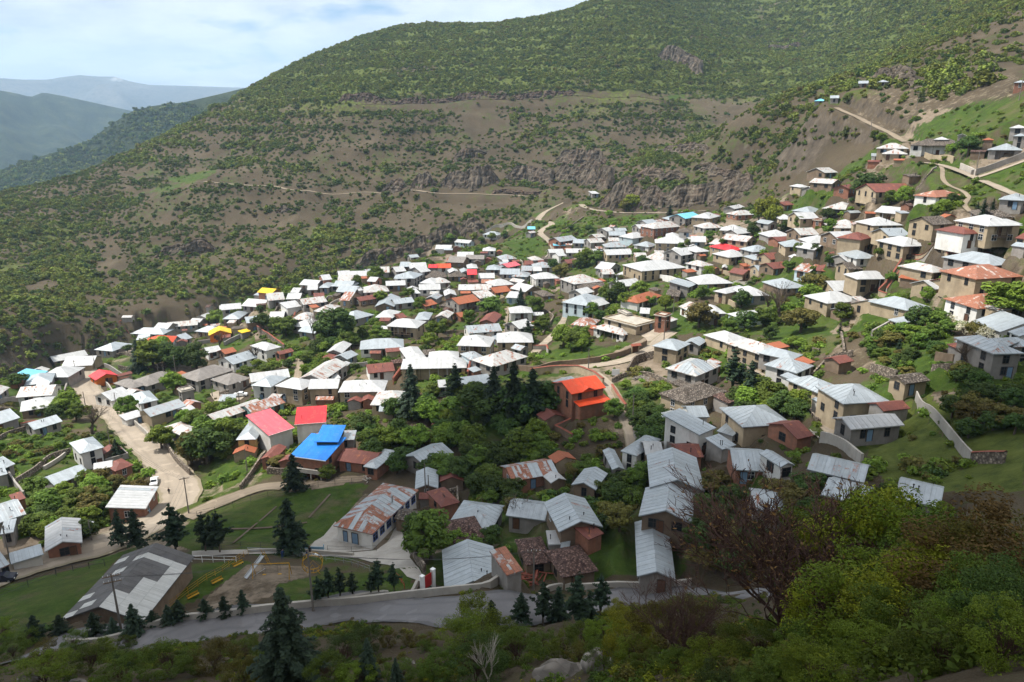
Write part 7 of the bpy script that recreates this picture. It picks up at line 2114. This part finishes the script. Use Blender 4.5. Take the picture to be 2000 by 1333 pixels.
for (i, j) in cells:
    cf.append((cvi(i, j, 1), cvi(i + 1, j, 1), cvi(i + 1, j + 1, 1), cvi(i, j + 1, 1)))
    cf.append((cvi(i, j, 0), cvi(i, j + 1, 0), cvi(i + 1, j + 1, 0), cvi(i + 1, j, 0)))
    for (di, dj, p, q) in ((-1, 0, (0, 1), (0, 0)), (1, 0, (1, 0), (1, 1)), (0, -1, (0, 0), (1, 0)), (0, 1, (1, 1), (0, 1))):
        if (i + di, j + dj) not in cells:
            a = (i + p[0], j + p[1]); b_ = (i + q[0], j + q[1])
            cf.append((cvi(*a, 1), cvi(*b_, 1), cvi(*b_, 0), cvi(*a, 0)))
m, nt, b = mat_base('cloud')
nt.nodes.remove(b)
tl = nt.nodes.new('ShaderNodeBsdfTranslucent'); tl.inputs['Color'].default_value = (0.95, 0.95, 0.95, 1)
df = nt.nodes.new('ShaderNodeBsdfDiffuse'); df.inputs['Color'].default_value = (0.92, 0.92, 0.93, 1)
mx = nt.nodes.new('ShaderNodeMixShader'); mx.inputs[0].default_value = 0.5
nt.links.new(tl.outputs[0], mx.inputs[1]); nt.links.new(df.outputs[0], mx.inputs[2]); nt.links.new(mx.outputs[0], nt.nodes['Material Output'].inputs['Surface'])
M['cloud'] = m
co = mesh_obj('cloud', cv, cf, m, smooth_sh=True)
tag(co, 'white cumulus cloud overhead whose shadow lies on the near slope', kind='structure')

# ------------------------------------------------------------------ haze
m, nt, b = mat_base('haze')
nt.nodes.remove(b)
pv = nt.nodes.new('ShaderNodeVolumePrincipled')
pv.inputs['Color'].default_value = (0.49, 0.72, 1.0, 1)
pv.inputs['Density'].default_value = 0.000092
pv.inputs['Anisotropy'].default_value = 0.0
nt.links.new(pv.outputs[0], nt.nodes['Material Output'].inputs['Volume'])
mb = MB(); mb.box(-13500, 13500, -13500, 13500, -1100, 1290)
hz = mb.build('haze', [m])
tag(hz, 'thin blue haze filling the valley air', kind='stuff')

# ------------------------------------------------------------------ poles, fences, playground, vehicles, people
def ground_pt(x, y, rmin=62.0):
    P = hit(x, y, 0, rmin)
    return Vector((P[0], P[1], float(H(P[0], P[1]))))
def pole(x, y, h, label, arms=0, lamp=False, mat_='pole', rz=0.0, rmin=62.0):
    P = ground_pt(x, y, rmin)
    root = empty('power_pole' if not lamp else 'street_lamp', P, rz)
    b = MB(); b.tube([(0, 0, -0.6), (0, 0, h)], [0.16, 0.09], 8); b.build('post', [M[mat_]], root)
    for k in range(arms):
        b = MB(); z = h - 0.35 - 0.75 * k; b.box(-0.95, 0.95, -0.15, -0.06, z, z + 0.11); b.build('crossarm', [M['wood']], root)
        for q in (-0.85, -0.35, 0.35, 0.85):
            b = MB(); b.tube([(q, -0.1, z + 0.11), (q, -0.1, z + 0.3)], [0.05, 0.035], 6); b.build('insulator', [M['white_paint']], root)
    if lamp:
        b = MB(); b.tube([(0, 0, h - 0.3), (0.5, -0.2, h - 0.05), (1.0, -0.4, h - 0.15)], 0.035, 5); b.build('bracket', [M['grey_metal']], root)
        b = MB(); b.tube([(0.95, -0.38, h - 0.12), (1.3, -0.5, h - 0.2)], [0.13, 0.08], 6); b.build('lamp_head', [M['white_paint']], root)
    tag(root, label, 'lamp' if lamp else 'pole', 'street lamps' if lamp else 'power poles')
pole(238, 1238, 8.2, 'tall wooden power pole with crossarms in front of the asbestos hall', 2, rz=0.4)
pole(612, 1196, 8.5, 'grey street lamp pole beside the foreground road and playground', 0, True)
pole(1042, 1152, 6.6, 'thin grey pole at the foreground parapet left of the dark pines', 1)
pole(369, 1004, 8.5, 'power pole with crossarm on the road bend near the standing man', 1, rz=0.5)
pole(22, 1104, 7.5, 'street lamp beside the lower left road', 0, True)
pole(180, 1058, 4.5, 'short lamp post beside the lower road right of the corrugated roof', 0, True)
pole(216, 876, 6.5, 'bare pole beside the white two-storey roadside house', 0)
pole(230, 812, 7.5, 'street lamp right of the upper concrete road', 0, True)
pole(168, 800, 6.0, 'leaning pole beside the parked white car on the upper road', 0)
pole(150, 740, 7.0, 'pole on the left of the road bend near the cyan roof', 1)
pole(186, 722, 6.0, 'pole beside the red roofed gatehouse', 0)
pole(415, 775, 6.5, 'street lamp in the courtyard with the parked car', 0, True)
pole(468, 790, 7.5, 'tall lamp pole in front of the tan two-storey row', 0, True)
pole(312, 748, 7.0, 'first dark pole in front of the long grey barrack', 0)
pole(322, 746, 7.0, 'second dark pole in front of the long grey barrack', 0)
pole(344, 735, 8.0, 'tall pole at the right end of the long grey barrack', 0)
pole(483, 922, 6.0, 'pole on the grass below the ochre house', 0)
pole(832, 985, 9.0, 'dark pole beside the ridged grey roof behind the school', 0)
pole(838, 980, 6.0, 'short dark pole beside the ridged grey roof behind the school', 0)
pole(1149, 730, 7.0, 'pole at the tan wall where the lane divides', 0)
pole(1296, 676, 8.0, 'tall pole on the lane below the small brick tower', 1)
pole(1315, 612, 8.0, 'pole beside the small brick tower', 0)
pole(1626, 834, 7.0, 'thin pole in front of the big tan hip house', 0)
pole(1839, 584, 7.0, 'wooden pole beside the narrow tan house', 0)
pole(1993, 634, 7.0, 'pole by the long tan wall at the right edge', 0)
pole(1094, 584, 8.0, 'pole beside the stepped footpath in the middle of the village', 0)
pole(1235, 836, 7.5, 'dark pole at the lower end of the narrow lane', 0)
pole(1197, 424, 8.0, 'pole beside the pale road under the cliff', 0)
pole(1265, 420, 8.0, 'second pole along the pale road under the cliff', 0)
pole(1905, 345, 8.0, 'pole at the fork of the upper right lanes', 0)
pole(1700, 258, 8.0, 'pole beside the dirt track', 0)
pole(1790, 215, 8.0, 'twin-legged pole on the brown upper slope', 1)
pole(1990, 197, 8.0, 'pale pole below the house at the upper right edge', 0)
pole(1777, 142, 7.0, 'pole on the skyline track at upper right', 0)
pole(1850, 142, 7.0, 'second pole on the skyline track at upper right', 0)
pole(1940, 142, 7.0, 'third pole on the skyline track at upper right', 0)
pole(1775, 512, 7.0, 'pole in front of the twin tan blocks', 0)
pole(1430, 475, 7.0, 'pole in front of the tan house above the bright red roof', 0)
pole(555, 742, 6.5, 'pole behind the tan two-storey row', 0)

def cable(x1, y1, h1, x2, y2, h2, label):
    a = ground_pt(x1, y1) + Vector((0, 0, h1)); b_ = ground_pt(x2, y2) + Vector((0, 0, h2))
    root = empty('power_cable', a)
    for k, s in enumerate((-0.7, 0.0, 0.7)):
        mb = MB()
        pts = []
        for t in np.linspace(0, 1, 9):
            p = a.lerp(b_, t) - a; p.z -= 4 * 0.035 * (b_ - a).length * t * (1 - t); p.x += s; pts.append(p)
        mb.tube(pts, 0.018, 3, cap=False); mb.build('wire', [M['dark_metal']], root)
    tag(root, label, 'cable', 'power cables')
cable(369, 1004, 8.1, 238, 1238, 7.8, 'cables between the road bend pole and the hall pole')
cable(238, 1238, 7.8, 612, 1196, 8.2, 'cables along the foreground road past the playground')
cable(612, 1196, 8.2, 1042, 1152, 6.3, 'cables along the foreground road towards the dark pines')
cable(369, 1004, 8.1, 483, 922, 5.8, 'cables from the road bend pole to the ochre house')
cable(216, 876, 6.3, 369, 1004, 8.1, 'cables over the broad concrete road')
cable(230, 812, 7.2, 216, 876, 6.3, 'cables along the upper concrete road')
cable(1296, 676, 7.6, 1149, 730, 6.8, 'cables above the curving pale lane')
cable(1839, 584, 6.8, 1993, 634, 6.8, 'cables above the long tan wall')
def fence(pts, h, label, gap=2.6, rails=2, mat_='dark_metal', name='fence', rmin=62.0, rail_mat=None, r=0.045):
    P = polyline_world(pts, 0, rmin, gap)
    root = empty(name, (0, 0, 0))
    zz = H(P[:, 0], P[:, 1])
    pm = MB(); pm.tube([(0, 0, -0.3), (0, 0, h)], r, 5); me = pm.data('post', [M[mat_]])
    for p, z in zip(P, zz): link_obj('post', me, root, (p[0], p[1], z))
    for k in range(rails):
        b = MB(); f = (k + 1) / rails
        b.tube([(p[0], p[1], z + h * f - 0.04) for p, z in zip(P, zz)], r * 0.65, 4); b.build('rail', [M[rail_mat or mat_]], root)
    tag(root, label, 'fence', 'fences')
fence([(385,1012),(430,1000),(480,985),(560,962),(640,950),(720,945)], 1.6, 'wire fence along the top of the school field', 3.2, 3, r=0.035)
fence([(395,1078),(440,1076),(500,1076),(550,1078)], 1.5, 'dark fence along the lower edge of the school field', 2.8, 3, r=0.035)
fence([(640,1078),(690,1082),(735,1078)], 1.2, 'low fence in front of the school steps', 2.4, 2, r=0.03)
fence([(300,1212),(345,1180),(400,1140),(450,1108),(485,1084)], 1.1, 'yellow railing along the playground steps', 1.8, 3, 'yellow_paint', 'railing', r=0.035)
fence([(485,1080),(540,1083),(600,1090),(650,1096),(700,1105),(722,1116)], 1.0, 'pale metal railing above the playground', 1.8, 2, 'grey_metal', 'railing', r=0.04)
fence([(772,1128),(800,1136),(815,1143),(790,1150)], 0.9, 'rusty railing at the end of the school drive', 1.6, 2, 'red_paint', 'railing', r=0.035)
fence([(0,1168),(40,1148),(78,1136),(110,1126)], 1.4, 'mesh fence beside the lower left road', 2.8, 3, 'dark_metal', r=0.04)
fence([(110,1122),(150,1114),(205,1106)], 1.3, 'post fence between road and lawn left of the hall', 1.9, 2, 'dark_metal', r=0.05)
fence([(375,1098),(420,1100),(462,1100)], 1.2, 'white picket fence right of the asbestos hall', 1.5, 2, 'white_paint', r=0.05)
fence([(1000,640),(1020,650),(1050,640)], 1.0, 'garden fence beside the stepped footpath', 2.0, 2, 'wood')

# playground
def swing(x, y, rz, label):
    P = ground_pt(x, y); root = empty('swing_set', P, rz)
    b = MB(); b.tube([(-2.6, 0, 2.3), (2.6, 0, 2.3)], 0.06, 6); b.build('top_bar', [M['yellow_paint']], root)
    for s in (-2.6, 2.6):
        for q in (-0.8, 0.8):
            b = MB(); b.tube([(s, q, -0.1), (s, 0, 2.3)], 0.055, 6); b.build('leg', [M['yellow_paint']], root)
    for s in (-1.1, 1.1):
        for q in (-0.22, 0.22):
            b = MB(); b.tube([(s + q, 0, 2.3), (s + q, 0, 0.55)], 0.015, 4); b.build('chain', [M['dark_metal']], root)
        b = MB(); b.box(s - 0.26, s + 0.26, -0.12, 0.12, 0.5, 0.55); b.build('seat', [M['yellow_paint']], root)
    tag(root, label, 'swing')
swing(532, 1128, 0.06, 'yellow swing frame on the gravel playground')
P = ground_pt(480, 1132); root = empty('slide', P, 1.05)
b = MB(); b.poly([(0, -0.3, 0.2), (0, 0.3, 0.2), (3.4, 0.3, 2.0), (3.4, -0.3, 2.0)]); b.box(0, 3.4, -0.34, -0.30, 0.0, 0.02); b.build('chute', [M['grey_metal']], root)
for q in (-0.33, 0.33):
    b = MB(); b.tube([(0, q, 0.3), (3.4, q, 2.15)], 0.05, 5); b.build('side_rail', [M['grey_metal']], root)
    b = MB(); b.tube([(4.4, q, 0), (3.4, q, 2.9)], 0.045, 5); b.build('ladder_rail', [M['yellow_paint']], root)
for k in range(5):
    b = MB(); f = k / 6 + 0.1; b.tube([(4.4 - f, -0.33, 2.9 * f), (4.4 - f, 0.33, 2.9 * f)], 0.03, 4); b.build('rung', [M['yellow_paint']], root)
tag(root, 'grey metal slide with yellow ladder on the playground', 'slide')
P = ground_pt(612, 1118); root = empty('climbing_ring', P, 0.2)
for s in (-0.5, 0.5):
    b = MB(); b.tube([(1.5 * math.cos(t), s, 1.7 + 1.5 * math.sin(t)) for t in np.linspace(0, 2 * math.pi, 22)], 0.06, 5, cap=False); b.build('ring', [M['yellow_paint']], root)
for k in range(12):
    t = 2 * math.pi * k / 12; b = MB(); b.tube([(1.5 * math.cos(t), -0.5, 1.7 + 1.5 * math.sin(t)), (1.5 * math.cos(t), 0.5, 1.7 + 1.5 * math.sin(t))], 0.035, 4); b.build('rung', [M['yellow_paint']], root)
for s in (-0.55, 0.55):
    b = MB(); b.tube([(-1.2, s * 1.6, 0), (0, s * 1.05, 1.7), (1.2, s * 1.6, 0)], 0.05, 5); b.build('leg', [M['yellow_paint']], root)
tag(root, 'yellow climbing ring at the right end of the playground', 'playground toy')
def bench(x, y, rz, label):
    P = ground_pt(x, y); root = empty('park_bench', P, rz); root.scale = (0.75, 0.75, 0.75)
    for k in range(3):
        b = MB(); b.box(-1.1, 1.1, -0.25 + 0.17 * k, -0.11 + 0.17 * k, 0.44, 0.49); b.build('seat_slat', [M['yellow_paint']], root)
    for k in range(2):
        b = MB(); b.box(-1.1, 1.1, 0.30, 0.34, 0.62 + 0.18 * k, 0.75 + 0.18 * k); b.build('back_slat', [M['yellow_paint']], root)
    for s in (-0.9, 0.9):
        b = MB(); b.box(s - 0.05, s + 0.05, -0.22, 0.29, 0, 0.439); b.box(s - 0.05, s + 0.05, 0.34, 0.38, 0, 0.95); b.build('leg', [M['dark_metal']], root)
    tag(root, label, 'bench', 'yellow benches')
bench(466, 1106, 0.9, 'upper yellow bench beside the playground railing')
bench(425, 1139, 0.9, 'middle yellow bench beside the playground railing')
bench(378, 1168, 0.9, 'lower yellow bench beside the playground railing')
# pale blue gate panel beside the school, red gate with white pillars
P = ground_pt(612, 1079); root = empty('gate', P, -0.05)
b = MB(); b.box(-1.8, 1.8, -0.03, 0.03, 0.1, 1.1); b.build('panel', [M['blue_paint']], root)
for s in (-1.9, 1.9):
    b = MB(); b.box(s - 0.06, s + 0.06, -0.06, 0.06, 0, 1.6); b.build('post', [M['blue_paint']], root)
tag(root, 'pale blue metal gate panel between school forecourt and field', 'gate')
P = ground_pt(836, 1148); root = empty('gate', P, 0.9)
b = MB(); b.box(-0.75, 0.75, -0.04, 0.04, 0.1, 2.1); b.build('door_leaf', [M['red_paint']], root)
for s in (-1.05, 1.05):
    b = MB(); b.box(s - 0.25, s + 0.25, -0.25, 0.25, -0.5, 2.4); b.box(s - 0.3, s + 0.3, -0.3, 0.3, 2.401, 2.5); b.build('pillar', [M['white_paint']], root)
tag(root, 'dark red gate between white pillars beside the near blue-white roof', 'gate')
P = ground_pt(1240, 690); root = empty('gate', P, 0.35)
b = MB(); b.box(-0.9, 0.9, -0.05, 0.05, 0, 2.2); b.build('door_leaf', [M['door']], root)
b = MB(); b.poly([(-1.6, -0.9, 2.4), (1.6, -0.9, 2.4), (1.6, 0, 2.9), (-1.6, 0, 2.9)]); b.poly([(1.6, 0.9, 2.4), (-1.6, 0.9, 2.4), (-1.6, 0, 2.9), (1.6, 0, 2.9)]); b.build('roof', [M['coping']], root)
for s in (-1.1, 1.1):
    b = MB(); b.box(s - 0.18, s + 0.18, -0.25, 0.25, -0.4, 2.4); b.build('pillar', [M['wall_t']], root)
tag(root, 'small wall gate with red tin canopy on the curving lane', 'gate')
P = ground_pt(1202, 742); root = empty('notice_board', P, 0.05)
b = MB(); b.box(-1.0, 1.0, -0.04, 0.04, 1.2, 2.9); b.build('board', [M['white_paint']], root)
for s in (-0.8, 0.8):
    b = MB(); b.box(s - 0.05, s + 0.05, 0.041, 0.12, -0.2, 2.7); b.build('post', [M['dark_metal']], root)
tag(root, 'blank white board standing where the lane divides', 'board')

# cars
def car_parts(paint):
    prof = [(-2.1, 0.35), (-2.15, 0.75), (-1.95, 0.92), (-1.25, 0.98), (-0.75, 1.40), (0.65, 1.42), (1.2, 0.98), (2.0, 0.86), (2.12, 0.65), (2.1, 0.35)]
    b = MB(); n = len(prof)
    for s, k in ((-0.82, 1.0), (0.82, 1.0)):
        b.v += [(x, s * (0.86 if z > 1.1 else 1.0), z) for x, z in prof]
    b.f.append(tuple(range(n))); b.f.append(tuple(reversed(range(n, 2 * n)))); b.m += [0, 0]
    for i in range(n):
        j = (i + 1) % n; b.f.append((i, n + i, n + j, j)); b.m.append(0)
    body = b.data('body', [M[paint]])
    gl = []
    for (x0, z0, x1, z1) in ((-1.22, 1.0, -0.79, 1.37), (1.16, 1.0, 0.69, 1.38)):
        b = MB(); d = 0.02 * (1 if x0 > 0 else -1)
        b.poly([(x0 + d, -0.66, z0), (x0 + d, 0.66, z0), (x1 + d, 0.6, z1), (x1 + d, -0.6, z1)]); gl.append(b.data('windscreen', [M['glass']]))
    sw_ = []
    for s in (-1, 1):
        b = MB(); b.poly([(-1.05, s * 0.80, 1.02), (-0.68, s * 0.73, 1.34), (0.58, s * 0.73, 1.36), (0.98, s * 0.80, 1.02)]); sw_.append(b.data('side_window', [M['glass']]))
    b = MB(); b.tube([(0, -0.1, 0), (0, 0.1, 0)], 0.31, 12); wh = b.data('wheel', [M['tyre']])
    b = MB(); b.tube([(0, -0.115, 0), (0, 0.115, 0)], 0.17, 10); rim = b.data('rim', [M['grey_metal']])
    b = MB(); b.box(-0.02, 0.03, -0.14, 0.14, -0.07, 0.07); li = b.data('headlight', [M['white_paint']])
    return body, gl, sw_, wh, rim, li
CARS = {k: car_parts(k) for k in ('car_white', 'car_dark')}
def car(x, y, rz, paint, label):
    P = ground_pt(x, y); root = empty('parked_car', P + Vector((0, 0, 0.12)), rz)
    body, gl, sw_, wh, rim, li = CARS[paint]
    link_obj('body', body, root)
    for g in gl: link_obj('windscreen', g, root)
    for g in sw_: link_obj('side_window', g, root)
    for a in (-1.35, 1.3):
        for s in (-0.76, 0.76):
            w = link_obj('wheel', wh, root, (a, s, 0.31)); link_obj('rim', rim, w)
    for s in (-0.6, 0.6): link_obj('headlight', li, root, (2.11, s, 0.68))
    tag(root, label, 'car', 'parked cars')
car(302, 946, -1.2, 'car_white', 'white car parked on the broad road behind the roadside workshop')
car(470, 775, 0.15, 'car_white', 'white car parked in the courtyard behind the tan two-storey row')
car(159, 802, -1.1, 'car_white', 'white car parked at the edge of the upper road beside green trees')
car(4, 1137, 0.25, 'car_dark', 'dark car cut off by the left edge on the lower road')
car(197, 702, 0.6, 'car_dark', 'dark car parked beside the white roof at the top of the road')

# people: one continuous skinned body each
def person(x, y, rz, label, cloth, arm=0.0):
    P = ground_pt(x, y)
    root = empty('person', P, rz)
    J = [(0, 0, 0.95), (0, 0, 1.18), (0, 0, 1.42), (0, 0, 1.53), (0, -0.02, 1.64), (0.19, 0, 1.42), (0.25, -0.04 - 0.1 * arm, 1.15), (0.24, -0.14 - 0.2 * arm, 0.92), (-0.19, 0, 1.42), (-0.25, 0.03, 1.15), (-0.24, -0.06, 0.92),
         (0.10, 0, 0.88), (0.11, -0.06, 0.48), (0.11, 0.04, 0.07), (0.11, -0.12, 0.03), (-0.10, 0, 0.88), (-0.11, 0.06, 0.48), (-0.11, 0.14, 0.07), (-0.11, 0.0, 0.03)]
    E = [(0, 1), (1, 2), (2, 3), (3, 4), (2, 5), (5, 6), (6, 7), (2, 8), (8, 9), (9, 10), (0, 11), (11, 12), (12, 13), (13, 14), (0, 15), (15, 16), (16, 17), (17, 18)]
    rad = [0.15, 0.14, 0.15, 0.06, 0.105, 0.075, 0.055, 0.04, 0.075, 0.055, 0.04, 0.10, 0.07, 0.05, 0.045, 0.10, 0.07, 0.05, 0.045]
    me = bpy.data.meshes.new('body'); me.from_pydata(J, E, []); me.materials.append(M[cloth])
    o = bpy.data.objects.new('body', me); COL.objects.link(o); o.parent = root
    md = o.modifiers.new('skin', 'SKIN')
    if not me.skin_vertices:
        bpy.context.view_layer.objects.active = o
    for i, sv in enumerate(me.skin_vertices[0].data): sv.radius = (rad[i], rad[i] * 0.85); sv.use_root = (i == 0)
    s2 = o.modifiers.new('sub', 'SUBSURF'); s2.levels = 1; s2.render_levels = 1
    bm = bmesh.new(); bmesh.ops.create_icosphere(bm, subdivisions=2, radius=0.1)
    for v_ in bm.verts:
        v_.co.z *= 1.2; v_.co += Vector((0, -0.035, 1.64))
        if v_.co.y < -0.11 and abs(v_.co.x) < 0.02 and abs(v_.co.z - 1.63) < 0.03: v_.co.y -= 0.02
    me2 = bpy.data.meshes.new('face'); bm.to_mesh(me2); bm.free(); me2.materials.append(M['skin'])
    link_obj('face', me2, root)
    bm = bmesh.new(); bmesh.ops.create_icosphere(bm, subdivisions=2, radius=0.115)
    for v_ in bm.verts:
        v_.co.z = max(v_.co.z * 1.15, -0.02 if v_.co.y < 0 else -0.09); v_.co += Vector((0, 0.0, 1.67))
    me3 = bpy.data.meshes.new('hair'); bm.to_mesh(me3); bm.free(); me3.materials.append(M['cloth_dark'])
    link_obj('hair', me3, root)
    tag(root, label, 'person', 'people')
person(331, 967, 0.4, 'person in dark clothes walking alone on the broad road', 'cloth_dark')
person(552, 1092, 1.5, 'person in blue leaning at the playground railing', 'cloth_blue', 1.0)
person(601, 1093, -0.5, 'person in blue near the pale blue gate', 'cloth_blue', 0.6)
person(606, 1085, 0.2, 'person in dark clothes in front of the pale blue gate', 'cloth_dark')

# heaps of planks and rubble, a tarpaulin row of washing
def heap(x, y, s, label, mt, seed, n=26):
    P = ground_pt(x, y); root = empty('plank_heap', P, seed)
    rng = random.Random(seed)
    for i in range(n):
        b = MB(); L = rng.uniform(0.8, 2.2) * s; b.box(-L / 2, L / 2, -0.09, 0.09, -0.04, 0.04)
        o = b.build('plank', [M[mt]], root); o.location = (rng.gauss(0, 0.9) * s, rng.gauss(0, 0.6) * s, abs(rng.gauss(0.25, 0.2)) * s); o.rotation_euler = (rng.uniform(-0.4, 0.4), rng.uniform(-0.4, 0.4), rng.uniform(0, 3.1))
    tag(root, label, 'planks', 'heaps of planks')
heap(1035, 1132, 1.3, 'heap of reddish timber beside the shingle hut', 'coping', 3, 40)
heap(1250, 742, 1.2, 'heap of grey planks on the ruined garden wall', 'pole', 5)
heap(1275, 755, 0.9, 'heap of reddish boards in the square garden', 'coping', 7, 16)
heap(1090, 840, 1.2, 'pale plank heap left of the concrete terrace', 'pole', 9)
heap(718, 936, 1.0, 'pale rubble beside the bright blue roofed house', 'concrete', 11, 20)
heap(1595, 850, 1.0, 'light stones near the curved pale wall', 'concrete', 13, 18)

# ------------------------------------------------------------------ names for neighbours: every label says which one it is
ORD = ['first', 'second', 'third', 'fourth', 'fifth', 'sixth', 'seventh', 'eighth', 'ninth', 'tenth', 'eleventh', 'twelfth', 'thirteenth', 'fourteenth', 'fifteenth', 'sixteenth', 'seventeenth', 'eighteenth', 'nineteenth', 'twentieth', 'twenty-first', 'twenty-second', 'twenty-third', 'twenty-fourth', 'twenty-fifth']
LMS = [(r['px'], r['py'], LANDMARK[r['lm']][0]) for r in HOUSE_REG if r['lm']]
def relation(px, py):
    best = None
    for (lx, ly, ph) in LMS:
        dx_, dy_ = px - lx, (py - ly) * 1.7
        d = math.hypot(dx_, dy_)
        if best is None or d < best[0]: best = (d, dx_, dy_, ph)
    d, dx_, dy_, ph = best
    if abs(dx_) >= abs(dy_): w = 'left of' if dx_ < 0 else 'right of'
    else: w = 'behind' if dy_ < 0 else 'in front of'
    return d, w, ph
def number(items, noun_of):
    """items: (object, px, py, look, cat, group) -> '<look>, second <noun> behind the ...'"""
    groups = {}
    for it in items:
        d, w, ph = relation(it[1], it[2])
        groups.setdefault((noun_of(it), w, ph), []).append((d, it))
    for (noun, w, ph), lst in groups.items():
        lst.sort(key=lambda t: t[0])
        for i, (d, it) in enumerate(lst):
            o, px, py, look, cat, grp = it
            if len(lst) == 1: lab = '%s %s %s' % (look, w, ph)
            else: lab = '%s, %s %s %s %s' % (look, ORD[min(i, 24)], noun, w, ph)
            ww = lab.split()
            if len(ww) > 16: lab = ' '.join(ww).replace('mid green ', 'green ').replace(' metal roof', ' roof').replace('leafy ', '')
            while len(lab.split()) > 16 and ' leafy ' in lab: lab = lab.replace(' leafy ', ' ', 1)
            tag(o, lab, cat, grp)
items = []
for r in HOUSE_REG:
    if r['lm']:
        tag(r['o'], LANDMARK[r['lm']][1], 'house', 'village houses')
        continue
    noun = 'shed' if r['shed'] else 'house'
    look = '%s %s with %s roof' % (WALLWORD[r['wc']], noun, ROOFWORD[r['rc']])
    items.append((r['o'], r['px'], r['py'], look, noun, 'village sheds' if r['shed'] else 'village houses'))
number(items, lambda it: it[4])
number([(o, px, py, look, 'wall', 'yard walls of the houses') for (o, px, py, look) in WALL_REG], lambda it: 'yard wall')
titems = []
near = []
for (o, px, py, what, grp) in TREE_REG:
    if grp in ('NEAR', 'SLOPE'): near.append((o, px, py, what, grp))
    else: titems.append((o, px, py, what, 'shrub' if ' shrub' in what else 'tree', grp))
number(titems, lambda it: 'conifer' if 'conifer' in it[3] else ('bare one' if 'leafless' in it[3] else ('shrub' if ' shrub' in it[3] else 'tree')))
# foreground growth: told apart along the slope from left to right
for grp, place in (('NEAR', 'at lower right'), ('SLOPE', 'on the near slope')):
    byw = {}
    for it in near:
        if it[4] == grp: byw.setdefault(it[3], []).append(it)
    for what, lst in byw.items():
        lst.sort(key=lambda t: t[1])
        for i, it in enumerate(lst):
            cat = 'tree' if ('pine' in what or 'spruce' in what) else 'bush'
            lab = '%s %s' % (what, place) if len(lst) == 1 else '%s %s, %s of its colour from left' % (what, place, ORD[min(i, 24)])
            tag(it[0], lab, cat, 'foreground growth')
# trees of a grove: told apart by their order from left to right inside it
gro = {}
for o in COL.objects:
    if o.parent is None and o.get('category') in ('tree', 'shrub') and o.get('label') and ' in the ' in o['label'] and o.name.split('.')[0] in ('leafy_tree', 'garden_shrub') and o.get('group') not in (None, 'leafy trees among the houses', 'shrubs among the houses'):
        gro.setdefault((o['group'], o['label']), []).append(o)
for (g, lab), lst in gro.items():
    if len(lst) < 2: continue
    pr_ = [project(np.array([list(o.location)]))[0][0] for o in lst]
    for i, (q, o) in enumerate(sorted(zip(pr_, lst), key=lambda t: t[0])):
        w = lab.replace(' leafy tree', '').replace(' budding tree', '')
        o['label'] = '%s tree from left of its colour in the %s' % (ORD[min(i, 24)], g)
        kd = 'shrub' if ' shrub' in lab else 'tree'
        o['label'] = lab.split(' ' + kd)[0] + ' ' + kd + ', ' + ORD[min(i, 24)] + ' from left in ' + g
